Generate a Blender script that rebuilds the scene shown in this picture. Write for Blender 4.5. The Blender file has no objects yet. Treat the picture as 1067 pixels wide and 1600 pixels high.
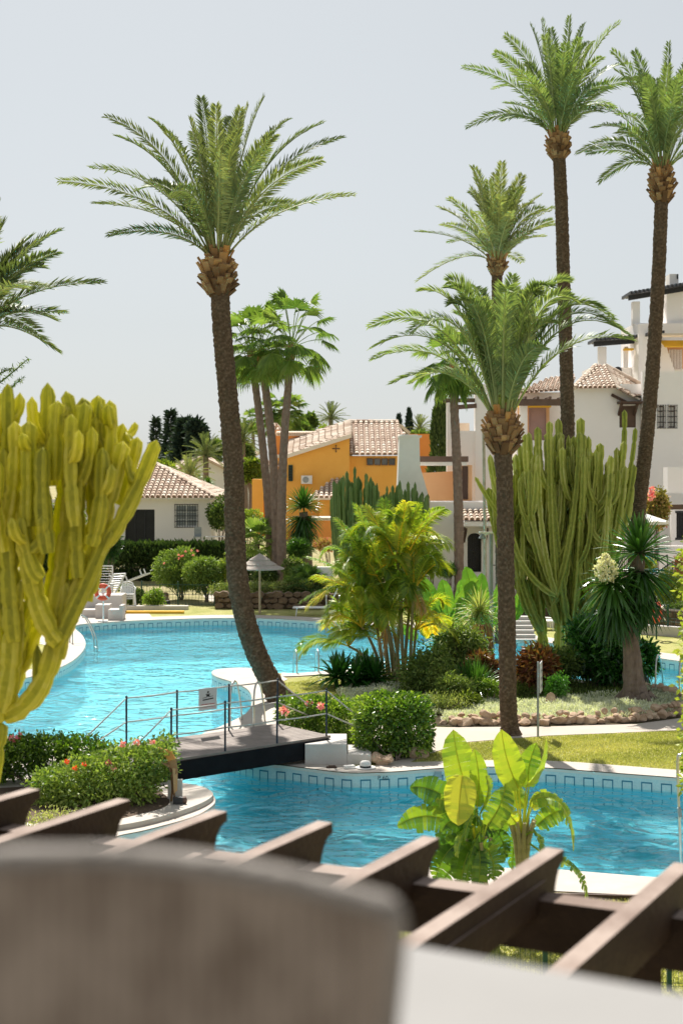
import bpy, math, random
import numpy as np
from math import radians as R, sin, cos, pi
from mathutils import Vector
from mathutils.geometry import delaunay_2d_cdt

# ------------------------------------------------------------ camera, sky, sun, exposure
S = bpy.context.scene
C = S.collection
H, F, CX, HY = 5.6, 2222.0, 533.5, 740.0      # eye height, focal length, principal column, horizon row (1067x1600 picture)
cam = bpy.data.cameras.new('camera'); co = bpy.data.objects.new('camera', cam); C.objects.link(co)
co.location = (0, 0, H); co.rotation_euler = (R(90), 0, 0)
cam.lens = 50; cam.sensor_width = 36; cam.shift_y = -60/1600; cam.clip_start = .05; cam.clip_end = 6000
cam.dof.use_dof = True; cam.dof.focus_distance = 29; cam.dof.aperture_fstop = 2.4
S.camera = co
SUN_EL, SUN_DIR = R(52), Vector((-.20, 1.0))
w = bpy.data.worlds.new('World'); S.world = w; w.use_nodes = True
nt = w.node_tree; bg = nt.nodes['Background']
sky = nt.nodes.new('ShaderNodeTexSky'); sky.sky_type = 'NISHITA'; sky.sun_disc = False
sky.sun_elevation = SUN_EL; sky.sun_rotation = math.atan2(SUN_DIR.x, SUN_DIR.y)
sky.air_density = 1.0; sky.dust_density = 1.6; sky.ozone_density = 1.0
hs = nt.nodes.new('ShaderNodeHueSaturation'); hs.inputs['Saturation'].default_value = .30
gm = nt.nodes.new('ShaderNodeGamma'); gm.inputs[1].default_value = .52
tn = nt.nodes.new('ShaderNodeMix'); tn.data_type = 'RGBA'; tn.blend_type = 'MULTIPLY'; tn.inputs[0].default_value = 1
tn.inputs[7].default_value = (1.43, 1.49, 1.515, 1)
nt.links.new(sky.outputs[0], hs.inputs['Color']); nt.links.new(hs.outputs[0], gm.inputs[0])
nt.links.new(gm.outputs[0], tn.inputs[6]); nt.links.new(tn.outputs[2], bg.inputs[0])
bg.inputs[1].default_value = .1
sl = bpy.data.lights.new('sun', 'SUN'); sl.energy = 4.4; sl.angle = R(.6); sl.color = (1, .945, .87)
so = bpy.data.objects.new('sun', sl); C.objects.link(so)
sd = Vector((SUN_DIR.x*cos(SUN_EL)/SUN_DIR.length, SUN_DIR.y*cos(SUN_EL)/SUN_DIR.length, sin(SUN_EL)))
so.rotation_euler = sd.to_track_quat('Z', 'Y').to_euler(); so.location = (0, 0, 40)
S.view_settings.view_transform = 'Standard'; S.view_settings.look = 'None'
S.view_settings.exposure = .78; S.view_settings.gamma = 1

rng = np.random.default_rng(7); random.seed(7)
U = lambda a, b: float(rng.uniform(a, b))
def P(px, py, z=0.0):                      # point on the level plane z
    Y = F*(H-z)/(py-HY); return np.array([(px-CX)*Y/F, Y, z])
def A(px, py, Y):                          # point at distance Y
    return np.array([(px-CX)*Y/F, Y, H-(py-HY)*Y/F])
def gz(y): return float(np.interp(y, [0, 66, 71, 80, 120, 250, 3000], [0, 0, .6, 1.2, 1.6, 3, 4]))

# ------------------------------------------------------------ mesh helpers
def nrm(a): a = np.asarray(a, float); return a/(np.linalg.norm(a, axis=-1, keepdims=True)+1e-9)
class MB:
    def __init__(s): s.V = []; s.F = []; s.T = []; s.n = 0
    def add(s, V, Fc, t=.5):
        V = np.asarray(V, float); Fc = np.asarray(Fc, int)
        s.V.append(V); s.F.append(Fc+s.n); s.n += len(V)
        s.T.append(np.broadcast_to(np.asarray(t, float), (len(Fc),))); return s
    def box(s, x0, x1, y0, y1, z0, z1, t=.5):
        V = [(x, y, z) for z in (z0, z1) for y in (y0, y1) for x in (x0, x1)]
        return s.add(V, [(0, 2, 3, 1), (4, 5, 7, 6), (0, 1, 5, 4), (2, 6, 7, 3), (0, 4, 6, 2), (1, 3, 7, 5)], t)
    def bar(s, a, b, wd, h, t=.5, up=(0, 0, 1)):   # box beam from a to b, wd wide, h high (centred)
        a, b = np.array(a, float), np.array(b, float); d = nrm(b-a); sd_ = nrm(np.cross(d, up)); u = nrm(np.cross(sd_, d))
        V = [p+sd_*i*wd/2+u*j*h/2 for p in (a, b) for (i, j) in ((-1, -1), (1, -1), (1, 1), (-1, 1))]
        return s.add(V, [(0, 3, 2, 1), (4, 5, 6, 7), (0, 1, 5, 4), (1, 2, 6, 5), (2, 3, 7, 6), (3, 0, 4, 7)], t)
    def prism(s, pts, y0, y1, t=.5):               # polygon in the XZ plane extruded along Y
        n = len(pts); V = [(x, y0, z) for x, z in pts]+[(x, y1, z) for x, z in pts]
        s.add(V, [[i, (i+1) % n, n+(i+1) % n, n+i] for i in range(n)], t)
        s.add(V, [list(range(n-1, -1, -1)), [n+i for i in range(n)]], t); return s
    def slab(s, pts, z0, z1, t=.5):                # polygon in plan extruded upwards
        n = len(pts); V = [(p[0], p[1], z0) for p in pts]+[(p[0], p[1], z1) for p in pts]
        s.add(V, [[i, (i+1) % n, n+(i+1) % n, n+i] for i in range(n)], t)
        s.add(V, [list(range(n-1, -1, -1)), [n+i for i in range(n)]], t); return s
    def tube(s, path, rad, n=8, cap=True, prof=None, t=.5, tw=0):
        p = np.asarray(path, float); m = len(p); rad = np.broadcast_to(np.asarray(rad, float), (m,)) if np.ndim(rad) < 2 else rad
        d = nrm(np.gradient(p, axis=0)); ref = np.array([1, .13, .07]) if abs(d[0][0]) < .9 else np.array([0, 1, .1])
        a = nrm(np.cross(d, ref)); b = nrm(np.cross(d, a)); th = np.arange(n)*2*pi/n+tw
        pr = np.ones(n) if prof is None else np.asarray(prof)
        rr = rad[:, None]*pr[None, :] if np.ndim(rad) < 2 else rad*pr
        V = p[:, None, :]+rr[..., None]*(a[:, None, :]*np.cos(th)[None, :, None]+b[:, None, :]*np.sin(th)[None, :, None])
        i = np.arange(m-1)[:, None]*n; j = np.arange(n)[None, :]; k = (j+1) % n
        s.add(V.reshape(-1, 3), np.stack([i+j, i+k, i+n+k, i+n+j], -1).reshape(-1, 4), t)
        if cap: s.add(V[0], [list(range(n))[::-1]], t if np.ndim(t) == 0 else .5); s.add(V[-1], [list(range(n))], t if np.ndim(t) == 0 else .5)
        return s
    def lathe(s, prof, n=24, c=(0, 0, 0), t=.5):
        th = np.arange(n)*2*pi/n; V = np.array([[c[0]+r*cos(a), c[1]+r*sin(a), c[2]+z] for r, z in prof for a in th]); m = len(prof)
        i = np.arange(m-1)[:, None]*n; j = np.arange(n)[None, :]; k = (j+1) % n
        return s.add(V, np.stack([i+j, i+k, i+n+k, i+n+j], -1).reshape(-1, 4), t)
    def kites(s, b, d, L, W, t=.5, up=None, fold=0., droop=0.):   # many leaves: base, direction, length, width
        n = len(b); d = nrm(d); L = np.broadcast_to(L, (n,))[:, None]; W = np.broadcast_to(W, (n,))[:, None]
        up = nrm(rng.normal(size=(n, 3))) if up is None else np.broadcast_to(up, (n, 3))
        sd_ = nrm(np.cross(d, up)); nn = np.cross(sd_, d); mid = b+d*L*.45+nn*W*fold
        tip = b+d*L-np.array([0, 0, 1.])*L*droop
        V = np.stack([b, mid-sd_*W/2, tip, mid+sd_*W/2], 1).reshape(-1, 3)
        return s.add(V, np.arange(4*n).reshape(-1, 4), t)
    def build(s, name, m, parent=None, smooth=False, loc=None):
        me = bpy.data.meshes.new(name)
        V = np.concatenate(s.V).astype(np.float32)
        if loc is not None: V = V-np.array(loc, np.float32)
        lv = np.concatenate([f.ravel() for f in s.F]).astype(np.int32)
        tot = np.concatenate([np.full(len(f), f.shape[1]) for f in s.F]).astype(np.int32)
        me.vertices.add(len(V)); me.vertices.foreach_set('co', V.ravel())
        me.loops.add(len(lv)); me.loops.foreach_set('vertex_index', lv)
        me.polygons.add(len(tot)); me.polygons.foreach_set('loop_start', np.concatenate([[0], np.cumsum(tot)[:-1]]).astype(np.int32))
        at = me.attributes.new('tint', 'FLOAT', 'FACE'); at.data.foreach_set('value', np.concatenate(s.T).astype(np.float32))
        me.update(calc_edges=True); me.validate()
        me.polygons.foreach_set('use_smooth', np.full(len(me.polygons), bool(smooth)))
        me.materials.append(m); o = bpy.data.objects.new(name, me); C.objects.link(o)
        if loc is not None: o.location = loc
        if parent is not None: o.parent = parent
        return o
def tag(o, label=None, cat=None, group=None, kind=None):
    for k, v in (('label', label), ('category', cat), ('group', group), ('kind', kind)):
        if v: o[k] = v
    return o
def thing(name, label, cat, group=None, loc=(0, 0, 0), rz=0):
    o = bpy.data.objects.new(name, None); C.objects.link(o); o.location = loc; o.rotation_euler = (0, 0, rz); o.empty_display_size = .2
    return tag(o, label, cat, group)
def part(mb, name, m, par, smooth=False):          # mesh given in world coordinates under an unrotated Empty
    o = mb.build(name, m, None, smooth, loc=tuple(par.location)); o.location = (0, 0, 0); o.parent = par; return o
def sub(mb, name, m, par, root, smooth=False):
    o = mb.build(name, m, None, smooth, loc=tuple(root.location)); o.location = (0, 0, 0); o.parent = par; return o
def copy_tree(o, parent=None):
    c = o.copy(); C.objects.link(c)
    if parent is not None: c.parent = parent
    for ch in o.children: copy_tree(ch, c)
    return c
def bez(a, b, c, n=12):
    t = np.linspace(0, 1, n)[:, None]; a, b, c = map(np.asarray, (a, b, c))
    return (1-t)**2*a+2*t*(1-t)*b+t*t*c
def crom(pts, k=6, closed=False):
    p = np.asarray(pts, float); n = len(p); out = []
    for i in range(n if closed else n-1):
        q = [p[(i+j) % n] if closed else p[min(max(i+j, 0), n-1)] for j in (-1, 0, 1, 2)]
        for s_ in range(k):
            t = s_/k; out.append(.5*((2*q[1])+(-q[0]+q[2])*t+(2*q[0]-5*q[1]+4*q[2]-q[3])*t*t+(-q[0]+3*q[1]-3*q[2]+q[3])*t**3))
    if not closed: out.append(p[-1])
    return np.array(out)

# ------------------------------------------------------------ materials
def mk(name):
    m = bpy.data.materials.new(name); m.use_nodes = True; return m, m.node_tree.nodes, m.node_tree.links, m.node_tree.nodes['Principled BSDF']
def setcr(cr, cols):
    e = cr.color_ramp.elements
    for i, (p, c) in enumerate(cols):
        if i < 2: e[i].position = p; el = e[i]
        else: el = e.new(p)
        el.color = (*c, 1)
def pm(name, c1, c2=None, sc=4., rough=.7, bump=0., bsc=None, metal=0., spec=.4, c3=None, stretch=None, lo=.35, hi=.65):
    m, N, L, b = mk(name); b.inputs['Roughness'].default_value = rough; b.inputs['Metallic'].default_value = metal
    b.inputs['Specular IOR Level'].default_value = spec; b.inputs['Base Color'].default_value = (*c1, 1)
    tc = N.new('ShaderNodeTexCoord'); src = tc.outputs['Object']
    if stretch:
        mp = N.new('ShaderNodeMapping'); mp.inputs['Scale'].default_value = stretch; L.new(src, mp.inputs[0]); src = mp.outputs[0]
    if c2:
        nz = N.new('ShaderNodeTexNoise'); nz.inputs['Scale'].default_value = sc; nz.inputs['Detail'].default_value = 6; nz.inputs['Roughness'].default_value = .65; L.new(src, nz.inputs[0])
        cr = N.new('ShaderNodeValToRGB'); setcr(cr, [(lo, c1), (hi, c2)]+([(min(hi+.15, 1), c3)] if c3 else [])); L.new(nz.outputs[0], cr.inputs[0]); L.new(cr.outputs[0], b.inputs['Base Color'])
    if bump:
        n2 = N.new('ShaderNodeTexNoise'); n2.inputs['Scale'].default_value = bsc or sc*4; n2.inputs['Detail'].default_value = 5; L.new(src, n2.inputs[0])
        bp = N.new('ShaderNodeBump'); bp.inputs['Strength'].default_value = bump; bp.inputs['Distance'].default_value = .03; L.new(n2.outputs[0], bp.inputs['Height']); L.new(bp.outputs[0], b.inputs['Normal'])
    return m
def tm(name, cols, rough=.6, trans=0., bump=0., spec=.35, bsc=30, mul=.25, nsc=3.):  # colour from the per-face tint (plus soft noise)
    m, N, L, b = mk(name); b.inputs['Roughness'].default_value = rough; b.inputs['Specular IOR Level'].default_value = spec
    at = N.new('ShaderNodeAttribute'); at.attribute_name = 'tint'; tc = N.new('ShaderNodeTexCoord')
    nz = N.new('ShaderNodeTexNoise'); nz.inputs['Scale'].default_value = nsc; nz.inputs['Detail'].default_value = 3; L.new(tc.outputs['Object'], nz.inputs[0])
    ma = N.new('ShaderNodeMath'); ma.operation = 'MULTIPLY_ADD'; ma.inputs[1].default_value = mul*2; ma.inputs[2].default_value = -mul; L.new(nz.outputs[0], ma.inputs[0])
    ad = N.new('ShaderNodeMath'); ad.operation = 'ADD'; L.new(at.outputs['Fac'], ad.inputs[0]); L.new(ma.outputs[0], ad.inputs[1])
    cr = N.new('ShaderNodeValToRGB'); k = len(cols); setcr(cr, [(i/(k-1), c) for i, c in enumerate(cols)]); L.new(ad.outputs[0], cr.inputs[0]); L.new(cr.outputs[0], b.inputs['Base Color'])
    if bump:
        n2 = N.new('ShaderNodeTexNoise'); n2.inputs['Scale'].default_value = bsc; n2.inputs['Detail'].default_value = 5; L.new(tc.outputs['Object'], n2.inputs[0])
        bp = N.new('ShaderNodeBump'); bp.inputs['Strength'].default_value = bump; bp.inputs['Distance'].default_value = .02; L.new(n2.outputs[0], bp.inputs['Height']); L.new(bp.outputs[0], b.inputs['Normal'])
    if trans:
        tr = N.new('ShaderNodeBsdfTranslucent'); mx = N.new('ShaderNodeMixShader'); mx.inputs[0].default_value = trans
        g = N.new('ShaderNodeMix'); g.data_type = 'RGBA'; g.blend_type = 'MULTIPLY'; g.inputs[0].default_value = 1; g.inputs[7].default_value = (1.5, 1.6, .6, 1)
        L.new(cr.outputs[0], g.inputs[6]); L.new(g.outputs[2], tr.inputs[0])
        L.new(b.outputs[0], mx.inputs[1]); L.new(tr.outputs[0], mx.inputs[2]); L.new(mx.outputs[0], N['Material Output'].inputs[0])
    return m
M = {}
M['white'] = pm('white_render', (.60, .57, .535), (.54, .51, .475), 1.5, .85, .15, 25)
M['white2'] = pm('white_plaster_wall', (.90, .86, .835), (.86, .82, .79), .35, .9)
M['chim'] = pm('grey_white_plaster', (.84, .83, .81), (.78, .77, .75), 1.2, .9)
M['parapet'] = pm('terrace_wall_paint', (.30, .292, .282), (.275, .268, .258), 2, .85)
M['plastic'] = pm('white_plastic', (.80, .80, .79), (.74, .74, .73), 3, .4)
M['pav'] = pm('pale_paving', (.52, .455, .39), (.46, .40, .335), 1.3, .8, .25, 40, c3=(.42, .36, .295), lo=.3, hi=.6)
M['cope'] = pm('pale_coping', (.53, .475, .415), (.48, .425, .365), 2.2, .75, .2, 40, c3=(.45, .395, .33), lo=.35, hi=.62)
M['yellow'] = pm('ochre_render', (.88, .48, .11), (.82, .42, .085), .5, .9, .15, 10)
M['orange'] = pm('orange_render', (.80, .33, .09), (.72, .28, .07), .5, .9, .15, 10)
M['peach'] = pm('peach_render', (.80, .48, .26), (.74, .42, .22), .5, .9)
M['tile'] = tm('clay_roof_tiles', [(.32, .21, .15), (.58, .44, .33), (.72, .61, .49), (.80, .73, .62)], .85, 0, .4, bsc=8, nsc=1.2)
def beam_mat():      # dark brown on the sides, paler tan on upward faces
    m = pm('pale_topped_brown_timber', (.026, .014, .009), (.045, .026, .018), 2.5, .65, .3, 40, c3=(.07, .043, .031), lo=.35, hi=.62, spec=.2)
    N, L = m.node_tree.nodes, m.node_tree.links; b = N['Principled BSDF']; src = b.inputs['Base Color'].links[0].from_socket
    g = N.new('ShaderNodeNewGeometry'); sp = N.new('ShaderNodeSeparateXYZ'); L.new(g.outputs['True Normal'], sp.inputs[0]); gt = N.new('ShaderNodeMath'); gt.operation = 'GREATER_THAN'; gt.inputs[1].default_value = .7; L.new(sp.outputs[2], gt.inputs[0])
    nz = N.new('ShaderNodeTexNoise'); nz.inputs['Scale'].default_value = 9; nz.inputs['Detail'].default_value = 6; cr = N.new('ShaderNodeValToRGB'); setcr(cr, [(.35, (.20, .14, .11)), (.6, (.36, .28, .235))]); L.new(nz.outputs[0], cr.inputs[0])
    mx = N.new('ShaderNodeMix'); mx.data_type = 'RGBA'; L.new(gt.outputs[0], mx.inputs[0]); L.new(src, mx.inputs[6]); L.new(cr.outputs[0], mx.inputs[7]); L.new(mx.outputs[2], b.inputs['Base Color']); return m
M['wood'] = pm('dark_brown_stained_wood', (.058, .030, .019), (.095, .052, .034), 3, .6, .35, 60, stretch=(6, 6, .6))
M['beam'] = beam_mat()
M['brown'] = pm('brown_shutter', (.16, .10, .075), (.12, .075, .055), 2, .7)
M['mauve'] = pm('mauve_shutter', (.40, .25, .22), (.34, .21, .19), 1.4, .7)
M['dark'] = pm('dark_opening', (.012, .012, .013), (.02, .02, .022), 2, .4)
M['glass'] = pm('window_glass', (.05, .06, .065), (.12, .13, .135), .7, .12, spec=.6)
M['iron'] = pm('black_iron', (.02, .022, .025), (.035, .035, .04), 9, .5)
M['bluepost'] = pm('dark_navy_post', (.014, .025, .045), (.03, .04, .06), 9, .45)
M['green'] = pm('green_fence_paint', (.012, .055, .040), (.02, .08, .055), 9, .45)
M['steel'] = pm('stainless_steel', (.62, .62, .60), (.50, .50, .48), 8, .28, metal=.9)
M['galv'] = pm('galvanised_pole', (.34, .37, .38), (.26, .29, .30), 4, .5, metal=.3)
M['rope'] = pm('pale_rope_rail', (.58, .55, .50), (.44, .41, .37), 14, .7)
M['deck'] = pm('grey_brown_decking', (.20, .165, .145), (.29, .245, .215), 3, .7, .4, 60, c3=(.36, .31, .27))
M['blackbeam'] = pm('black_painted_beam', (.006, .006, .008), (.012, .012, .014), 3, .75, spec=.15)
M['stone'] = pm('tan_field_stone', (.38, .25, .16), (.58, .44, .31), 2.4, .9, .7, 14, c3=(.72, .62, .50))
M['stoned'] = pm('brown_wall_stone', (.13, .085, .055), (.24, .165, .11), 3.5, .9, .8, 14, c3=(.34, .26, .19))
M['soil'] = pm('dark_soil', (.075, .048, .030), (.12, .08, .05), 4, .95, .6, 20)
M['red'] = pm('orange_red_lifebuoy', (.80, .10, .04), (.72, .09, .04), 5, .45)
M['signw'] = pm('sign_white', (.62, .63, .63), (.56, .57, .57), 5, .5)
M['signk'] = pm('sign_black', (.02, .02, .02), None, rough=.5)
M['signr'] = pm('sign_red', (.62, .10, .07), None, rough=.5)
M['canvas'] = pm('white_canvas', (.80, .78, .74), (.74, .72, .68), 3, .8)
M['ropeb'] = pm('bamboo_pole', (.50, .40, .28), (.38, .29, .19), 6, .7)
M['awn'] = pm('yellow_awning', (.85, .50, .05), (.80, .45, .04), 3, .8)
M['dryl'] = tm('dry_frond_husk', [(.13, .07, .035), (.30, .17, .08), (.48, .31, .16), (.62, .30, .08)], .8, .15, .3)
M['trk'] = tm('date_palm_bark', [(.040, .027, .018), (.115, .080, .053), (.25, .18, .125)], .95, 0, .9, .15, bsc=30, nsc=13, mul=.5)
M['trkw'] = tm('fan_palm_bark', [(.14, .10, .08), (.22, .16, .13), (.31, .235, .20)], .95, 0, .6, .15, bsc=14, nsc=9, mul=.3)
M['bark'] = pm('grey_brown_bark', (.15, .11, .085), (.26, .20, .16), 4, .95, .8, 18, stretch=(2, 2, .5))
M['cane'] = pm('palm_cane', (.30, .27, .13), (.42, .36, .19), 3, .6, .2, 20, stretch=(1, 1, 6))
M['date'] = tm('date_palm_leaf', [(.055, .085, .04), (.125, .165, .07), (.235, .27, .12), (.40, .41, .19)], .5, .28, spec=.4)
M['dateg'] = tm('fresh_date_palm_leaf', [(.06, .105, .045), (.145, .205, .085), (.26, .33, .14), (.42, .45, .21)], .5, .32, spec=.4)
M['fan'] = tm('fan_palm_leaf', [(.045, .10, .03), (.11, .19, .05), (.22, .31, .085), (.38, .42, .18)], .42, .38, spec=.5)
M['areca'] = tm('areca_palm_leaf', [(.08, .15, .025), (.22, .32, .04), (.48, .50, .06), (.78, .56, .07)], .42, .46, spec=.5)
M['eup'] = tm('euphorbia_skin', [(.15, .19, .035), (.31, .35, .06), (.48, .50, .11), (.66, .65, .28)], .55, .22, .25, bsc=14, nsc=1.6)
M['eupd'] = tm('dark_euphorbia_skin', [(.07, .13, .04), (.14, .22, .06), (.24, .32, .10)], .55, .1, .2, nsc=1.4)
M['eupy'] = tm('yellow_green_euphorbia_skin', [(.26, .27, .03), (.46, .44, .045), (.66, .60, .07), (.78, .70, .18)], .5, .36, .25, bsc=22, nsc=4, mul=.22)
M['box'] = tm('box_leaf', [(.035, .085, .012), (.10, .19, .02), (.24, .36, .045), (.40, .50, .09)], .38, .32, spec=.5)
M['hedge'] = tm('thuja_leaf', [(.022, .05, .014), (.05, .09, .022), (.12, .17, .045)], .7, .2)
M['oak'] = tm('mid_green_leaf', [(.05, .09, .022), (.13, .20, .045), (.30, .36, .10)], .6, .28)
M['lime'] = tm('yellow_green_leaf', [(.12, .18, .03), (.26, .33, .05), (.42, .44, .09)], .55, .35)
M['conif'] = tm('conifer_needles', [(.014, .034, .024), (.035, .065, .042), (.075, .115, .065)], .8, .1)
M['ole'] = tm('oleander_leaf', [(.07, .13, .03), (.19, .28, .06), (.38, .46, .12)], .5, .3)
M['dk'] = tm('glossy_dark_leaf', [(.015, .065, .012), (.04, .15, .022), (.12, .32, .04)], .3, .25, spec=.6)
M['ban'] = tm('banana_leaf', [(.035, .10, .02), (.13, .25, .03), (.38, .47, .05), (.62, .58, .07)], .4, .34, spec=.5, nsc=2.5, mul=.35)
M['strel'] = tm('paddle_leaf', [(.04, .11, .02), (.11, .23, .035), (.24, .37, .06), (.40, .48, .10)], .35, .35, spec=.5, nsc=1.5)
M['crot'] = tm('croton_leaf', [(.07, .022, .014), (.18, .06, .025), (.30, .15, .05), (.12, .14, .03)], .4, .2)
M['yuc'] = tm('yucca_leaf', [(.020, .07, .012), (.055, .15, .022), (.14, .28, .045)], .32, .22, spec=.7)
M['spik'] = tm('variegated_spiky_leaf', [(.12, .17, .05), (.34, .38, .13), (.62, .60, .30)], .45, .3)
M['silv'] = tm('silver_foliage', [(.36, .39, .31), (.60, .62, .50), (.80, .80, .70)], .8, .2)
M['pet'] = tm('pink_petals', [(.70, .16, .26), (.85, .34, .42), (.90, .55, .58)], .6, .3)
M['petr'] = tm('orange_petals', [(.80, .10, .03), (.90, .20, .05)], .6, .3)
M['cream'] = tm('cream_blossom', [(.62, .58, .42), (.80, .76, .60), (.88, .85, .74)], .6, .25)
M['boug'] = tm('bougainvillea_leaf', [(.10, .10, .03), (.26, .24, .06), (.50, .36, .14), (.62, .20, .24)], .6, .3)
M['grassb'] = tm('lawn_blade', [(.24, .26, .07), (.42, .42, .14), (.60, .54, .26)], .7, .3)
M['straw'] = pm('weathered_straw', (.50, .44, .38), (.36, .31, .26), 8, .85, .5, 50, stretch=(1, 1, 8))
# ------------------------------------------------------------ ground, pool, paving
def px2(L): return [tuple(P(a, b)[:2]) for a, b in L]
seg = [  # pool outline, traced at coping level
 (118,978),(160,973),(230,969),(330,966),(400,966),(480,970),(560,975),(640,980),(720,985),(800,996),(870,1006),(940,1016),(1010,1026),(1067,1034),(1130,1043),
 (1230,1060),(1260,1078),(1200,1092),(1130,1091),(1067,1086),(1010,1079),(960,1071),(880,1060),(800,1053),(720,1049),(640,1046),(560,1046),(500,1050),(450,1053),(409,1046),(372,1044),
 (338,1047),(331,1052),(338,1058),(356,1064),(373,1070),(389,1080),(394,1095),(388,1112),(370,1124),(340,1138),(316,1148),(318,1160),(345,1178),(378,1188),(412,1194),
 (440,1196),(480,1201),(540,1208),(580,1208),(624,1206),(690,1201),(760,1199),(840,1200),(900,1204),(978,1210),(1067,1217),(1150,1226),(1260,1250),(1330,1290),(1340,1345),(1260,1385),
 (1160,1382),(1067,1374),(1004,1370),(930,1364),(846,1358),(700,1356),(540,1356),(468,1350),(400,1343),(340,1336),(280,1334),(220,1334),(180,1330),(168,1318),(185,1307),(228,1298),(300,1278),
 (330,1262),(337,1251),(331,1241),(318,1235),(299,1229),(278,1222),(262,1205),(230,1186),(170,1172),(90,1160),(20,1152),(-60,1146),(-130,1130),(-170,1105),(-120,1084),(-40,1072),(40,1060),(88,1046),(118,1030),(134,1010),(130,994)]
pool = crom([(*p,) for p in px2(seg)], 4, True)
def inside(poly, x, y):
    p = np.asarray(poly); x1, y1 = p[:, 0], p[:, 1]; x2, y2 = np.roll(x1, -1), np.roll(y1, -1)
    c = ((y1 > y) != (y2 > y)); xi = (x2-x1)*(y-y1)/(y2-y1+1e-12)+x1
    return int(np.sum(c & (x < xi))) % 2 == 1
def sheet(name, outer, m, z=0., minus=(pool,), height=None, extra=()):
    vs, es = [], []
    for poly in (outer,)+tuple(minus)+tuple(extra):
        k = len(vs); n = len(poly); vs += [Vector((p[0], p[1])) for p in poly]
        es += [(k+i, k+(i+1) % n) for i in range(n)]
    v, e, f, *_ = delaunay_2d_cdt(vs, es, [], 0, 1e-5)
    keep = []
    for t in f:
        cx = sum(v[i].x for i in t)/3; cy = sum(v[i].y for i in t)/3
        if inside(outer, cx, cy) and not any(inside(q, cx, cy) for q in minus): keep.append(tuple(t))
    mb = MB(); V = [(p.x, p.y, z+(height(p.y) if height else 0)) for p in v]; mb.add(V, keep)
    o = mb.build(name, m); tag(o, kind='structure'); return o
def gmat(name, cols, sc, bump=.5):
    m, N, L, b = mk(name); b.inputs['Roughness'].default_value = .95; b.inputs['Specular IOR Level'].default_value = .1
    tc = N.new('ShaderNodeTexCoord'); n1 = N.new('ShaderNodeTexNoise'); n1.inputs['Scale'].default_value = sc; n1.inputs['Detail'].default_value = 8; n1.inputs['Roughness'].default_value = .75
    n2 = N.new('ShaderNodeTexNoise'); n2.inputs['Scale'].default_value = 45; n2.inputs['Detail'].default_value = 3
    mx = N.new('ShaderNodeMix'); mx.inputs[0].default_value = .4
    for q in (n1, n2): L.new(tc.outputs['Object'], q.inputs[0])
    L.new(n1.outputs[0], mx.inputs[2]); L.new(n2.outputs[0], mx.inputs[3])
    cr = N.new('ShaderNodeValToRGB'); setcr(cr, cols); L.new(mx.outputs[0], cr.inputs[0]); L.new(cr.outputs[0], b.inputs['Base Color'])
    bp = N.new('ShaderNodeBump'); bp.inputs['Strength'].default_value = bump; bp.inputs['Distance'].default_value = .04; L.new(n2.outputs[0], bp.inputs['Height']); L.new(bp.outputs[0], b.inputs['Normal'])
    return m
M['lawn'] = gmat('lawn_turf', [(.38, (.20, .22, .06)), (.50, (.36, .36, .12)), (.60, (.48, .43, .20)), (.72, (.58, .47, .29))], 1.1)
M['earth'] = gmat('dry_earth_and_grass', [(.38, (.22, .21, .08)), (.5, (.36, .32, .16)), (.62, (.48, .41, .26)), (.7, (.56, .48, .34))], .8)
M['bedsoil'] = gmat('bed_soil', [(.38, (.03, .025, .015)), (.52, (.07, .055, .03)), (.62, (.14, .10, .06))], 2)
big = [(-900, -60), (900, -60), (900, 60), (900, 66), (900, 71), (900, 80), (900, 120), (900, 250), (900, 3000), (-900, 3000), (-900, 250), (-900, 120), (-900, 80), (-900, 71), (-900, 66), (-900, 60)]
cuts = [[(-900, y), (900, y)] for y in (60, 66, 71, 80, 120, 250)]
sheet('ground', big, M['earth'], -.004, (pool,), gz, cuts)
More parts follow.
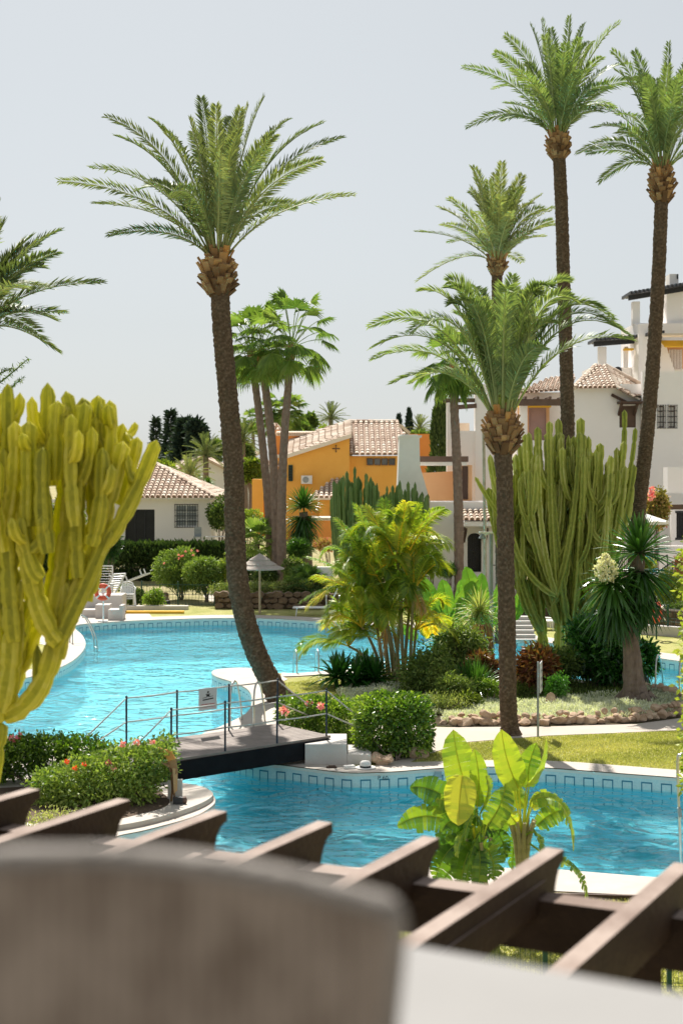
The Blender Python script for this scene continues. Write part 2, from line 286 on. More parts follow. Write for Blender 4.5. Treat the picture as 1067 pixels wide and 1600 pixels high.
# basin: walls with the tile frieze, floor
def tile_mat():
    m, N, L, b = mk('pool_wall_tiles'); b.inputs['Roughness'].default_value = .35
    uv = N.new('ShaderNodeUVMap'); sp = N.new('ShaderNodeSeparateXYZ'); L.new(uv.outputs[0], sp.inputs[0])
    def mt(op, a, b_=None, c=None):
        n = N.new('ShaderNodeMath'); n.operation = op
        for i, q in enumerate((a, b_, c)):
            if q is None: continue
            if isinstance(q, (int, float)): n.inputs[i].default_value = q
            else: L.new(q, n.inputs[i])
        return n.outputs[0]
    fr = mt('FRACT', mt('MULTIPLY', sp.outputs[0], 1/.36)); du = mt('ABSOLUTE', mt('SUBTRACT', fr, .5))      # 0 centre .. .5
    v = sp.outputs[1]
    inn = mt('MULTIPLY', mt('LESS_THAN', du, .285), mt('MULTIPLY', mt('LESS_THAN', v, -.115), mt('GREATER_THAN', v, -.34)))
    core = mt('MULTIPLY', mt('LESS_THAN', du, .222), mt('MULTIPLY', mt('LESS_THAN', v, -.142), mt('GREATER_THAN', v, -.60)))
    sq = mt('SUBTRACT', inn, core)
    top = mt('GREATER_THAN', v, -.055); low = mt('LESS_THAN', v, -.30)
    nz = N.new('ShaderNodeTexBrick'); nz.inputs['Scale'].default_value = 22; nz.offset = 0; nz.inputs['Color1'].default_value = (.62, .70, .68, 1); nz.inputs['Color2'].default_value = (.50, .62, .62, 1); nz.inputs['Mortar'].default_value = (.60, .62, .60, 1); nz.inputs['Mortar Size'].default_value = .012; nz.inputs['Row Height'].default_value = .5
    L.new(uv.outputs[0], nz.inputs[0])
    def mixc(f, a, bcol):
        n = N.new('ShaderNodeMix'); n.data_type = 'RGBA'; L.new(f, n.inputs[0])
        if isinstance(a, tuple): n.inputs[6].default_value = (*a, 1)
        else: L.new(a, n.inputs[6])
        n.inputs[7].default_value = (*bcol, 1); return n.outputs[2]
    c = mixc(sq, nz.outputs[0], (.02, .16, .24)); c = mixc(low, c, (.13, .55, .66)); c = mixc(top, c, (.72, .66, .58))
    L.new(c, b.inputs['Base Color']); return m
pv, pf, uvs = [], [], []
clen = np.concatenate([[0], np.cumsum(np.linalg.norm(np.roll(pool, -1, 0)-pool, axis=1))])
n = len(pool)
for i in range(n+1):
    x, y = pool[i % n]; pv += [(x, y, 0), (x, y, -1.45)]
for i in range(n): pf.append((2*i, 2*i+1, 2*i+3, 2*i+2))
me = bpy.data.meshes.new('pool_basin_wall'); me.from_pydata(pv, [], pf); ul = me.uv_layers.new(name='UVMap')
for p_ in me.polygons:
    for li in p_.loop_indices:
        vi = me.loops[li].vertex_index; ul.data[li].uv = (clen[vi//2], 0 if vi % 2 == 0 else -1.45)
me.materials.append(tile_mat()); tag(o := bpy.data.objects.new('pool_wall', me), kind='structure'); C.objects.link(o)
def poly_sheet(name, poly, z, m, thick=0):
    vs = [Vector((p[0], p[1])) for p in poly]; k = len(vs)
    v, e, f, *_ = delaunay_2d_cdt(vs, [(i, (i+1) % k) for i in range(k)], [], 0, 1e-5)
    keep = [tuple(t) for t in f if inside(poly, sum(v[i].x for i in t)/3, sum(v[i].y for i in t)/3)]
    mb = MB(); mb.add([(p.x, p.y, z) for p in v], keep); return tag(mb.build(name, m), kind='structure')
def floor_mat():
    m, N, L, b = mk('pool_floor_mosaic'); b.inputs['Roughness'].default_value = .5
    tc = N.new('ShaderNodeTexCoord'); n1 = N.new('ShaderNodeTexNoise'); n1.inputs['Scale'].default_value = .5; n1.inputs['Detail'].default_value = 3; L.new(tc.outputs['Object'], n1.inputs[0])
    cr = N.new('ShaderNodeValToRGB'); setcr(cr, [(.35, (.20, .68, .80)), (.65, (.36, .84, .90))]); L.new(n1.outputs[0], cr.inputs[0]); L.new(cr.outputs[0], b.inputs['Base Color']); return m
poly_sheet('pool_floor', pool, -1.45, floor_mat())
def water_mat():
    m, N, L, b = mk('pool_water'); N.remove(b)
    tr = N.new('ShaderNodeBsdfTransparent'); tr.inputs[0].default_value = (.72, .95, .975, 1)
    rf = N.new('ShaderNodeBsdfRefraction'); rf.inputs['IOR'].default_value = 1.33; rf.inputs['Roughness'].default_value = .0; rf.inputs[0].default_value = (.70, .95, .975, 1)
    gl = N.new('ShaderNodeBsdfGlossy'); gl.inputs['Roughness'].default_value = .02
    tc = N.new('ShaderNodeTexCoord'); mp = N.new('ShaderNodeMapping'); mp.inputs['Scale'].default_value = (1, 1.25, 1); mp.inputs['Rotation'].default_value = (0, 0, .25); L.new(tc.outputs['Object'], mp.inputs[0])
    n1 = N.new('ShaderNodeTexNoise'); n1.inputs['Scale'].default_value = 1.55; n1.inputs['Detail'].default_value = 1.6; n1.inputs['Roughness'].default_value = .5; n1.inputs['Distortion'].default_value = 1.3; L.new(mp.outputs[0], n1.inputs[0])
    n2 = N.new('ShaderNodeTexNoise'); n2.inputs['Scale'].default_value = .5; n2.inputs['Detail'].default_value = 2; L.new(mp.outputs[0], n2.inputs[0])
    ad = N.new('ShaderNodeMath'); ad.operation = 'MULTIPLY_ADD'; ad.inputs[1].default_value = 1.3; L.new(n2.outputs[0], ad.inputs[0]); L.new(n1.outputs[0], ad.inputs[2])
    bp = N.new('ShaderNodeBump'); bp.inputs['Strength'].default_value = 1; bp.inputs['Distance'].default_value = .15; L.new(ad.outputs[0], bp.inputs['Height'])
    for q in (gl, rf): L.new(bp.outputs[0], q.inputs['Normal'])
    mx = N.new('ShaderNodeMixShader'); mx.inputs[0].default_value = .45; L.new(tr.outputs[0], mx.inputs[1]); L.new(rf.outputs[0], mx.inputs[2])
    fr = N.new('ShaderNodeFresnel'); fr.inputs[0].default_value = 1.33; L.new(bp.outputs[0], fr.inputs['Normal'])
    m2 = N.new('ShaderNodeMixShader'); L.new(fr.outputs[0], m2.inputs[0]); L.new(mx.outputs[0], m2.inputs[1]); L.new(gl.outputs[0], m2.inputs[2])
    L.new(m2.outputs[0], N['Material Output'].inputs[0]); return m
M['water'] = water_mat()
poly_sheet('water', pool, -.26, M['water'])
# lawns, paths, copings (each 4 mm above the last)
def lay(name, L_, m, z, sm=True, minus=(pool,)):
    q = px2(L_); q = crom(q, 4, True) if sm else q
    return sheet(name, [tuple(p[:2]) for p in q], M[m], z, minus)
lay('lawn', [(225,948),(330,946),(520,946),(660,950),(830,962),(1010,985),(1140,1000),(1140,1050),(1010,1030),(800,1000),(640,984),(330,969),(225,972)], 'lawn', .004, False)
lay('lawn', [(-60,1010),(60,1000),(95,1012),(105,1028),(60,1045),(-20,1058),(-100,1070)], 'lawn', .004)
lay('lawn', [(425,1066),(470,1058),(560,1050),(900,1066),(1180,1100),(1180,1216),(1067,1210),(900,1197),(760,1192),(640,1194),(560,1200),(470,1150),(440,1110)], 'lawn', .004, False)
lay('bed', [(530,1072),(560,1052),(700,1052),(880,1063),(1010,1081),(1070,1098),(1110,1112),(1067,1121),(992,1131),(850,1135),(700,1136),(600,1128),(545,1100)], 'bedsoil', .020)
lay('path', [(1200,1108),(1110,1117),(1067,1122),(992,1132),(850,1136),(700,1137),(650,1136),(590,1130),(560,1150),(590,1196),(640,1192),(662,1181),(690,1172),(731,1160),(855,1150),(960,1146),(1067,1141),(1200,1128)], 'pav', .012, False)
lay('path', [(700,952),(840,958),(1010,975),(1140,985),(1140,998),(1010,984),(830,966),(700,957)], 'pav', .012, False)
lay('path', [(318,930),(360,926),(430,936),(350,945)], 'pav', .012, True, ())
lay('sandy_yard', [(225,910),(345,914),(345,946),(225,948)], 'earth', .004, False, ())
lay('pool_deck', [(-250,985),(60,966),(140,957),(230,955),(238,964),(330,961),(400,961),(480,964),(560,969),(640,973),(720,978),(800,988),(870,998),(940,1007),(1010,1017),(1067,1024),(1140,1031),(1150,1060),(640,1000),(300,980),(150,1000),(60,1004),(-80,1020)], 'cope', .008, False)
lay('pool_deck', [(128,985),(60,1006),(95,1014),(104,1026),(78,1040),(20,1052),(-60,1064),(-200,1080),(-200,1095),(60,1075),(160,1020)], 'cope', .013, False)
lay('pool_deck', [(320,1040),(409,1040),(450,1062),(432,1070),(440,1110),(470,1150),(555,1200),(640,1192),(760,1189),(840,1189),(900,1192),(978,1198),(1067,1205),(1150,1213),(1200,1240),(840,1215),(560,1225),(330,1190),(300,1150),(330,1120)], 'cope', .016, False)
lay('pool_deck', [(440,1058),(470,1057),(530,1053),(600,1051),(700,1052),(800,1056),(900,1066),(1010,1086),(1067,1094),(1150,1100),(1150,1075),(880,1050),(640,1040),(500,1040),(440,1046)], 'cope', .0205, False)
lay('pool_deck', [(90,1380),(300,1372),(540,1392),(846,1392),(1004,1400),(1180,1410),(1330,1400),(1330,1340),(1067,1350),(700,1340),(400,1330),(150,1310),(60,1310)], 'cope', .0085, False)
lay('pool_deck', [(-200,1130),(0,1136),(150,1160),(280,1215),(340,1235),(345,1265),(240,1305),(170,1320),(60,1312),(-40,1290),(-250,1200)], 'cope', .0135, False)
lay('lawn', [(90,1384),(540,1396),(1004,1404),(1330,1404),(1600,1700),(1067,1800),(300,1800),(0,1700)], 'lawn', .004, False)
# brown kerb edge of the near deck
mb = MB(); a, b_ = P(500, 1394), P(1180, 1412)
mb.bar(a+np.array([0, 0, .02]), b_+np.array([0, 0, .02]), .05, .10); o = mb.build('deck_edging', M['wood']); tag(o, 'dark timber edging board along the front of the near pool deck', 'edging')
# blades of grass on the island lawn and the near lawn
def grass(polys, nper, hgt, nm='lawn_grass'):
    mb = MB()
    for poly, nn in zip(polys, nper):
        q = np.array(px2(poly)); lo, hi = q.min(0), q.max(0); pts = rng.uniform(lo, hi, (nn, 2))
        x, y = pts[:, 0], pts[:, 1]; c = np.zeros(nn, int)
        for i in range(len(q)):
            (x1, y1), (x2, y2) = q[i], q[(i+1) % len(q)]
            c += ((y1 > y) != (y2 > y)) & (x < (x2-x1)*(y-y1)/(y2-y1+1e-12)+x1)
        pts = pts[c % 2 == 1]; k = len(pts); b = np.column_stack([pts, np.full(k, .003)])
        d = np.column_stack([rng.normal(size=(k, 2))*.5, np.ones(k)])
        patch = .5+.35*np.sin(pts[:, 0]*1.7+np.sin(pts[:, 1]*2.1)*1.5)*np.cos(pts[:, 1]*1.3)
        mb.kites(b, d, rng.uniform(.5, 1, k)*hgt, hgt*.28, np.clip(rng.normal(patch, .22), 0, 1))
    tag(mb.build(nm, M['grassb']), 'short yellowing lawn grass between the paths and the pools', 'grass', kind='stuff')
grass([[(662,1183),(731,1162),(855,1152),(1067,1143),(1100,1143),(1100,1207),(1067,1204),(900,1191),(760,1188),(650,1190)],
       [(430,1070),(530,1057),(545,1072),(540,1092),(470,1102),(442,1106)],
       [(700,1402),(1200,1412),(1300,1640),(560,1640)]], [60000, 9000, 50000], .055)
# marks on the coping edge: P 60 and the little square
def text(name, body, size, loc, rot, m, parent=None, ext=.002, align='CENTER'):
    cu = bpy.data.curves.new(name, 'FONT'); cu.body = body; cu.size = size; cu.extrude = ext; cu.align_x = align; cu.align_y = 'CENTER'
    t = bpy.data.objects.new(name+'_tmp', cu); C.objects.link(t); dg = bpy.context.evaluated_depsgraph_get(); dg.update()
    me = bpy.data.meshes.new_from_object(t.evaluated_get(dg)); bpy.data.objects.remove(t)
    me.materials.clear(); me.materials.append(m); o = bpy.data.objects.new(name, me); C.objects.link(o); o.location = loc; o.rotation_euler = rot
    if parent: o.parent = parent
    return o
p = P(598, 1208); tag(text('depth_mark', 'P 60', .11, (p[0], p[1]-.03, -.085), (R(90), 0, R(-2)), M['signk']), 'dark pool depth mark reading P 60 on the far wall of the near pool', 'depth mark')
p = P(684, 1202); mb = MB(); mb.box(p[0]-.07, p[0]+.07, p[1]-.03, p[1]-.022, -.15, -.03); tag(mb.build('depth_tile', M['galv']), 'small grey square tile right of the P 60 mark on the pool wall', 'tile')

# ------------------------------------------------------------ footbridge
br = thing('footbridge', 'dark timber footbridge with rope rails crossing the pool channel', 'bridge', loc=(0, 0, 0))
zd = .45
nl, nr, fr_, = P(262, 1190, zd), P(517, 1151, zd), P(437, 1131, zd)
ax = nrm(nr-nl); lat = np.array([-ax[1], ax[0], 0]); W = 1.75; Lb = np.linalg.norm(nr-nl)
nl = nl-ax*1.2; Lb += 1.2
mb = MB(); np_ = int(W/.125)
for i in range(np_):
    o_ = nl+lat*(W*(i+.5)/np_); mb.bar(o_, o_+ax*Lb, W/np_-.012, .045, rng.uniform(0, 1), up=(0, 0, 1))
part(mb, 'deck', M['deck'], br)
for k, off in enumerate((.02, W-.02)):
    mb = MB(); o_ = nl+lat*off-np.array([0, 0, .195]); mb.bar(o_, o_+ax*(Lb-.05), .10, .34); part(mb, 'beam', M['blackbeam'], br)
mb = MB()
for s_ in np.linspace(.3, Lb-.4, 6): mb.bar(nl+ax*s_+lat*.08-np.array([0, 0, .12]), nl+ax*s_+lat*(W-.08)-np.array([0, 0, .12]), .09, .15)
part(mb, 'cross_joists', M['blackbeam'], br)
def along(px, off):      # where the picture column px meets the bridge line at this lateral offset
    o_ = nl+lat*off; k = (px-CX)/F; s_ = (k*o_[1]-o_[0])/(ax[0]-k*ax[1]); return o_+ax*s_
for off, cols in ((.03, (268, 352, 433, 510)), (W-.03, (198, 277, 358, 434))):
    tops = []
    for cx in cols:
        q = along(cx, off); q[2] = zd; t = q+np.array([0, 0, .93]); tops.append(t)
        mb = MB(); mb.tube([q+np.array([0, 0, .02]), t], .019, 8); mb.lathe([(.0, .96), (.018, .95), (.026, .93), (.018, .91), (0, .90)], 8, tuple(q)); part(mb, 'post', M['bluepost'], br)
    e0 = tops[0]-ax*1.15-np.array([0, 0, .85]); e1 = tops[-1]+ax*1.1-np.array([0, 0, .80])
    for h_, nm in ((-.02, 'top_rail'), (-.47, 'middle_rail')):
        pts = []
        allp = [e0+np.array([0, 0, 0])]+tops+[e1]
        for i in range(len(allp)-1):
            a, b_ = allp[i]+np.array([0, 0, h_ if i else h_*.3]), allp[i+1]+np.array([0, 0, h_ if i < len(allp)-2 else h_*.3])
            for t in np.linspace(0, 1, 6)[(1 if i else 0):]: q = a*(1-t)+b_*t; q = q-np.array([0, 0, .05*t*(1-t)]); pts.append(q)
        mb = MB(); mb.tube(pts, .014, 6); part(mb, nm, M['rope'], br, True)
# pictogram board hanging from the far rail
q0, q1 = along(310, W-.03), along(338, W-.03); q0[2] = q1[2] = zd+.93
sg = thing('warning_board', 'small grey board with a bather pictogram hung on the far bridge rail', 'sign', loc=tuple((q0+q1)/2))
d_ = q1-q0; wd = np.linalg.norm(d_); dd = nrm(d_); nn = np.array([dd[1], -dd[0], 0])
ctr = (q0+q1)/2+nn*.02; rz = math.atan2(dd[1], dd[0])
mb = MB(); mb.bar(ctr+np.array([0, 0, -.22])-dd*wd/2, ctr+np.array([0, 0, -.22])+dd*wd/2, .012, .43); part(mb, 'board', M['signw'], sg)
def brd(u, v): return ctr+dd*u+np.array([0, 0, v])+nn*.010
mb = MB(); mb.tube([brd(0, -.085)+nn*.001, brd(0, -.086)+nn*.004], .022, 10)
mb.bar(brd(-.055, -.125), brd(.055, -.125), .004, .012); mb.bar(brd(-.035, -.155), brd(.035, -.155), .004, .04)
mb.bar(brd(-.125, -.235), brd(.125, -.215), .004, .022); mb.bar(brd(-.13, -.195), brd(-.03, -.185), .004, .008); mb.bar(brd(.02, -.18), brd(.12, -.17), .004, .008)
part(mb, 'pictogram', M['signk'], sg)
for i, s_ in enumerate(('PROHIBIDO TIRARSE', 'DE CABEZA AL AGUA')):
    t = text('lettering', s_, .034, tuple(brd(0, -.325-.05*i)-np.array(sg.location)), (R(90), 0, rz), M['signr'], sg, .001)
# white block and steps at the end of the bridge
b0 = thing('bridge_abutment', 'white rendered block and step at the right end of the footbridge', 'block', loc=tuple(P(505, 1200)))
a = P(505, 1197); mb = MB(); mb.box(a[0]-.35, a[0]+.45, a[1]+.1, a[1]+1.2, 0, .40); mb.box(a[0]+.453, a[0]+.92, a[1]+.12, a[1]+1.1, 0, .20); part(mb, 'block', M['white'], b0)
# straw hat on the coping
a = P(571, 1203); ht = thing('sun_hat', 'white straw hat with black band lying on the pool coping', 'hat', loc=(a[0], a[1]+.10, .017))
mb = MB(); mb.lathe([(.0, .0), (.19, .004), (.20, .012), (.19, .018), (.10, .014), (.105, .05), (.10, .10), (.075, .13), (.03, .14), (0, .138)], 24, (a[0], a[1]+.10, .017)); part(mb, 'hat_body', M['canvas'], ht, True)
mb = MB(); mb.lathe([(.104, .016), (.112, .02), (.112, .045), (.104, .05)], 24, (a[0], a[1]+.10, .017)); part(mb, 'hat_band', M['signk'], ht, True)
a = P(545, 1204); mb = MB(); mb.box(a[0]-.10, a[0]+.12, a[1]+.05, a[1]+.20, .017, .05); mb.bar((a[0]-.09, a[1]+.08, .06), (a[0]+.10, a[1]+.16, .06), .10, .03); tag(mb.build('folded_towel', M['canvas']), 'small folded white towel beside the straw hat', 'towel')
a = P(518, 1202); mb = MB(); mb.box(a[0]-.10, a[0]+.10, a[1]+.03, a[1]+.11, .017, .045); mb.bar((a[0]-.06, a[1]+.07, .052), (a[0]+.07, a[1]+.07, .052), .04, .015); tag(mb.build('drain_grate', M['wood']), 'small brown grate on the coping left of the towel', 'grate')
# black lamp lying on the planter deck
a = P(281, 1256, .1); lp = thing('floor_spotlight', 'small black spotlight lying on the white planter rim', 'spotlight', loc=tuple(a))
mb = MB(); mb.bar(a+np.array([-.11, 0, .06]), a+np.array([.05, .02, .06]), .13, .10); part(mb, 'lamp_body', M['iron'], lp)
mb = MB(); mb.tube([a+np.array([.05, .02, .06]), a+np.array([.09, .025, .06]), a+np.array([.10, .03, .06])], [.055, .065, .06], 10); part(mb, 'lamp_hood', M['brown'], lp)
# raised white planter rim under the flowering bushes
rim = crom([tuple(P(x, y)[:2]) for x, y in [(-60,1235),(60,1225),(160,1215),(250,1228),(300,1234),(326,1242),(332,1253),(300,1270),(225,1292),(150,1302),(40,1300),(-60,1285)]], 4, True)
mb = MB(); mb.slab(rim, .009, .10); rm = thing('planter_rim', 'white rounded raised planter at the left end of the footbridge', 'planter'); part(mb, 'rim', M['cope'], rm)
sb = crom([tuple(P(x, y, .1)[:2]) for x, y in [(-40,1238),(60,1228),(160,1222),(235,1232),(262,1246),(262,1258),(235,1268),(150,1285),(40,1285),(-40,1275)]], 4, True)
mb = MB(); mb.slab(sb, .05, .106); part(mb, 'soil', M['soil'], rm)
# ------------------------------------------------------------ plant builders
def frond(mb, b, tip, sag=.25, nl=60, ll=.42, lw=.035, st=.16, vee=.35, fwd=.9, tint=.5, droop=.12, ctrl=None, rw=.022, prof=None, ts=.12, twist=.38):
    b, tip = np.asarray(b, float), np.asarray(tip, float); L = np.linalg.norm(tip-b)
    c = b+(tip-b)*.42+np.array([0, 0, sag*L]) if ctrl is None else ctrl
    path = bez(b, c, tip, 14)
    mb.tube(path, np.linspace(rw, rw*.25, 14), 4, False, t=min(tint+.35, 1))
    t = np.linspace(st, .985, nl)[:, None]; p = (1-t)**2*b+2*t*(1-t)*c+t*t*tip
    T = nrm(2*(1-t)*(c-b)+2*t*(tip-c)); S_ = nrm(np.cross(T, [0, 0, 1.])+1e-4); N_ = np.cross(S_, T); ro = rng.normal(0, twist); S_, N_ = S_*cos(ro)+N_*sin(ro), N_*cos(ro)-S_*sin(ro)
    tt = t[:, 0]; u = (tt-st)/(1-st)
    prf = np.interp(u, [0, .12, .35, .7, .92, 1], [.45, .8, 1, .85, .55, .3]) if prof is None else np.interp(u, *prof)
    for s_ in (-1, 1):
        k = len(t); v = vee*(1+.5*rng.normal(size=(k, 1)))
        d = T*(fwd+.15*rng.normal(size=(k, 1))+.5*u[:, None])+S_*s_+N_*v
        mb.kites(p+rng.normal(size=(k, 3))*.004, d, ll*prf*rng.uniform(.85, 1.1, k), lw, np.clip(tint+rng.normal(0, ts, k), 0, 1), up=N_, droop=droop, fold=.15)
def date_palm(label, trunk_pts, r0, r1, head, tips, mat, Yh, boots=90, bz=.85, group=None, ll=.42, nl=70, extra=10, Lf=3.6, lead=.30, bootr=1.35, tint=.5, rings=None, sagk=1.0):
    """trunk_pts: world points from the ground up to the boot ball; head: world point where fronds spring; tips: (px, py, sag, toward) picture hints"""
    base = trunk_pts[0]; r = thing('date_palm', label, 'palm tree', group, loc=tuple(base))
    trunk_pts = list(trunk_pts)+[np.array(head)-np.array([0, 0, bz*.6])]; path = crom(trunk_pts, 40); seglen = np.linalg.norm(np.diff(path, axis=0), axis=1).sum(); nr_ = int(seglen/.042)
    idx = np.linspace(0, len(path)-1, nr_); path = np.stack([np.interp(idx, np.arange(len(path)), path[:, i]) for i in range(3)], 1)
    n = 30; k = np.arange(nr_)[:, None]; j = np.arange(n)[None, :]
    rad = .75*np.interp(np.linspace(0, 1, nr_), [0, .03, .08, 1], [r0*1.35, r0*1.12, r0, r1])[:, None]
    tooth = (k*.5+j/11+.6*np.sin(k*.21+j*.57)+.25*rng.random((nr_, n))) % 1.0
    rr = rad*(1+.085*tooth+.045*rng.normal(size=(nr_, n)))
    mb = MB(); ti = np.clip(.36+.26*tooth[:-1]+.03*rng.normal(size=(nr_-1, n)), 0, 1).ravel(); mb.tube(path, rr, n, False, t=ti); part(mb, 'trunk', M['trk'], r, True)
    # boots: stubs of cut leaf bases
    mb = MB(); bb = np.array(head)-np.array([0, 0, bz]); R_ = r1*bootr*.9
    for q in range(boots):
        h = q/boots; a = q*2.399; zz = bz*.98*h; rr_ = R_*(.78+.42*sin(pi*min(1, h*.95+.12)))*(1 if h < .75 else 1-(h-.75)*1.6)
        o_ = np.array([cos(a), sin(a), 0]); p0 = bb+o_*rr_*.62+np.array([0, 0, zz-.08]); p1 = bb+o_*(rr_*1.02+U(-.02, .10))+np.array([0, 0, zz+.08+U(0, .12)*(1+2*h)])
        mb.bar(p0, p1, .13*r1/.22*U(.7, 1.2), .045, float(np.clip(.15+.55*h+U(-.3, .35), 0, 1)), up=o_)
    for q in range(26):
        a = U(0, 2*pi); o_ = np.array([cos(a), sin(a), 0]); z = U(.55, 1)*bz
        mb.tube([bb+o_*R_*.6+np.array([0, 0, z-.1]), bb+o_*R_*.9+np.array([0, 0, z+U(.1, .35)])], [.02, .008], 4, t=U(.7, 1))
    mb.tube([bb-np.array([0, 0, .02]), bb+np.array([0, 0, bz*.5]), bb+np.array([0, 0, bz*1.02])], [r1*.98, R_*.95, R_*.45], 14, t=.2); part(mb, 'leaf_bases', M['dryl'], r)
    mb = MB(); hd = np.array(head, float)
    def one(tip, sag, ti_, a0=None):
        d = tip-hd; o_ = nrm(np.array([d[0], d[1], 0])); L = np.linalg.norm(d)
        b = hd+o_*r1*.55-np.array([0, 0, .12]); c = b+np.array([d[0]*lead, d[1]*lead, 0])+np.array([0, 0, max(d[2], 0)*.62+sag*sagk*L])
        frond(mb, b, tip, ctrl=c, nl=nl, ll=ll, lw=.038*ll/.42, tint=ti_, rw=.028, droop=.10)
    for px, py, sag, tw in tips:
        g = A(px, py, Yh); lat_ = np.linalg.norm(g-hd); dep = math.sqrt(max(Lf**2-lat_**2, .05))*tw; Y = Yh+dep; one(A(px, py, Y), sag, tint+U(-.13, .13))
    for q in range(extra):                       # fronds towards and away from the viewer, filling the crown
        a = q*2.399+.4; el = U(.15, 1.2); sag = U(.18, .34)
        L = Lf*U(.8, 1.0); tip = hd+np.array([cos(a)*cos(el)*L*.62, sin(a)*cos(el)*L, sin(el)*L*.95]); one(tip, sag, tint+U(-.18, .15))
    for q in range(6):
        a = q*1.1+.4; tip = hd+np.array([cos(a)*U(.5, 1.1), sin(a)*U(.6, 1.3), Lf*U(.62, .9)]); one(tip, .10, tint+.12)
    part(mb, 'crown', M[mat], r); return r
def fan_leaf(mb, hub, d, rad, tint, seg=22, spread=2.25):
    d = nrm(d); s_ = nrm(np.cross(d, [0, 0, 1.])+1e-4); n_ = np.cross(s_, d)
    an = np.linspace(-spread/1.6, spread/1.6, seg); k = seg
    dirs = np.cos(an)[:, None]*d+np.sin(an)[:, None]*s_; dirs = nrm(dirs-n_*.18*np.abs(np.sin(an))[:, None])
    wv = np.cross(dirs, n_); L = rad*(.86+.14*np.cos(an))*rng.uniform(.9, 1.08, k)
    b = np.repeat(hub[None], k, 0); mid = b+dirs*(L*.62)[:, None]; mid[:, 2] -= .05*rad; tip = b+dirs*L[:, None]; tip[:, 2] -= rad*(.14+.24*rng.random(k))
    w1 = rad*.62*(an[1]-an[0])*.56; zig = (n_*.03*rad)
    V = np.stack([b, mid-wv*w1+zig, mid-zig, tip, mid+wv*w1+zig], 1).reshape(-1, 3); i = np.arange(k)*5; t = np.clip(tint+rng.normal(0, .08, k), 0, 1)
    mb.add(V, np.stack([i, i+1, i+3, i+2], 1), t); mb.n and None
    mb.F.append(np.stack([i, i+2, i+3, i+4], 1)+mb.n-len(V)); mb.T.append(t)
def fan_palm(label, trunk_pts, r0, r1, rc=1.5, nleaf=34, rad=.85, group=None, name='fan_palm', skirt=True, tint=.5, elmin=-.9):
    base = trunk_pts[0]; r = thing(name, label, 'palm tree', group, loc=tuple(base)); path = crom(trunk_pts, 24)
    n = 12; m_ = len(path); rr = np.interp(np.linspace(0, 1, m_), [0, .06, 1], [r0*1.3, r0, r1])[:, None]*(1+.04*rng.normal(size=(m_, n)))
    mb = MB(); mb.tube(path, rr, n, False, t=np.clip(.5+.10*rng.normal(size=(m_-1)*n), 0, 1)); part(mb, 'trunk', M['trkw'], r)
    hd = path[-1]; mb = MB(); mb.tube([hd-np.array([0, 0, .45]), hd-np.array([0, 0, .1]), hd+np.array([0, 0, .2])], [r1*1.05, r1*1.5, r1*.7], 10, t=.6)
    for q in range(16): a = q*2.4; o_ = np.array([cos(a), sin(a), 0]); mb.bar(hd+o_*r1-np.array([0, 0, .35-U(0, .3)]), hd+o_*r1*2.2+np.array([0, 0, U(-.1, .15)]), .07, .03, U(.3, 1), up=o_)
    part(mb, 'leaf_bases', M['dryl'], r)
    mb = MB()
    for q in range(nleaf):
        f = (q+.5)/nleaf; el = elmin+(1.45-elmin)*f**.85; a = q*2.399+U(-.2, .2)
        d = np.array([cos(a)*cos(el), sin(a)*cos(el), sin(el)]); L = rc*U(.75, 1.1)*(.6+.55*f)
        hub = hd+d*L; c = hd+d*L*.5+np.array([0, 0, .18*L]); mb.tube(bez(hd, c, hub, 5), [.025, .022, .02, .018, .014], 4, False, t=.8)
        dd = d+np.array([0, 0, -.15-.95*(1-f)]); fan_leaf(mb, hub, dd, rad*U(.85, 1.1), tint+U(-.2, .2))
    part(mb, 'crown', M['fan'], r); return r
def blob_pts(blobs, n, shell=.55, p=2.0):
    bl = np.array(blobs, float); wt = (bl[:, 3]*bl[:, 4]*bl[:, 5])**.667; wt /= wt.sum(); ix = rng.choice(len(bl), n, p=wt)
    v = nrm(rng.normal(size=(n, 3)))
    if p > 2: v = np.sign(v)*np.abs(v)**(2/p); v /= (np.sum(np.abs(v)**p, 1)**(1/p))[:, None]
    rr = shell+(1-shell)*rng.random(n)**.6; c = bl[ix]
    return c[:, :3]+v*rr[:, None]*c[:, 3:6], nrm(v/c[:, 3:6]), ix
def foliage(mb, blobs, n, L, W, shell=.55, p=2., tint=.45, ts=.2, rnd=.8, up=.15, zmin=None, lump=.12, droop=.1):
    c, d, ix = blob_pts(blobs, n, shell, p)
    c = c+nrm(rng.normal(size=c.shape))*lump*rng.random((n, 1))
    if zmin is not None: k = c[:, 2] > zmin; c, d, ix = c[k], d[k], ix[k]
    m = len(c); lb = rng.normal(0, .12, len(blobs))[ix]
    mb.kites(c, d+rng.normal(size=(m, 3))*rnd+np.array([0, 0, up]), L*rng.uniform(.7, 1.25, m), W, np.clip(tint+lb+rng.normal(0, ts, m), 0, 1), droop=droop, fold=.12)
def stems(mb, base, blobs, k=8, r=.02):
    for q in range(k):
        b = blobs[q % len(blobs)]; e = np.array(b[:3])+rng.normal(size=3)*np.array(b[3:6])*.3; a = np.array(base)+np.array([U(-.1, .1), U(-.1, .1), 0]); mb.tube(bez(a, (a+e)/2+np.array([U(-.1, .1), U(-.1, .1), .1]), e, 6), np.linspace(r, r*.3, 6), 5)
def ellblobs(c, r, k, s=.5, seed=None):
    out = []
    for q in range(k):
        v = nrm(rng.normal(size=3))*rng.random()**.5*(1-s*.6); out.append((*(np.array(c)+v*np.array(r)), *(np.array(r)*s*rng.uniform(.75, 1.2, 3))))
    return out
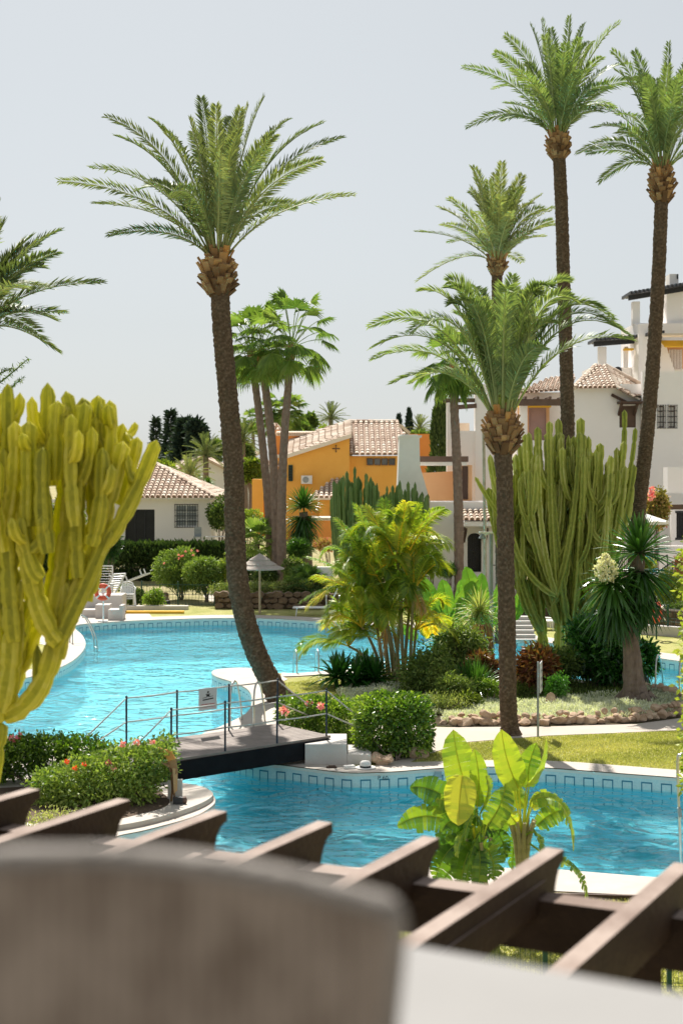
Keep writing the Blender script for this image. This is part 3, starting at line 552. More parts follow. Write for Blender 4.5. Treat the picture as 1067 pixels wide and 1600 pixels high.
def bush(name, label, cat, blobs, n, L, W, mat, base=None, group=None, leafname='leaves', flowers=None, **kw):
    b = np.array(blobs); base = (b[:, 0].mean(), b[:, 1].mean(), max(0, (b[:, 2]-b[:, 5]).min())) if base is None else base
    r = thing(name, label, cat, group, loc=tuple(base)); mb = MB(); foliage(mb, blobs, n, L, W, **kw); part(mb, leafname, M[mat], r)
    mb = MB(); stems(mb, base, blobs, max(8, len(blobs)), .022); part(mb, 'stems', M['bark'], r)
    if flowers:
        for pts, fm, fr in flowers:
            for c in pts:
                mb = MB(); v = nrm(rng.normal(size=(26, 3))); mb.kites(np.array(c)+v*fr*.2, v, fr*.75, fr*.5, rng.random(26)); part(mb, 'flower', M[fm], r)
    return r
def tree(name, label, base, blobs, n, L, W, mat, tr=.12, group=None, cat='tree', **kw):
    r = thing(name, label, cat, group, loc=tuple(base)); mb = MB(); foliage(mb, blobs, n, L, W, **kw); part(mb, 'crown', M[mat], r)
    b = np.array(blobs); top = np.array([b[:, 0].mean(), b[:, 1].mean(), b[:, 2].mean()]); mb = MB(); ba = np.array(base, float)
    mb.tube(bez(ba, (ba+top)/2+np.array([U(-.1, .1)*tr, 0, 0]), top, 8), np.linspace(tr, tr*.35, 8), 8); fork = ba*.45+top*.55
    for q in range(min(9, len(blobs))): mb.tube(bez(fork, (fork+b[q][:3])/2+np.array([0, 0, tr]), b[q][:3], 6), np.linspace(tr*.5, tr*.12, 6), 5)
    part(mb, 'trunk', M['bark'], r); return r
def euphorbia(label, base, arms, rad, mat, trunk_r, seglen=.7, group=None, name='candelabra_cactus', ns=10):
    """arms: list of (start, control, tip) world points"""
    r = thing(name, label, 'cactus', group, loc=tuple(base)); mb = MB()
    for a, c, e, rs in arms:
        nf = 4; p = bez(a, c, e, 6); L = np.linalg.norm(np.diff(p, axis=0), axis=1).sum(); m_ = max(8, int(L/seglen*8)); t = np.linspace(0, 1, m_)[:, None]
        a_, c_, e_ = map(np.asarray, (a, c, e)); p = (1-t)**2*a_+2*t*(1-t)*c_+t*t*e_; s_ = np.concatenate([[0], np.cumsum(np.linalg.norm(np.diff(p, axis=0), axis=1))]); L = s_[-1]; ph = U(0, seglen)
        neck = 1-.26*np.exp(-(((s_+ph) % seglen-seglen/2)/(seglen*.09))**2)
        end = np.clip((L-s_)/(rad*.95), 0, 1); rr = rad*rs*neck*np.sqrt(1-(1-end)**2+.004)*np.interp(t[:, 0], [0, .08, .25, 1], [.75, .95, 1, .88])
        rr = rr*(1+.03*rng.normal(size=m_)); tb = U(-.2, .2); tt = np.tile([.17, -.14, -.14, .17], nf)[None, :]+np.zeros((m_-1, 1)); tt = np.clip(.48+tb+tt+.06*rng.normal(size=tt.shape), 0, 1).ravel(); mb.tube(p, rr, 16, False, prof=[1.22, .93, .6, .93]*4, tw=U(0, 1), t=tt)
    part(mb, 'arms', M[mat], r, True)
    return r
def blade_rosette(mb, c, n, L, W, tint=.5, elr=(-.6, 1.5), seg=3, bend=.35, ts=.15):
    for q in range(n):
        f = (q+.5)/n; a = q*2.399; el = elr[0]+(elr[1]-elr[0])*f; l = L*U(.8, 1.1); d = np.array([cos(a)*cos(el), sin(a)*cos(el), sin(el)])
        b = np.array(c)+d*.03; e = b+d*l-np.array([0, 0, bend*l*(cos(el))]); ctl = b+d*l*.55+np.array([0, 0, .04*l]); p = bez(b, ctl, e, seg+2); sd_ = nrm(np.cross(d, [0, 0, 1.])+1e-5); up = np.cross(sd_, d)
        ws = W*np.array([.55]+[1, .95, .8, .6][:seg]+[.05])[:seg+2]/2; V = np.concatenate([p-sd_*ws[:, None]+up*ws[:, None]*.5, p, p+sd_*ws[:, None]+up*ws[:, None]*.5]); m_ = seg+2; i = np.arange(m_-1)
        t = float(np.clip(tint+rng.normal(0, ts), 0, 1)); mb.add(V, np.concatenate([np.stack([i, i+m_, i+m_+1, i+1], 1), np.stack([i+m_, i+2*m_, i+2*m_+1, i+m_+1], 1)]), t)
def paddle(mb, b, stalk, tip, W, tint=.5, up=None, fold=.28, seg=10, torn=0.0, ctrl=None, sk=.025, shape=None):
    """banana-like leaf: stalk from b to stalk point, blade on to tip"""
    b, s0, tip = map(lambda v: np.asarray(v, float), (b, stalk, tip)); mb.tube(bez(b, (b+s0)/2+np.array([0, 0, .06]), s0, 5), np.linspace(sk, sk*.6, 5), 6, False, t=min(1, tint+.2))
    c = (s0+tip)/2+np.array([0, 0, .15*np.linalg.norm(tip-s0)]) if ctrl is None else np.asarray(ctrl, float); p = bez(s0, c, tip, seg+1); T = nrm(np.gradient(p, axis=0))
    up = np.array([0, -.6, .8]) if up is None else np.asarray(up, float); S_ = nrm(np.cross(T, up)); N_ = np.cross(S_, T)
    ws = W/2*np.interp(np.linspace(0, 1, seg+1), *(shape or ([0, .1, .35, .7, .9, 1], [.35, .8, 1, .85, .5, .03])))[:, None]
    mb.tube(p+N_*.0, np.linspace(sk*.55, .004, seg+1), 4, False, t=min(1, tint+.35))
    for s_ in (-1, 1):
        mid = p+S_*s_*ws*.5+N_*fold*ws*.55; edge = p+S_*s_*ws+N_*fold*ws*.7*(1+.25*rng.normal(size=ws.shape))
        for i in range(seg):
            g = torn*rng.random() if torn else 0; e0, e1 = edge[i], edge[i+1]*(1-g*.5)+edge[i]*g*.5; m0, m1 = mid[i], mid[i+1]*(1-g*.25)+mid[i]*g*.25
            if torn: dz = np.array([0, 0, -abs(rng.normal())*.06*torn]); e0 = e0+dz; e1 = e1+dz
            V = [p[i], p[i+1], m1, m0, e1, e0]; t = float(np.clip(tint+rng.normal(0, .05 if not torn else .09), 0, 1)); mb.add(V, [(0, 1, 2, 3), (3, 2, 4, 5)], t)
# ------------------------------------------------------------ palms
# leaning date palm in the middle of the picture
Y0 = 35.0
tp = [P(440, 1097), A(405, 1030, 34.9), A(384, 970, 34.9), A(371, 900, 34.9), A(367, 820, 35), A(366, 750, 35), A(361, 670, 35), A(354, 590, 35), A(347, 510, 35), A(343, 446, 35)]
tips = [(90,283,.16,.5),(145,318,.20,-.6),(140,262,.20,.4),(168,368,.26,-.3),(163,182,.20,.3),(180,212,.22,-.5),(236,186,.20,-.7),(250,200,.2,.6),(314,152,.06,.5),(300,205,.10,.8),(372,188,.08,.7),
 (414,150,.10,.5),(452,186,.16,.6),(506,192,.18,.3),(538,214,.18,.3),(504,250,.2,-.5),(555,305,.14,.3),(446,322,.24,.6),(345,238,.12,-1.3),(420,232,.18,-1),(270,300,.3,-1),(430,210,.2,-.5),(210,300,.3,.8)]
date_palm('tall date palm with a curved leaning trunk rising beside the footbridge', tp, .33, .285, A(341, 398, 35), tips, 'date', 35, Lf=4.3, extra=4, bz=.95, bootr=1.5, ll=.47, nl=88)
# right front date palm
b = P(797, 1148); yb = b[1]
tp = [b, A(793, 1090, yb), A(792, 1000, yb), A(790, 900, yb), A(789, 800, yb), A(786, 700, yb)]
tips = [(575,512,.30,.1),(580,562,.26,.4),(578,545,.32,-.4),(640,520,.40,-.6),(655,455,.26,.8),(700,450,.26,-.7),(740,450,.2,.9),(800,430,.05,1),(845,445,.18,.8),(890,440,.26,.5),(985,525,.36,.1),(975,520,.42,-.3),(960,500,.40,.5),(990,532,.22,.2),(900,470,.34,-.8),(860,450,.32,-1),(700,440,.25,.4),(610,600,.28,-.3),(640,600,.3,.5),(940,480,.3,.2)]
date_palm('front date palm with a straight trunk standing on the island lawn behind the banana plants', tp, .235, .225, A(784, 655, yb), tips, 'dateg', yb, Lf=3.2, extra=12, bz=.68, bootr=1.55, boots=110, ll=.46, nl=84, lead=.34, tint=.55, sagk=1.7)
mb = MB()
# tall pair on the right
Y1 = 43
tp = [A(890, 1000, Y1), A(889, 850, Y1), A(887, 700, Y1), A(884, 560, Y1), A(880, 440, Y1), A(877, 330, Y1), A(873, 246, Y1)]; tp[0][2] = 0
tips = [(722,105,.16,.3),(728,200,.34,.3),(788,55,.12,.5),(772,82,.14,-.5),(828,38,.08,.6),(845,30,.04,-.6),(890,25,.02,.5),(912,38,.08,.6),(968,35,.12,.2),(905,60,.1,-.8),(985,100,.22,.4),(960,170,.26,.5),(1000,130,.3,-.3),(800,110,.2,-1),(905,110,.14,-1.1),(770,140,.24,.9),(940,90,.2,-.7),(940,175,.3,-.5),(860,45,.06,.9),(925,65,.14,.9)]
date_palm('very tall date palm with its trunk rising behind the big candelabra cactus', tp, .27, .235, A(872, 214, Y1), tips, 'dateg', Y1, Lf=3.6, extra=8, sagk=1.25, bz=.62, bootr=1.35, ll=.46, nl=66, tint=.45)
Y2 = 41
tp = [A(985, 1000, Y2), A(993, 850, Y2), A(1001, 760, Y2), A(1010, 680, Y2), A(1020, 560, Y2), A(1028, 430, Y2), A(1033, 300, Y2)]; tp[0][2] = 0
tips = [(935,285,.34,.2),(915,170,.26,.3),(925,200,.3,-.5),(960,110,.18,.5),(955,80,.16,.4),(990,80,.1,-.6),(1045,66,.03,.6),(1075,90,.1,.3),(1110,100,.14,.3),(1180,170,.2,.3),(1160,230,.26,.2),(900,240,.3,.6),(1140,120,.2,-.6),(1190,260,.3,.3),(1010,120,.1,-1),(1060,120,.1,-1.1),(965,180,.26,-.9),(1100,180,.26,-.9)]
date_palm('very tall dark date palm at the right edge rising behind the yucca', tp, .27, .235, A(1033, 262, Y2), tips, 'dateg', Y2, Lf=3.5, sagk=1.25, extra=8, bz=.95, bootr=1.42, ll=.46, nl=66, tint=.42)
# middle palm behind the front one
Y3 = 47
tp = [A(783, 1000, Y3), A(782, 800, Y3), A(778, 600, Y3), A(776, 440, Y3)]; tp[0][2] = 0
tips = [(648,362,.14,.3),(650,440,.26,.2),(683,323,.1,.4),(700,310,.1,-.5),(735,292,.06,.5),(763,282,.03,-.6),(800,292,.06,.6),(820,295,.08,-.5),(845,305,.1,.4),(868,325,.12,.3),(868,352,.16,.3),(690,350,.16,-.9),(740,330,.1,-1.2),(800,330,.1,-1.2),(850,370,.2,-.8),(700,380,.2,.8),(862,345,.12,-.2),(815,410,.26,.5)]
date_palm('date palm seen above and behind the front palm, its trunk hidden by it', tp, .24, .22, A(776, 405, Y3), tips, 'date', Y3, Lf=3.5, extra=8, bz=.5, bootr=1.2, ll=.48, nl=60, tint=.58)
# left edge palm (trunk outside the frame)
Y4 = 33
tp = [A(-75, 1100, Y4), A(-62, 800, Y4), A(-50, 560, Y4)]; tp[0][2] = 0
tips = [(163,442,.18,.2),(95,360,.12,.4),(90,395,.16,-.4),(50,370,.08,.5),(8,345,.05,.4),(100,490,.2,-.5),(92,550,.34,.2),(60,520,.3,-.6),(40,450,.2,-1),(-10,340,.05,-.4),(-200,420,.2,.2),(-250,500,.25,.3),(-80,330,.05,.5),(30,420,.16,.9),(88,500,.3,.6)]
date_palm('date palm entering the picture at the left edge above the yellow cactus', tp, .26, .24, A(-50, 520, Y4), tips, 'date', Y4, Lf=3.6, extra=13, bz=.7, ll=.58, nl=90, tint=.5)
# fan palms
def wp(pts, Y): q = [A(a, c, Y) for a, c in pts]; q[0][2] = gz(Y); return q
Yw = 66
gpf = 'three slender fan palms growing together'
fan_palm('left one of three slender fan palms, its crown half behind the leaning palm', wp([(425,900),(420,800),(410,690),(399,600),(393,555)], Yw), .21, .15, 1.7, 27, .9, gpf)
fan_palm('middle one of three slender fan palms, with the straightest paler trunk', wp([(433,900),(431,800),(425,690),(414,600),(408,555)], Yw-1), .23, .15, 1.7, 27, .9, gpf)
fan_palm('right one of three slender fan palms, its crown standing highest', wp([(441,900),(440,800),(444,690),(451,600),(456,545)], Yw-2), .22, .15, 1.95, 31, .95, gpf)
fan_palm('single slender fan palm in front of the white wall, crown behind the front date palm', wp([(717,905),(716,800),(712,690),(708,610),(707,575)], 62), .22, .17, 1.3, 28, .95, elmin=-1.1)
# distant palms
def far_date(label, px, py, Y, rad, tint=.35, n=34, group=None, tr=.3):
    hd = A(px, py, Y); g = np.array([hd[0], hd[1], gz(Y)]); r = thing('distant_palm', label, 'palm tree', group, loc=tuple(g)); mb = MB()
    mb.tube([g, (g+hd)/2, hd], [tr, tr*.8, tr*.8], 8, t=.5); part(mb, 'trunk', M['trkw'], r); mb = MB()
    for q in range(n):
        a = q*2.399; el = -.5+2.*(q/n); d = np.array([cos(a)*cos(el), sin(a)*cos(el), sin(el)])*rad; tip = hd+d-np.array([0, 0, .12*rad])
        frond(mb, hd, tip, .22, 26, rad*.16, rad*.022, tint=tint+U(-.1, .15), rw=.05)
    part(mb, 'crown', M['date'], r)
far_date('small dark date palm standing against the sky above the ochre house', 517, 655, 150, 2.2)
far_date('small palm left of the leaning trunk beside the far dark trees', 322, 712, 120, 2.3, .35)
far_date('palm half hidden by the leaning trunk, right of it at roof height', 379, 690, 115, 2.2, .4)
far_date('small pale palm on the skyline left of the tall cypress', 655, 672, 170, 2.2, .5)
far_date('arching palm in front of the far white gable', 296, 745, 100, 1.9, .6)
fan_palm('tiny fan palm on a thin trunk on the skyline left of the three fan palms', wp([(397,730),(396,690),(394,662)], 160), .22, .16, 1.1, 26, .9)
for (px, py, Y, rad, n, lb) in ((441,640,110,2.4,90,'broad shaggy fan palm rising behind the ochre house'),):
    hd = A(px, py, Y); g = np.array([hd[0], hd[1], gz(Y)]); r = thing('fan_palm', lb, 'palm tree', None, loc=tuple(g)); mb = MB(); mb.tube([g, hd], [.4, .3], 8, t=.5); part(mb, 'trunk', M['trkw'], r); mb = MB()
    for q in range(n):
        a = q*2.399; el = -1.2+2.3*(q/n); d = np.array([cos(a)*cos(el), sin(a)*cos(el), sin(el)]); hub = hd+d*rad*.6*U(.6, 1.1)+np.array([0, 0, -.4]); fan_leaf(mb, hub, d+np.array([0, 0, -.3]), .95, U(.2, .8), 16)
    part(mb, 'crown', M['fan'], r)
# low fan palms in the far garden
def low_fan(label, px, py, Y, rc, rad, n=26, tint=.55, zb=None, name='dwarf_fan_palm'):
    c = A(px, py, Y); r = thing(name, label, 'palm', None, loc=(c[0], c[1], zb if zb is not None else gz(Y))); mb = MB(); z0 = zb if zb is not None else gz(Y)
    mb.tube([(c[0], c[1], z0), c], [.14, .12], 8, t=.4); part(mb, 'trunk', M['trkw'], r); mb = MB()
    for q in range(n):
        a = q*2.399; el = -.35+1.75*(q/n); d = np.array([cos(a)*cos(el), sin(a)*cos(el), sin(el)]); hub = c+d*rc; mb.tube([c, hub], [.02, .012], 4, False, t=.8); fan_leaf(mb, hub, d, rad, tint+U(-.2, .2), 18)
    part(mb, 'crown', M['fan'], r)
low_fan('bright green bushy fan palm between the leaning trunk and the three slender palms', 402, 850, 66, .75, .85, 30, .75)
low_fan('bluish grey fan palm above the stone retaining wall', 478, 915, 60, .5, .7, 24, .3, .5)

# ------------------------------------------------------------ cacti
# big candelabra on the island
b = P(893, 1052); Yc = b[1]; arms = []
trunks = [(np.array([b[0]+dx, b[1]+dy, 0]), px) for dx, dy, px in ((-.35, 0, 855), (.0, .15, 885), (.30, -.1, 905), (-.75, .1, 848))]
env = lambda px: float(np.interp(px, [740, 775, 815, 830, 870, 920, 945, 990], [790, 715, 690, 662, 640, 662, 690, 690]))
for q in range(30):
    px = 765+(q/29)*215+U(-9, 9); dy = U(-1.5, 1.5); py = env(px)+U(0, 45); tip = A(px, py, Yc); tip[1] += dy
    bx = min(trunks, key=lambda t_: abs(t_[1]-(px*.35+575)))[0]; h0 = U(1.0, 2.0)
    st = bx+np.array([(tip[0]-bx[0])*.06, dy*.1, h0]); ct = np.array([bx[0]+(tip[0]-bx[0])*U(.62, .9), tip[1]*.95+bx[1]*.05, h0+(tip[2]-h0)*U(.28, .42)]); arms.append((st, ct, tip, U(1.0, 1.2)))
    for k in range(7):
        t = U(.12, .8); m_ = (1-t)**2*st+2*t*(1-t)*ct+t*t*tip; px2_ = px+U(-20, 20); up_ = tip[2]-m_[2]; hh = min(up_*U(.55, 1.02), U(1.2, 3.4)); e = m_+np.array([U(-.42, .42), U(-.5, .5), hh])
        arms.append((m_, m_+np.array([(e-m_)[0]*1.15, (e-m_)[1]*1.1, U(.12, .3)*hh]), e, U(.75, 1.0)))
for tr_, px in trunks: arms.append((tr_, tr_+np.array([U(-.1, .1), 0, 1.3]), tr_+np.array([U(-.4, .4), 0, 3.4]), 1.45))
for pts in (((850,1040),(846,900),(846,790)),((960,720),(985,760),(980,680)),((742,745),(757,800),(790,850))):
    pass
arms.append((A(870, 900, Yc), A(800, 850, Yc-.3), A(742, 745, Yc-.3), .8)); arms.append((A(850, 880, Yc), A(775, 820, Yc-.2), A(765, 710, Yc), .85))
arms.append((A(930, 860, Yc), A(985, 790, Yc), A(992, 668, Yc), .8)); arms.append((A(920, 880, Yc), A(978, 800, Yc), A(975, 640, Yc), .95))
for px, py in ((840,700),(790,745),(905,665),(858,648),(820,668)): arms.append((A(868, 930, Yc-.6), A(px, py+150, Yc-1.2), A(px, py+10, Yc-1.3), 1))
euphorbia('huge green candelabra cactus on the island with dozens of upright arms', tuple(b), arms, .097, 'eup', .3, .55)
# yellow-green cactus near the terrace, left edge
Yl = 10.0; arms = []
def AL(px, py, dy=0): q = A(px, py, Yl); return q+np.array([0, dy, 0])
joint = AL(8, 1135); low = np.array([joint[0]-.30, joint[1], 0])
main = [((12,1130),(20,1060),(75,1110-90),1.15),]
TR = [ # start, control, tip, scale, dy
 ((-45,1560),(-40,1320),(2,1128),1.1,0),((2,1128),(-2,1110),(8,1085),1.25,0),
 ((5,1105),(-8,1000),(-4,860),1.4,.1),((6,1110),(30,1040),(22,900),1.45,-.05),((-12,1115),(25,1050),(58,950),1.45,.25),((-20,1120),(-50,1000),(-45,860),1.4,.1),((10,1120),(70,1100),(88,1000),1.5,0),((88,1030),(92,960),(110,905),1.35,0),((5,1110),(0,1050),(40,940),1.45,.15),((40,950),(48,840),(38,700),1.3,.2),
 ((95,1000),(150,880),(195,690),1.25,-.05),((75,990),(125,800),(105,640),1.25,.0),((90,990),(125,905),(175,720),1.1,.1),((92,1008),(130,940),(178,820),1.15,-.1),
 ((168,850),(208,800),(248,688),1.1,-.1),((130,940),(165,820),(125,620),1.2,.1),((105,950),(100,850),(112,640),1.2,.25),((60,970),(90,820),(92,650),1.15,.3),
 ((130,900),(120,780),(140,630),1.15,-.15),((35,1000),(-10,960),(-14,780),1.35,.0),((30,1000),(20,900),(12,700),1.35,-.1),((100,1000),(50,950),(42,760),1.3,-.15),
 ((-14,840),(-25,750),(0,612),1.2,.1),((12,760),(18,700),(15,600),1.15,-.05),((38,800),(50,700),(52,640),1.15,.1),((-30,1000),(-60,850),(-40,640),1.3,.1),
 ((40,780),(80,730),(75,598),1.05,.0),((75,760),(72,700),(76,640),1.05,.1),((110,760),(130,700),(108,612),1.1,-.1),((150,800),(160,720),(160,636),1.1,.1),
 ((165,760),(180,700),(172,625),1.0,0),((140,760),(150,690),(146,615),1.05,.2),((95,750),(95,700),(100,628),1.05,-.2),((0,900),(30,800),(28,690),1.15,.35),
 ((60,820),(62,760),(60,660),1.1,-.3),((130,820),(120,740),(125,650),1.1,-.3),((92,860),(80,790),(84,700),1.1,-.35),((20,860),(0,780),(-5,660),1.15,-.3),
 ((185,790),(205,730),(212,682),.95,.1),((-60,900),(-90,800),(-80,650),1.2,0),((-70,950),(-130,850),(-120,680),1.2,.1),((80,900),(60,890),(50,800),.95,-.3),((55,860),(88,850),(92,800),.8,-.3),
 ((150,850),(170,800),(168,700),1.05,-.2),((110,880),(140,850),(150,740),1.1,.3),((20,820),(38,760),(34,660),1.0,-.2),((140,700),(138,660),(130,632),.9,.1),((180,780),(170,720),(186,660),1.0,.2)]
for a, c, e, s_, dy in TR: arms.append((AL(*a, dy), AL(*c, dy), AL(*e, dy), s_))
arms[0] = (low, np.array([low[0], low[1], 2.2]), AL(2, 1128), 1.2)
for a, c, e, s_, dy in TR[2:]:
    a, c, e = AL(*a, dy), AL(*c, dy), AL(*e, dy)
    for k in range(1):
        t = U(.35, .85); m_ = (1-t)**2*a+2*t*(1-t)*c+t*t*e; hh = min(max(e[2]-m_[2], .15)*U(.5, 1.0), U(.25, .7)); v = np.array([U(-.11, .11), U(-.15, .15), hh]); arms.append((m_, m_+np.array([v[0]*1.1, v[1], .2*hh]), m_+v, U(.65, .9)))
euphorbia('blurred yellow-green candelabra cactus at the left edge close to the terrace', tuple(low), arms, .049, 'eupy', .1, .27)
# dark cactus behind the areca palm
def dark_cactus(label, x0, x1, yt, yb_, Y, n, r_):
    base = A((x0+x1)/2, yb_+40, Y); base[2] = gz(Y); arms = []
    for q in range(n):
        px = x0+(x1-x0)*(q+.5)/n+U(-3, 3); u = (px-x0)/(x1-x0)*2-1; py = yt+abs(u)**2*26+U(0, 28) if q % 2 else yt+10+U(10, 60); dy = U(-1, 1)
        st = base+np.array([u*.5, dy*.3, .6]); tip = A(px, py, Y)+np.array([0, dy, 0]); arms.append((st, np.array([tip[0], tip[1], st[2]+(tip[2]-st[2])*.3]), tip, U(.85, 1.15)))
    euphorbia(label, tuple(base), arms, r_, 'eupd', .2, .8, ns=8)
dark_cactus('dense dark green cactus left of the white chimney', 520, 592, 728, 850, 64, 46, .085)
dark_cactus('lower dark cactus in front of the white chimney', 590, 668, 742, 850, 63, 46, .085)
# ------------------------------------------------------------ island planting
# areca palm clump
b = P(612, 1070); Ya = b[1]; r = thing('areca_palm', 'big clump of yellow-green areca palms with bare canes beside the main pool', 'palm', loc=tuple(b))
canes = [(600,1060,575,930),(606,1062,590,885),(615,1062,603,980),(618,1060,635,870),(625,1060,610,970),(632,1062,645,910),(640,1060,646,925),(598,1060,565,980),(622,1065,590,930),(630,1062,620,860),(611,1065,570,900),(645,1058,650,985),(592,1060,545,1010)]
mb = MB(); heads = []
for i, (x0, y0, x1, y1) in enumerate(canes):
    a = P(x0, y0+6)+np.array([0, U(-.3, .4), 0]); e = A(x1, y1, Ya+U(-.8, .9)); c = (a+e)/2+np.array([(a[0]-e[0])*.25, 0, .2]); p = bez(a, c, e, 14)
    mb.tube(p, np.linspace(.048, .032, 14)*(1+.10*(np.arange(14) % 2)), 8, False); heads.append((e, nrm(e-p[-3])))
part(mb, 'canes', M['cane'], r, True)
mb = MB()
for i, (hd, dr) in enumerate(heads):
    for q in range(10):
        a = q*2.399+i; el = U(.2, 1.2); L = U(1.2, 1.8); d = np.array([cos(a)*cos(el), sin(a)*cos(el)*.8, sin(el)]); tip = hd+d*L*.85-np.array([0, 0, .30*L*cos(el)])
        c = hd+d*L*.55+np.array([0, 0, .35*L*sin(el)])+dr*.2; frond(mb, hd, tip, ctrl=c, nl=64, ll=.50, lw=.028, st=.12, vee=.15, fwd=.8, tint=float(np.clip(.38+U(-.25, .28)+(.25 if q > 7 else 0), 0, 1)), droop=.28, rw=.018, ts=.10)
# explicit outward fronds seen at the picture's left side of the clump
for (x0,y0,x1,y1,sag,ti_) in ((585,960,490,900,.25,.8),(580,940,480,870,.2,.45),(590,900,478,950,.32,.95),(590,1000,505,1010,.3,.5),(600,920,525,810,.1,.6),(600,900,555,788,.06,.5),(610,880,600,780,.03,.45),(620,880,655,788,.06,.55),(640,860,690,800,.2,.75),(645,870,690,850,.34,.6),(600,1000,515,990,.35,.6),(620,880,570,790,.12,.8),(640,870,665,850,.4,.7),(560,930,470,940,.3,.3),(640,850,694,795,.3,.55),(620,870,635,785,.08,.8)):
    frond(mb, A(x0, y0, Ya-.3), A(x1, y1, Ya-.3+U(-1, .7)), sag=sag, nl=74, ll=.52, lw=.028, st=.15, vee=.12, fwd=.7, tint=max(.1, ti_-.15), droop=.30, rw=.02, ts=.09)
part(mb, 'crown', M['areca'], r)
mb = MB()
for q in range(7): 
    hd = heads[q][0]; tip = hd+np.array([U(-.5, .5), U(-.5, 0), -U(.4, .9)]); frond(mb, hd, tip, .2, 24, .3, .02, tint=.7, droop=.5)
part(mb, 'dead_fronds', M['dryl'], r)
# dark sword-leaf plant at its foot
def rosette_plant(name, label, cat, px, py, n, L, W, mat, h=.15, elr=(-.3, 1.45), bend=.3, cnt=1, spread=.2, tint=.5, z=0.02, **kw):
    b = P(px, py); r = thing(name, label, cat, loc=(b[0], b[1], z)); mb = MB(); ms = MB()
    for q in range(cnt):
        c = np.array([b[0]+U(-spread, spread), b[1]+U(-spread, spread)*.6, z+h*U(.8, 1.2)]); blade_rosette(mb, c, n, L, W, tint, elr, bend=bend, **kw); ms = MB(); ms.tube([(c[0], c[1], z-.01), c], [.05, .04], 6); part(ms, 'stem', M['bark'], r)
    part(mb, 'leaves', M[mat], r); return r
rosette_plant('sword_leaf_plant', 'low clump of dark glossy sword leaves at the left foot of the areca palms', 'plant', 556, 1076, 34, .75, .11, 'dk', .2, cnt=6, spread=.55, tint=.25)
rosette_plant('sword_leaf_plant', 'small dark sword leaves right beside the areca canes', 'plant', 590, 1062, 26, .7, .10, 'dk', .2, cnt=3, spread=.4, tint=.3)
rosette_plant('striped_spiky_plant', 'white-striped spiky rosette leaning left of the banana-leaf clump', 'plant', 702, 1046, 60, .75, .045, 'spik', 1.1, elr=(-.9, 1.4), bend=.4, tint=.6)
rosette_plant('striped_spiky_plant', 'taller yellow-striped spiky rosette beside the front palm trunk', 'plant', 738, 1046, 80, .85, .05, 'spik', 1.55, elr=(-.9, 1.4), bend=.35, cnt=2, tint=.45)
rosette_plant('striped_spiky_plant', 'small striped rosette between the two larger spiky plants', 'plant', 722, 1040, 50, .6, .04, 'spik', .9, elr=(-.6, 1.4), tint=.4)
rosette_plant('grassy_clump', 'upright bright green clump of narrow leaves left of the front palm trunk', 'plant', 752, 1092, 90, 1.05, .035, 'yuc', .05, elr=(.55, 1.5), bend=.5, cnt=3, spread=.35, tint=.6)
rosette_plant('grassy_clump', 'dark low clump of narrow leaves in front of the water edge', 'plant', 690, 1075, 70, .7, .035, 'dk', .05, elr=(.3, 1.5), bend=.5, cnt=4, spread=.6, tint=.4)
# dry hanging thatch near the trunk
b = P(752, 1052); r = thing('dry_palm_stump', 'short stump wrapped in hanging rusty brown dead leaves left of the front palm trunk', 'stump', loc=tuple(b)); mb = MB(); mb.tube([b, b+np.array([0, 0, 1.35])], [.12, .1], 8, t=.2)
for q in range(420): a = U(0, 2*pi); z = U(.3, 1.45); c = b+np.array([cos(a)*.2, sin(a)*.2, z]); mb.kites(c[None], np.array([[cos(a)*.5, sin(a)*.5, -1.]]), U(.25, .45), .035, U(.3, 1))
part(mb, 'dead_leaves', M['dryl'], r)
# strelitzia / banana-like clumps behind
def strel(label, px, py, leaves, mat='strel', W=.42, tint=.35, z=0., Yc=None):
    b = P(px, py); Yb = b[1] if Yc is None else Yc; r = thing('giant_bird_of_paradise', label, 'plant', loc=tuple(b)); 
    for (sx, sy, tx, ty, dy, w_, ti_) in leaves:
        mb = MB(); s0 = A(sx, sy, Yb+dy*.4); tp_ = A(tx, ty, Yb+dy); up = nrm(np.array([0, -1, .25])) if w_ > 0 else nrm(np.array([.8, -.6, .3])); paddle(mb, b+np.array([U(-.1, .1), U(-.1, .1), 0]), s0, tp_, abs(w_), ti_, up=up)
        part(mb, 'leaf', M[mat], r)
    return r
strel('clump of broad upright paddle leaves right of the areca palms', 702, 1035, [(690,975,655,900,.2,.5,.35),(700,965,690,905,-.3,.5,.3),(712,960,720,905,.3,-.45,.4),(682,985,640,935,.4,-.5,.2),(706,970,748,905,-.2,.45,.5),(675,995,650,965,-.4,.5,.2),(690,990,735,955,.5,.4,.3),(680,985,668,915,.6,.5,.25),(650,1000,625,978,0,.35,.35)], tint=.3)
strel('second clump of tall paddle leaves just left of the front palm trunk', 745, 1035, [(745,965,727,885,.1,.55,.42),(752,970,752,895,.4,.45,.35),(760,975,785,900,-.3,-.45,.35),(765,980,800,915,.3,.4,.42),(740,980,765,925,-.5,.4,.5),(755,985,775,930,0,.35,.5)])
strel('paddle leaves showing to the right of the front palm trunk', 800, 1035, [(800,970,830,925,.2,.35,.5),(798,975,818,905,.4,-.35,.45),(795,975,806,930,-.2,.3,.4)])
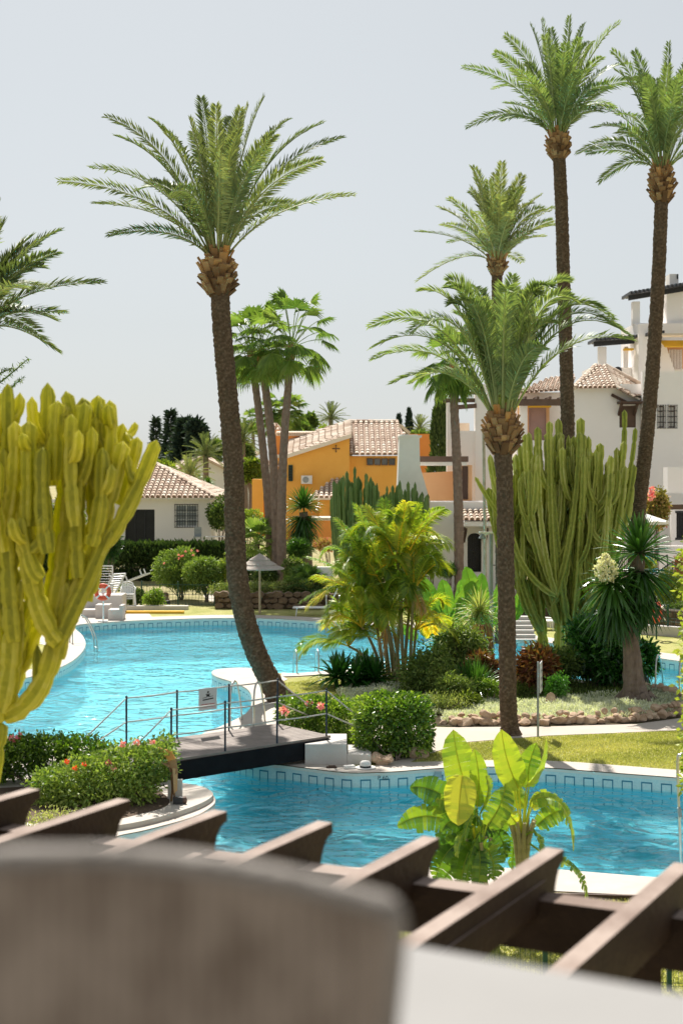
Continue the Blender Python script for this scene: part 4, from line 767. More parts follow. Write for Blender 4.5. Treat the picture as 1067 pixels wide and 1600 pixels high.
# shrubs
def gbush(name, label, px, py, wpx, hpx, n, L, W, mat, k=9, dep=None, Yd=None, cat='shrub', z=.0, **kw):
    b = P(px, py) if Yd is None else A(px, py, Yd); Yq = b[1]; zb = b[2]; w_ = wpx*Yq/F/2; h_ = hpx*Yq/F; dep = dep or w_*.8
    bl = ellblobs((b[0], b[1]+dep*.3, zb+h_*.5), (w_*.75, dep*.75, h_*.38), k, .55); kw.setdefault('zmin', zb+.02)
    return bush(name, label, cat, bl, n, L, W, mat, (b[0], b[1], zb), **kw)
gbush('croton_bush', 'tall red and brown leaved croton right of the front palm trunk', 838, 1092, 78, 88, 2600, .20, .075, 'crot', 12, tint=.5, ts=.3)
gbush('croton_bush', 'brown croton left of the front palm trunk', 752, 1085, 62, 78, 1700, .19, .07, 'crot', 9, tint=.5, ts=.3)
gbush('round_bush', 'small round bright green bush in the silver ground cover', 869, 1100, 46, 52, 2600, .075, .03, 'dk', 8, tint=.85, ts=.15)
gbush('schefflera_bush', 'dark glossy umbrella-leaf bush between the big cactus and the yucca', 930, 1075, 135, 130, 6200, .20, .075, 'dk', 20, tint=.35, ts=.25)
gbush('schefflera_bush', 'dark glossy bush growing up in front of the cactus trunks', 905, 1040, 70, 100, 2200, .20, .075, 'dk', 10, tint=.35, ts=.25)
gbush('schefflera_bush', 'dark leaves right behind the yucca trunk', 1010, 1070, 48, 80, 1200, .20, .075, 'dk', 8, tint=.4, ts=.25)
gbush('leafy_shrub', 'dark shrub at the water edge right of the areca palms', 672, 1085, 62, 75, 3200, .11, .045, 'oak', 10, tint=.35)
gbush('leafy_shrub', 'loose mid-green shrub in the middle of the bed left of the front trunk', 712, 1108, 90, 62, 4200, .10, .035, 'oak', 12, tint=.6)
gbush('leafy_shrub', 'low yellowish shrub at the left foot of the front palm', 765, 1100, 50, 42, 1600, .09, .03, 'box', 7, tint=.5)
gbush('leafy_shrub', 'low green shrub in front of the croton', 820, 1092, 60, 30, 1500, .09, .03, 'oak', 7, tint=.6)
gbush('leafy_shrub', 'dark undergrowth at the foot of the big cactus', 850, 1080, 110, 50, 2400, .12, .05, 'dk', 10, tint=.3)
gbush('leafy_shrub', 'shaded shrub behind the striped spiky plants', 715, 1060, 90, 62, 2600, .13, .05, 'oak', 10, tint=.35)
gbush('leafy_shrub', 'bushy sunlit green shrub in the middle of the bed behind the loose shrub', 690, 1095, 70, 60, 3600, .10, .04, 'oak', 10, tint=.75)
gbush('leafy_shrub', 'yellow-green tufted shrub between the grassy clump and the front trunk', 735, 1112, 60, 36, 2600, .10, .03, 'lime', 8, tint=.25)
gbush('leafy_shrub', 'dark bush under the paddle leaves beside the water', 700, 1050, 60, 70, 2600, .12, .05, 'dk', 9, tint=.3)
gbush('leafy_shrub', 'small grey-green shrub at the left front of the bed beside the clipped bush', 600, 1100, 60, 26, 2200, .09, .03, 'silv', 8, tint=.25)
gbush('leafy_shrub', 'wide mixed green shrub filling the bed between the areca canes and the grassy clump', 668, 1092, 110, 84, 5200, .13, .05, 'oak', 16, tint=.5, lump=.35)
gbush('leafy_shrub', 'tall loose shrub behind the grassy clump left of the front trunk', 725, 1070, 100, 100, 4600, .14, .055, 'oak', 15, tint=.55, lump=.4)
gbush('leafy_shrub', 'leafy shrub filling the gap between the croton and the big cactus base', 868, 1078, 90, 66, 3600, .15, .06, 'oak', 12, tint=.35, lump=.35)
gbush('leafy_shrub', 'dark leafy mass joining the umbrella-leaf bush and the yucca trunk', 965, 1080, 80, 110, 3600, .19, .075, 'dk', 13, tint=.4, lump=.4)
gbush('leafy_shrub', 'low dry tufts in the bed just behind the silver plants left of the front trunk', 700, 1116, 120, 30, 3200, .10, .022, 'spik', 12, tint=.25, lump=.2)
# silver ground cover
def cover(name, label, L_, n, hgt, mat, L=.09, W=.03, tint=.6, base=.02, bumps=.10):
    q = np.array(px2(L_)); lo, hi = q.min(0), q.max(0); pts = rng.uniform(lo, hi, (n, 2)); x, y = pts.T; c = np.zeros(n, int)
    for i in range(len(q)):
        (x1, y1), (x2, y2) = q[i], q[(i+1) % len(q)]; c += ((y1 > y) != (y2 > y)) & (x < (x2-x1)*(y-y1)/(y2-y1+1e-12)+x1)
    pts = pts[c % 2 == 1]; k = len(pts); h = hgt*(.55+.45*np.sin(pts[:, 0]*3.1+np.sin(pts[:, 1]*4))*np.cos(pts[:, 1]*3.7)); b = np.column_stack([pts, base+np.maximum(h, .02)*rng.random(k)])
    d = rng.normal(size=(k, 3))*.7+np.array([0, 0, .9]); mb = MB(); mb.kites(b, d, rng.uniform(.7, 1.3, k)*L, W, np.clip(rng.normal(tint, .2, k), 0, 1)); tag(mb.build(name, M[mat]), label, 'ground cover', kind='stuff')
cover('silver_ground_cover', 'silvery white ground cover filling the front of the island bed', [(690,1132),(700,1110),(760,1100),(850,1098),(930,1090),(1000,1092),(1060,1105),(1060,1117),(992,1128),(850,1131)], 42000, .16, 'silv', tint=.75)
cover('silver_ground_cover', 'silvery foliage patch right of the yucca trunk in its shade', [(990,1090),(1000,1075),(1030,1080),(1075,1098),(1080,1112),(1040,1112)], 9000, .2, 'silv', tint=.2)
cover('silver_ground_cover', 'patch of silvery plants at the left end of the bed', [(525,1085),(560,1072),(640,1078),(690,1090),(700,1120),(640,1120),(560,1110)], 14000, .2, 'silv', tint=.6)
cover('low_ground_cover', 'mixed low green ground cover under the shrubs of the island bed', [(560,1060),(700,1054),(880,1065),(1010,1083),(1000,1094),(850,1100),(700,1110),(600,1085)], 22000, .14, 'oak', L=.10, tint=.5)
# yucca with the white flower spike
b = P(993, 1100); Yy = b[1]; r = thing('yucca_tree', 'tall yucca with two heads of dark blades and a cream flower spike', 'yucca', loc=tuple(b))
mb = MB(); pth = crom([b, A(990, 1070, Yy), A(987, 1030, Yy), A(985, 990, Yy), A(990, 930, Yy)], 8); mb.tube(pth, np.interp(np.linspace(0, 1, len(pth)), [0, .08, .25, .6, 1], [.52, .36, .27, .20, .15])[:, None]*(1+.05*rng.normal(size=(len(pth), 12))), 12, False)
mb.tube(crom([A(986, 985, Yy), A(965, 965, Yy-.2), A(953, 945, Yy-.3)], 5), .11, 8); mb.tube([A(990, 935, Yy), A(1000, 880, Yy), A(1000, 850, Yy)], [.14, .12, .10], 8); 
for q in range(5): a = q*1.3; mb.tube([b+np.array([cos(a)*.25, sin(a)*.25, .22]), b+np.array([cos(a)*.6, sin(a)*.5, .02])], [.16, .05], 7)
part(mb, 'trunk', M['bark'], r)
mb = MB()
blade_rosette(mb, A(955, 915, Yy-.3), 120, .95, .085, 'x' and .45, (-1.25, 1.2), bend=.42); blade_rosette(mb, A(960, 945, Yy-.3), 90, .95, .08, .2, (-1.4, .0), bend=.4)
part(mb, 'lower_rosette', M['yuc'], r); mb = MB()
blade_rosette(mb, A(998, 865, Yy), 110, 1.05, .085, .5, (-.3, 1.5), bend=.12); blade_rosette(mb, A(1000, 895, Yy), 120, 1.0, .08, .25, (-1.35, .3), bend=.32); blade_rosette(mb, A(1000, 930, Yy), 90, .85, .08, .15, (-1.4, -.3), bend=.35)
part(mb, 'upper_rosette', M['yuc'], r)
mb = MB(); c0 = A(948, 912, Yy-.6); c1 = A(945, 872, Yy-.6); mb.tube([c0, c1], .02, 5)
for q in range(420): z = U(0, 1); rr_ = .30*sin(pi*min(.95, z*.8+.18)); a = U(0, 6.28); c = c0*(1-z)+c1*z+np.array([cos(a)*rr_*U(.4, 1), sin(a)*rr_, .08]); v = nrm(rng.normal(size=(3, 3))); mb.kites(np.repeat(c[None], 3, 0), v, .07, .05, rng.random(3))
part(mb, 'flower_spike', M['cream'], r)
# border stones
def stone_me(k, s):
    bpy.ops.mesh.primitive_ico_sphere_add(subdivisions=3, radius=1); o = bpy.context.object; me = o.data; bpy.data.objects.remove(o); rr = np.random.default_rng(k)
    sc = rr.uniform(.75, 1.25, 3); pl = nrm(rr.normal(size=(9, 3))); pd = rr.uniform(.5, .8, 9)
    for v in me.vertices:
        c = np.array(v.co)
        for n_, d_ in zip(pl, pd):
            e = c@n_-d_
            if e > 0: c = c-n_*e
        v.co = c*sc*s
    me.materials.append(M['stone']); at = me.attributes.new('tint', 'FLOAT', 'FACE'); return me
smes = [stone_me(k, .128) for k in range(7)]
def stones(line, n, grp, label, z=.07, sc=(.7, 1.35), Yoff=.12, world=False):
    q = np.array(line if world else [P(*p) for p in line]); d = np.concatenate([[0], np.cumsum(np.linalg.norm(np.diff(q, axis=0), axis=1))]); 
    for i in range(n):
        s_ = (i+.5+U(-.25, .25))/n*d[-1]; c = [np.interp(s_, d, q[:, k]) for k in range(3)]; o = bpy.data.objects.new('border_stone', random.choice(smes)); C.objects.link(o)
        o.location = (c[0], c[1]+U(-Yoff, Yoff), c[2]+z*U(.6, 1.4)); o.rotation_euler = (U(-.4, .4), U(-.4, .4), U(0, 6.28)); k_ = U(*sc); o.scale = (k_*1.15, k_, k_*.8); tag(o, label, 'stone', grp)
stones([(690,1134),(850,1133),(992,1128),(1045,1120),(1090,1110)], 50, 'stones edging the island bed', 'rough tan stone in the low border between the silver ground cover and the pale path')
stones([(700,1132),(850,1131),(992,1126),(1045,1118),(1085,1108)], 36, 'stones edging the island bed', 'rough tan stone in the low border between the silver ground cover and the pale path', z=.19, sc=(.5, .9))
stones([(1000,1079),(1030,1083),(1075,1098)], 12, 'stones behind the yucca', 'shaded stone edging the bed behind the yucca trunk', z=.12)
stones([(585,1190),(612,1193)], 3, 'boulders under the clipped bush', 'pale boulder under the clipped round hedge beside the near pool', z=.1, sc=(.9, 1.3), Yoff=.25)
b = P(862, 1108); o = bpy.data.objects.new('boulder', smes[2]); C.objects.link(o); o.location = (b[0], b[1]+.3, .2); o.scale = (1.1, 1., 1.3); tag(o, 'brown boulder standing left of the round bright green bush', 'stone')
b = P(655, 1190); o = bpy.data.objects.new('boulder', smes[4]); C.objects.link(o); o.location = (b[0], b[1]+.3, .1); o.scale = (1.4, 1, 1); tag(o, 'pale rock at the right corner of the clipped bush by the pool', 'stone')
# ------------------------------------------------------------ hedges in front
def hedge(name, label, pts, n, L, W, mat, **kw): # pts: world blobs
    return bush(name, label, 'hedge', pts, n, L, W, mat, **kw)
b = P(617, 1190); Yb = b[1]; k = Yb/F
bl = [(b[0]+dx*k, b[1]+.9+dy, (H-(yy-HY)*k), rx*k, .75, rz*k) for dx, dy, yy, rx, rz in ((-28,0,1142,38,44),(28,0,1142,36,44),(0,.1,1140,48,44),(-18,-.2,1155,42,34),(22,-.15,1155,38,34),(0,0,1120,50,24))]
hedge('clipped_bush', 'large clipped glossy green bush beside the near pool steps', bl, 9500, .095, .055, 'box', shell=.72, p=3, tint=.42, ts=.2, base=tuple(b), lump=.08)
b = P(500, 1160); Yb = b[1]; k = Yb/F
bl = [(b[0]+dx*k, b[1]+.3+dy, (H-(yy-HY)*k), rx*k, .5, rz*k) for dx, dy, yy, rx, rz in ((-48,.5,1122,22,24),(-25,.3,1120,26,24),(5,0,1122,30,28),(30,-.2,1128,30,32),(50,-.3,1132,24,34),(15,.2,1112,40,16))]
hedge('flowering_hedge', 'long green hedge with a few pink flowers along the end of the footbridge', bl, 7500, .085, .045, 'box', shell=.68, p=2.6, tint=.45, base=tuple(b), lump=.1, flowers=[([A(442, 1108, Yb+.3), A(446, 1113, Yb+.1), A(483, 1098, Yb+.1), A(501, 1103, Yb-.3)], 'pet', .11)])
# left hedges
b = P(70, 1238); Yb = b[1]+.3; k = Yb/F
bl = [(A(x, y, Yb)[0], Yb+dy, A(x, y, Yb)[2], rx*k, .45, rz*k) for x, y, dy, rx, rz in ((-20,1190,0,50,34),(30,1185,.1,45,32),(80,1180,.1,45,28),(125,1182,.2,36,28),(155,1185,.3,20,18),(60,1168,0,70,14),(0,1172,0,60,14))]
hedge('dark_hedge', 'dark green hedge behind the flowering bush at the left edge', bl, 9000, .085, .042, 'box', shell=.6, p=2.3, tint=.26, ts=.2, base=tuple(b), lump=.12, flowers=[([A(30, 1150, Yb), A(22, 1154, Yb-.2), A(5, 1150, Yb)], 'pet', .10)])
b = P(215, 1262); Yb = b[1]+.1; k = Yb/F
bl = [(A(x, y, Yb)[0], Yb+dy, A(x, y, Yb)[2], rx*k, .55, rz*k) for x, y, dy, rx, rz in ((90,1235,0,34,34),(125,1220,0,40,36),(165,1210,.0,42,36),(205,1200,.1,42,34),(240,1192,.2,34,28),(150,1240,-.2,60,26),(200,1230,.0,50,24),(255,1172,.2,14,14),(75,1225,0,22,22))]
fl = [A(x, y, Yb-.45) for x, y in ((105,1190),(118,1200),(132,1194))]; fp = [A(x, y, Yb-.3) for x, y in ((170,1192),(178,1200),(192,1163),(214,1160),(238,1158))]
hedge('flowering_bush', 'sunlit oleander-like bush with pink and orange flowers in the raised planter', bl, 11500, .085, .045, 'ole', shell=.55, p=2.2, tint=.58, ts=.25, base=(b[0], b[1], .1), lump=.16, flowers=[(fl, 'petr', .06), (fp, 'pet', .075)])
b = A(78, 1290, 21); bl = [(A(x, y, 21)[0], 21, A(x, y, 21)[2]-.1, .35, .3, .25) for x, y in ((60,1285),(90,1280),(120,1290),(75,1300))]
bush('low_silver_shrub', 'low pale grey-green shrub in front of the flowering bush', 'shrub', bl, 2500, .06, .02, 'spik', base=(b[0], 21, 0), tint=.5)
# dry hanging leaf at the bush corner
q = P(268, 1252, .1); r = thing('dead_banana_leaf', 'torn dry banana leaf hanging beside the bush at the bridge corner', 'dead leaf', loc=tuple(q)); mb = MB(); y_ = q[1]-.1
for pts, t in (([(247,1168),(263,1190),(274,1186),(268,1174)], .95), ([(262,1190),(275,1187),(277,1208),(268,1215)], .45), ([(266,1200),(272,1205),(273,1246),(268,1236)], .15), ([(270,1200),(277,1202),(276,1236),(272,1240)], .75), ([(253,1188),(266,1196),(264,1199),(252,1192)], .5)):
    V = [A(a, c, y_+U(-.05, .05)) for a, c in pts]; V += [v+np.array([.01, .035, 0]) for v in V]; mb.add(V, [(0, 1, 2, 3), (7, 6, 5, 4), (0, 4, 5, 1), (1, 5, 6, 2), (2, 6, 7, 3), (3, 7, 4, 0)], t)
mb.tube([q, A(271, 1215, y_+.04), A(262, 1185, y_+.03)], [.02, .015, .012], 6, t=.3); part(mb, 'dry_leaf', M['dryl'], r)
q = P(262, 1253, .1); mb = MB(); mb.box(q[0]-.02, q[0]+.22, q[1]+.2, q[1]+.32, .1, .42); tag(mb.build('white_post_base', M['white']), 'short white post base behind the hanging dry leaf', 'post base')
# ------------------------------------------------------------ front banana plants
def banana(label, px, py, stemtop, leaves, Yc):
    b = np.array([(px-CX)*Yc/F, Yc, 0.0]); r = thing('banana_plant', label, 'banana plant', loc=tuple(b)); mb = MB(); st = A(*stemtop, Yc)
    mb.tube(crom([b, (b+st)/2, st], 6), np.linspace(.10, .07, 13)*(1+.06*(np.arange(13) % 2)), 10, False)
    for q in range(9): a = q*2.4; o_ = np.array([cos(a), sin(a), 0]); mb.tube([st+o_*.04-np.array([0, 0, .45]), st+o_*.08-np.array([0, 0, .1]), st+o_*.16+np.array([0, 0, .15])], [.035, .035, .02], 6)
    part(mb, 'stem', M['cane'], r, True)
    for (sx, sy, tx, ty, cxp, cyp, dy, w_, ti_, tr_, upv) in leaves:
        mb = MB(); s0 = A(sx, sy, Yc+dy*.5); t_ = A(tx, ty, Yc+dy); c = A(cxp, cyp, Yc+dy*.8); paddle(mb, st-np.array([0, 0, .1]), s0, t_, w_, ti_, up=upv, torn=tr_, ctrl=c, sk=.016, seg=16)
        part(mb, 'leaf', M['ban'], r)
F_, Sd, Sr = (0, -1, .15), (.9, -.4, .3), (-.9, -.4, .3)
banana('left banana plant with a broad yellow backlit leaf and curled green ones behind the pergola', 757, 1560, (748, 1330),
 [(735,1250,708,1140,712,1190,.2,.42,.62,.1,F_),(745,1260,740,1170,752,1210,-.1,.24,.55,.1,F_),(722,1212,716,1290,716,1250,-.45,.40,.95,.05,F_),(740,1290,640,1230,690,1222,.3,.40,.30,.3,F_),
  (735,1300,620,1290,670,1255,.2,.34,.40,.4,F_),(730,1270,680,1250,700,1245,.1,.22,.35,.4,F_),(750,1270,758,1212,770,1230,-.3,.28,.45,.3,Sd),(755,1290,722,1320,738,1245,-.4,.22,.35,.5,Sr),
  (735,1310,680,1375,690,1320,.1,.34,.25,.5,F_),(750,1320,770,1375,775,1330,-.2,.32,.35,.5,F_),(740,1320,720,1385,722,1340,-.1,.36,.30,.4,F_),(760,1290,790,1225,785,1260,.2,.34,.5,.3,F_),(745,1300,795,1290,775,1270,.3,.24,.25,.5,F_),(735,1330,648,1350,690,1300,.2,.34,.3,.5,F_),(748,1330,745,1400,752,1350,-.3,.24,.3,.6,F_),(730,1290,690,1300,700,1270,-.3,.26,.15,.3,F_),(740,1280,665,1262,700,1250,.35,.24,.2,.5,F_),(745,1300,700,1360,705,1310,.35,.26,.1,.7,F_),(750,1300,728,1380,730,1330,-.35,.22,.2,.6,Sd),(752,1290,790,1340,785,1290,.3,.24,.15,.6,F_),(742,1290,715,1340,712,1300,-.4,.2,.4,.2,Sr),(748,1330,680,1400,700,1345,.4,.24,.2,.8,F_)], 17.2)
banana('right banana plant with tall upright leaves and one arching torn leaf over the pool', 818, 1545, (815, 1300),
 [(810,1232,783,1140,788,1190,.1,.38,.72,.0,F_),(822,1228,852,1152,850,1200,-.1,.26,.6,.0,Sd),(826,1230,838,1160,820,1200,.2,.30,.5,.1,F_),(802,1228,788,1190,790,1205,.2,.22,.75,0,F_),
  (830,1250,895,1330,890,1225,-.1,.26,.5,.8,Sd),(838,1290,890,1265,865,1262,.2,.28,.42,.2,F_),(830,1262,860,1240,845,1240,.3,.2,.7,.2,F_),(806,1285,777,1265,788,1262,-.2,.22,.7,.2,F_),(833,1300,845,1345,845,1300,-.3,.24,.35,.3,Sd),
  (855,1342,918,1405,905,1340,-.4,.26,.4,.8,Sd),(800,1280,770,1320,775,1280,.1,.22,.45,.5,F_),(820,1260,812,1225,800,1240,.3,.24,.55,.1,F_),(818,1300,800,1360,800,1300,.2,.2,.3,.6,F_)], 17.6)
# ------------------------------------------------------------ buildings
def X(px, Y): return (px-CX)*Y/F
def Z(py, Y): return H-(py-HY)*Y/F
def pbox(mb, x0, x1, y0, y1, Y, D, t=.5, z0=None): mb.box(X(x0, Y), X(x1, Y), Y, Y+D, z0 if z0 is not None else Z(y1, Y), Z(y0, Y), t); return mb
def ppri(mb, pts, Y, D, t=.5): mb.prism([(X(a, Y), Z(c, Y)) for a, c in pts], Y, Y+D, t); return mb
def wallh(mb, x0, x1, y0, y1, Y, th, holes, z0=None):     # wall with real openings (picture columns/rows at distance Y)
    xs = sorted({x0, x1, *[h[0] for h in holes], *[h[1] for h in holes]}); ys = sorted({y0, y1, *[h[2] for h in holes], *[h[3] for h in holes]})
    for i in range(len(xs)-1):
        for j in range(len(ys)-1):
            a, c = (xs[i]+xs[i+1])/2, (ys[j]+ys[j+1])/2
            if any(h[0] < a < h[1] and h[2] < c < h[3] for h in holes): continue
            mb.box(X(xs[i], Y), X(xs[i+1], Y), Y, Y+th, z0 if (z0 is not None and j == len(ys)-2) else Z(ys[j+1], Y), Z(ys[j], Y))
    return mb
def tiles(mb, poly, pitch=.26, step=.42, r=None):   # barrel tiles over a planar polygon of world points
    p = np.array(poly, float); n_ = nrm(np.cross(p[1]-p[0], p[-1]-p[0])); n_ = n_ if n_[2] > 0 else -n_
    dn = nrm(np.array([0, 0, -1.])-n_*(-n_[2])); ac = nrm(np.cross(n_, dn)); o = p[0]; uv = np.column_stack([(p-o)@ac, (p-o)@dn]); r = r or pitch*.36
    mb.add(p-n_*.03, [list(range(len(p)))], .1)
    for u in np.arange(uv[:, 0].min()+pitch/2, uv[:, 0].max(), pitch):
        vs = []
        for i in range(len(uv)):
            (u0, v0), (u1, v1) = uv[i], uv[(i+1) % len(uv)]
            if (u0 <= u) != (u1 <= u): vs.append(v0+(v1-v0)*(u-u0)/(u1-u0))
        vs.sort()
        for a, b_ in zip(vs[::2], vs[1::2]):
            nt_ = max(1, int(round((b_-a)/step)))
            for k in range(nt_):
                v0, v1 = a+(b_-a)*k/nt_, a+(b_-a)*(k+1)/nt_+.04; th = np.linspace(0, pi, 5); V = []
                for v, rr, h in ((v0, r*.85, .0), (v1, r*1.1, .035)):
                    V += [o+ac*(u+cos(q)*rr)+dn*v+n_*(h+sin(q)*rr) for q in th]
                mb.add(V, [(i, i+1, i+6, i+5) for i in range(4)], float(np.clip(rng.normal(.55, .22), 0, 1)))
                mb.add([V[5], V[6], V[7], V[8], V[9]], [(0, 1, 2, 3, 4)], .0)
def ridge(mb, a, b_, r=.13):
    a, b_ = np.array(a, float), np.array(b_, float); L = np.linalg.norm(b_-a); k = max(2, int(L/.4))
    for i in range(k): mb.tube([a+(b_-a)*i/k, a+(b_-a)*(i+1.1)/k], [r, r*.85], 8, t=float(np.clip(rng.normal(.6, .2), 0, 1)))
def window(par, x0, x1, y0, y1, Y, nx=2, ny=3, fr='brown', pane='glass', grille=None, dep=.12, name='window', lab=None):
    mb = MB(); a, b_, c, d = X(x0, Y), X(x1, Y), Z(y1, Y), Z(y0, Y); w_ = .06
    mb.box(a, b_, Y+dep-.03, Y+dep+.02, c, c+w_); mb.box(a, b_, Y+dep-.03, Y+dep+.02, d-w_, d)
    for i in range(nx+1): x = a+(b_-a)*i/nx; mb.box(max(a, x-w_/2), min(b_, x+w_/2), Y+dep-.025, Y+dep+.015, c+w_, d-w_)
    for j in range(1, ny): z = c+(d-c)*j/ny; mb.box(a+w_, b_-w_, Y+dep-.015, Y+dep+.005, z-.02, z+.02)
    o = part(mb, name, M[fr], par)
    if lab: o['label'] = lab
    mb = MB(); mb.box(a+.01, b_-.01, Y+dep+.03, Y+dep+.05, c+.01, d-.01); sub(mb, 'pane', M[pane], o, par)
    if grille:
        mb = MB(); g0 = Y-.06
        for i in range(grille+1): x = a-.05+(b_-a+.1)*i/grille; mb.box(x-.012, x+.012, g0, g0+.024, c-.05, d+.05)
        for j in range(5): z = c-.03+(d-c+.06)*j/4; mb.box(a-.08, b_+.08, g0+.03, g0+.05, z-.015, z+.015)
        sub(mb, 'grille', M['iron'], o, par)
    return o
# --- white bungalow on the left
Y = 80; g = gz(Y); r = thing('bungalow', 'white bungalow with a hipped clay tile roof behind the dark hedge', 'house', loc=(X(250, Y), Y+4, g))
mb = MB(); wallh(mb, 60, 330, 780, 860, Y, .25, [(196, 242, 796, 850), (275, 308, 789, 823)], g); mb.box(X(329.5, Y), X(330, Y)+.2, Y+.26, Y+9, g, Z(780, Y)); mb.box(X(60, Y), X(330, Y), Y+9, Y+9.2, g, Z(780, Y)); part(mb, 'walls', M['white2'], r)
mb = MB(); mb.box(X(251, Y), X(330, Y), Y-.05, Y-.003, g, Z(845, Y)); part(mb, 'stone_plinth', M['stone'], r)
mb = MB(); mb.box(X(100, Y), X(335, Y), Y-.5, Y+9.5, Z(780, Y)+.003, Z(780, Y)+.12); part(mb, 'eaves', M['white2'], r)
zE = Z(778, Y)+.05; e0 = (X(95, Y), Y-.6, zE); e1 = (X(340, Y), Y-.6, zE); rz_ = Z(738, Y+5)+.5; r0 = (X(140, Y), Y+4.8, rz_); r1_ = (X(228, Y), Y+4.8, rz_); e2 = (X(340, Y), Y+10, zE); e3 = (X(95, Y), Y+10, zE)
mb = MB(); tiles(mb, [e0, e1, r1_, r0], .30); tiles(mb, [e1, e2, r1_], .30); mb.add([e2, e3, r0, r1_], [(0, 1, 2, 3)], .5); ridge(mb, r1_, e1); ridge(mb, r0, r1_); part(mb, 'roof', M['tile'], r)
window(r, 275, 308, 789, 823, Y, 2, 3, 'plastic', 'galv', 9); window(r, 196, 242, 796, 850, Y, 3, 1, 'iron', 'dark', None, name='patio_door')
# terrace things beside it
q = A(338, 838, 78); r = thing('garden_table', 'small white metal table on the bungalow terrace', 'table', loc=(q[0], q[1], gz(78))); mb = MB(); mb.box(q[0]-.6, q[0]+.6, q[1]-.4, q[1]+.4, q[2]-.03, q[2]); part(mb, 'table_top', M['plastic'], r)
for sx in (-.55, .55):
    for sy in (-.35, .35): mb = MB(); mb.tube([(q[0]+sx, q[1]+sy, q[2]-.03), (q[0]+sx, q[1]+sy, gz(78))], .025, 6); part(mb, 'leg', M['plastic'], r)
q = A(309, 838, 78); r = thing('garden_chair', 'grey metal chair left of the white table on the bungalow terrace', 'chair', loc=(q[0], q[1], gz(78)))
mb = MB(); mb.box(q[0]-.2, q[0]+.2, q[1]-.2, q[1]+.2, q[2]-.05, q[2]); part(mb, 'seat', M['galv'], r); mb = MB(); mb.bar((q[0]-.2, q[1]+.2, q[2]+.25), (q[0]+.2, q[1]+.2, q[2]+.25), .03, .5, up=(0, 0, 1)); part(mb, 'backrest', M['galv'], r)
for sx in (-.18, .18):
    for sy in (-.18, .18): mb = MB(); mb.tube([(q[0]+sx, q[1]+sy, q[2]-.05), (q[0]+sx, q[1]+sy, gz(78))], .02, 6); part(mb, 'leg', M['galv'], r)
# --- grey gable house further back
Y = 125; g = gz(Y); r = thing('gable_house', 'pale grey gabled house half hidden behind the bungalow roof', 'house', loc=(X(330, Y), Y, g))
mb = MB(); ppri(mb, [(287,732),(317,718),(345,730),(400,757),(400,800),(276,800),(276,732)], Y, 10); part(mb, 'walls', M['chim'], r)
mb = MB(); a = np.array([X(316, Y), Y-.3, Z(716, Y)+.1]); b1 = np.array([X(278, Y), Y-.3, Z(735, Y)]); b2 = np.array([X(404, Y), Y-.3, Z(758, Y)]); bk = np.array([0, 10.5, 0]); off = np.array([-2.6, 0, 0])
tiles(mb, [a, b1, b1+bk+off, a+bk+off], .35, .5); mb.bar(a+bk/2, b2+bk/2, 10.8, .15, .3, up=(0, 0, 1)); mb.bar(a, b1, .2, .22, .15); mb.bar(a, b2, .2, .22, .15); part(mb, 'roof', M['tile'], r)
mb = MB(); mb.tube([(X(328, Y), Y-.04, Z(732, Y)), (X(328, Y), Y-.01, Z(732, Y))], .09, 10); part(mb, 'vent', M['dark'], r)
# --- ochre house
Y = 92; g = gz(Y); r = thing('ochre_house', 'ochre yellow two-storey house with pale tile roofs and an air conditioner', 'house', loc=(X(520, Y), Y, g))
mb = MB(); ppri(mb, [(438.5,712),(449,713),(546,683),(546,830),(438.5,830)], Y, .4); ppri(mb, [(428,716),(438.4,716),(438.4,830),(428,830)], Y+1, 6)
mb.box(X(438.5, Y), X(546, Y), Y+.41, Y+7, g, Z(716, Y)); mb.box(X(546, Y)+.003, X(640, Y), Y+1.2, Y+9, g, Z(712, Y)); mb.box(X(500, Y), X(532, Y), Y-3, Y-.01, g, Z(776, Y)); mb.box(X(391, Y), X(409, Y), Y+2, Y+6, g, Z(749, Y)); part(mb, 'walls', M['yellow'], r)
mb = MB(); ppri(mb, [(428,692),(432,679),(516,680),(516,700),(440,706),(428,712)], Y+5, 4); part(mb, 'upper_wall', M['orange'], r); mb = MB(); mb.box(X(640, Y+8), X(676, Y+8), Y+8, Y+10, g, Z(678, Y+8)); part(mb, 'side_wall', M['orange'], r)
mb = MB(); pts = [(432,709),(449,712),(549,682),(549,676),(522,677)]
tiles(mb, [(X(449, Y), Y-.4, Z(713, Y)), (X(549, Y), Y-.4, Z(681, Y)), (X(549, Y), Y+5.5, Z(681, Y)+1.2), (X(449, Y), Y+5.5, Z(713, Y)+1.2)], .34, .5); mb.bar((X(430, Y), Y-.35, Z(713, Y)), (X(449, Y), Y-.35, Z(713, Y)), .4, .2, .9); mb.bar((X(449, Y), Y-.38, Z(713, Y)), (X(549, Y), Y-.38, Z(681, Y)), .3, .24, 1.)
zl, zr = Z(710, Y), Z(674, Y)
tiles(mb, [(X(536, Y), Y+.8, zl), (X(650, Y), Y+.8, zl), (X(628, Y), Y+7.5, zr+.9), (X(549, Y), Y+7.5, zr+.9)], .36, .5); ridge(mb, (X(549, Y), Y+7.5, zr+.9), (X(628, Y), Y+7.5, zr+.9), .17)
for i in range(24): x = X(434+82*i/23, Y+5); mb.tube([(x, Y+4.8, Z(678.5, Y+5)), (x, Y+5.4, Z(678.5, Y+5)+.1)], .14, 7, t=.55)
tiles(mb, [(X(484, Y), Y-3.6, Z(776, Y)), (X(536, Y), Y-3.6, Z(776, Y)), (X(536, Y), Y-.02, Z(748, Y)), (X(520, Y), Y-.02, Z(748, Y))], .32, .45); mb.bar((X(484, Y), Y-3.6, Z(776, Y)-.08), (X(536, Y), Y-3.6, Z(776, Y)-.08), .2, .12, .9)
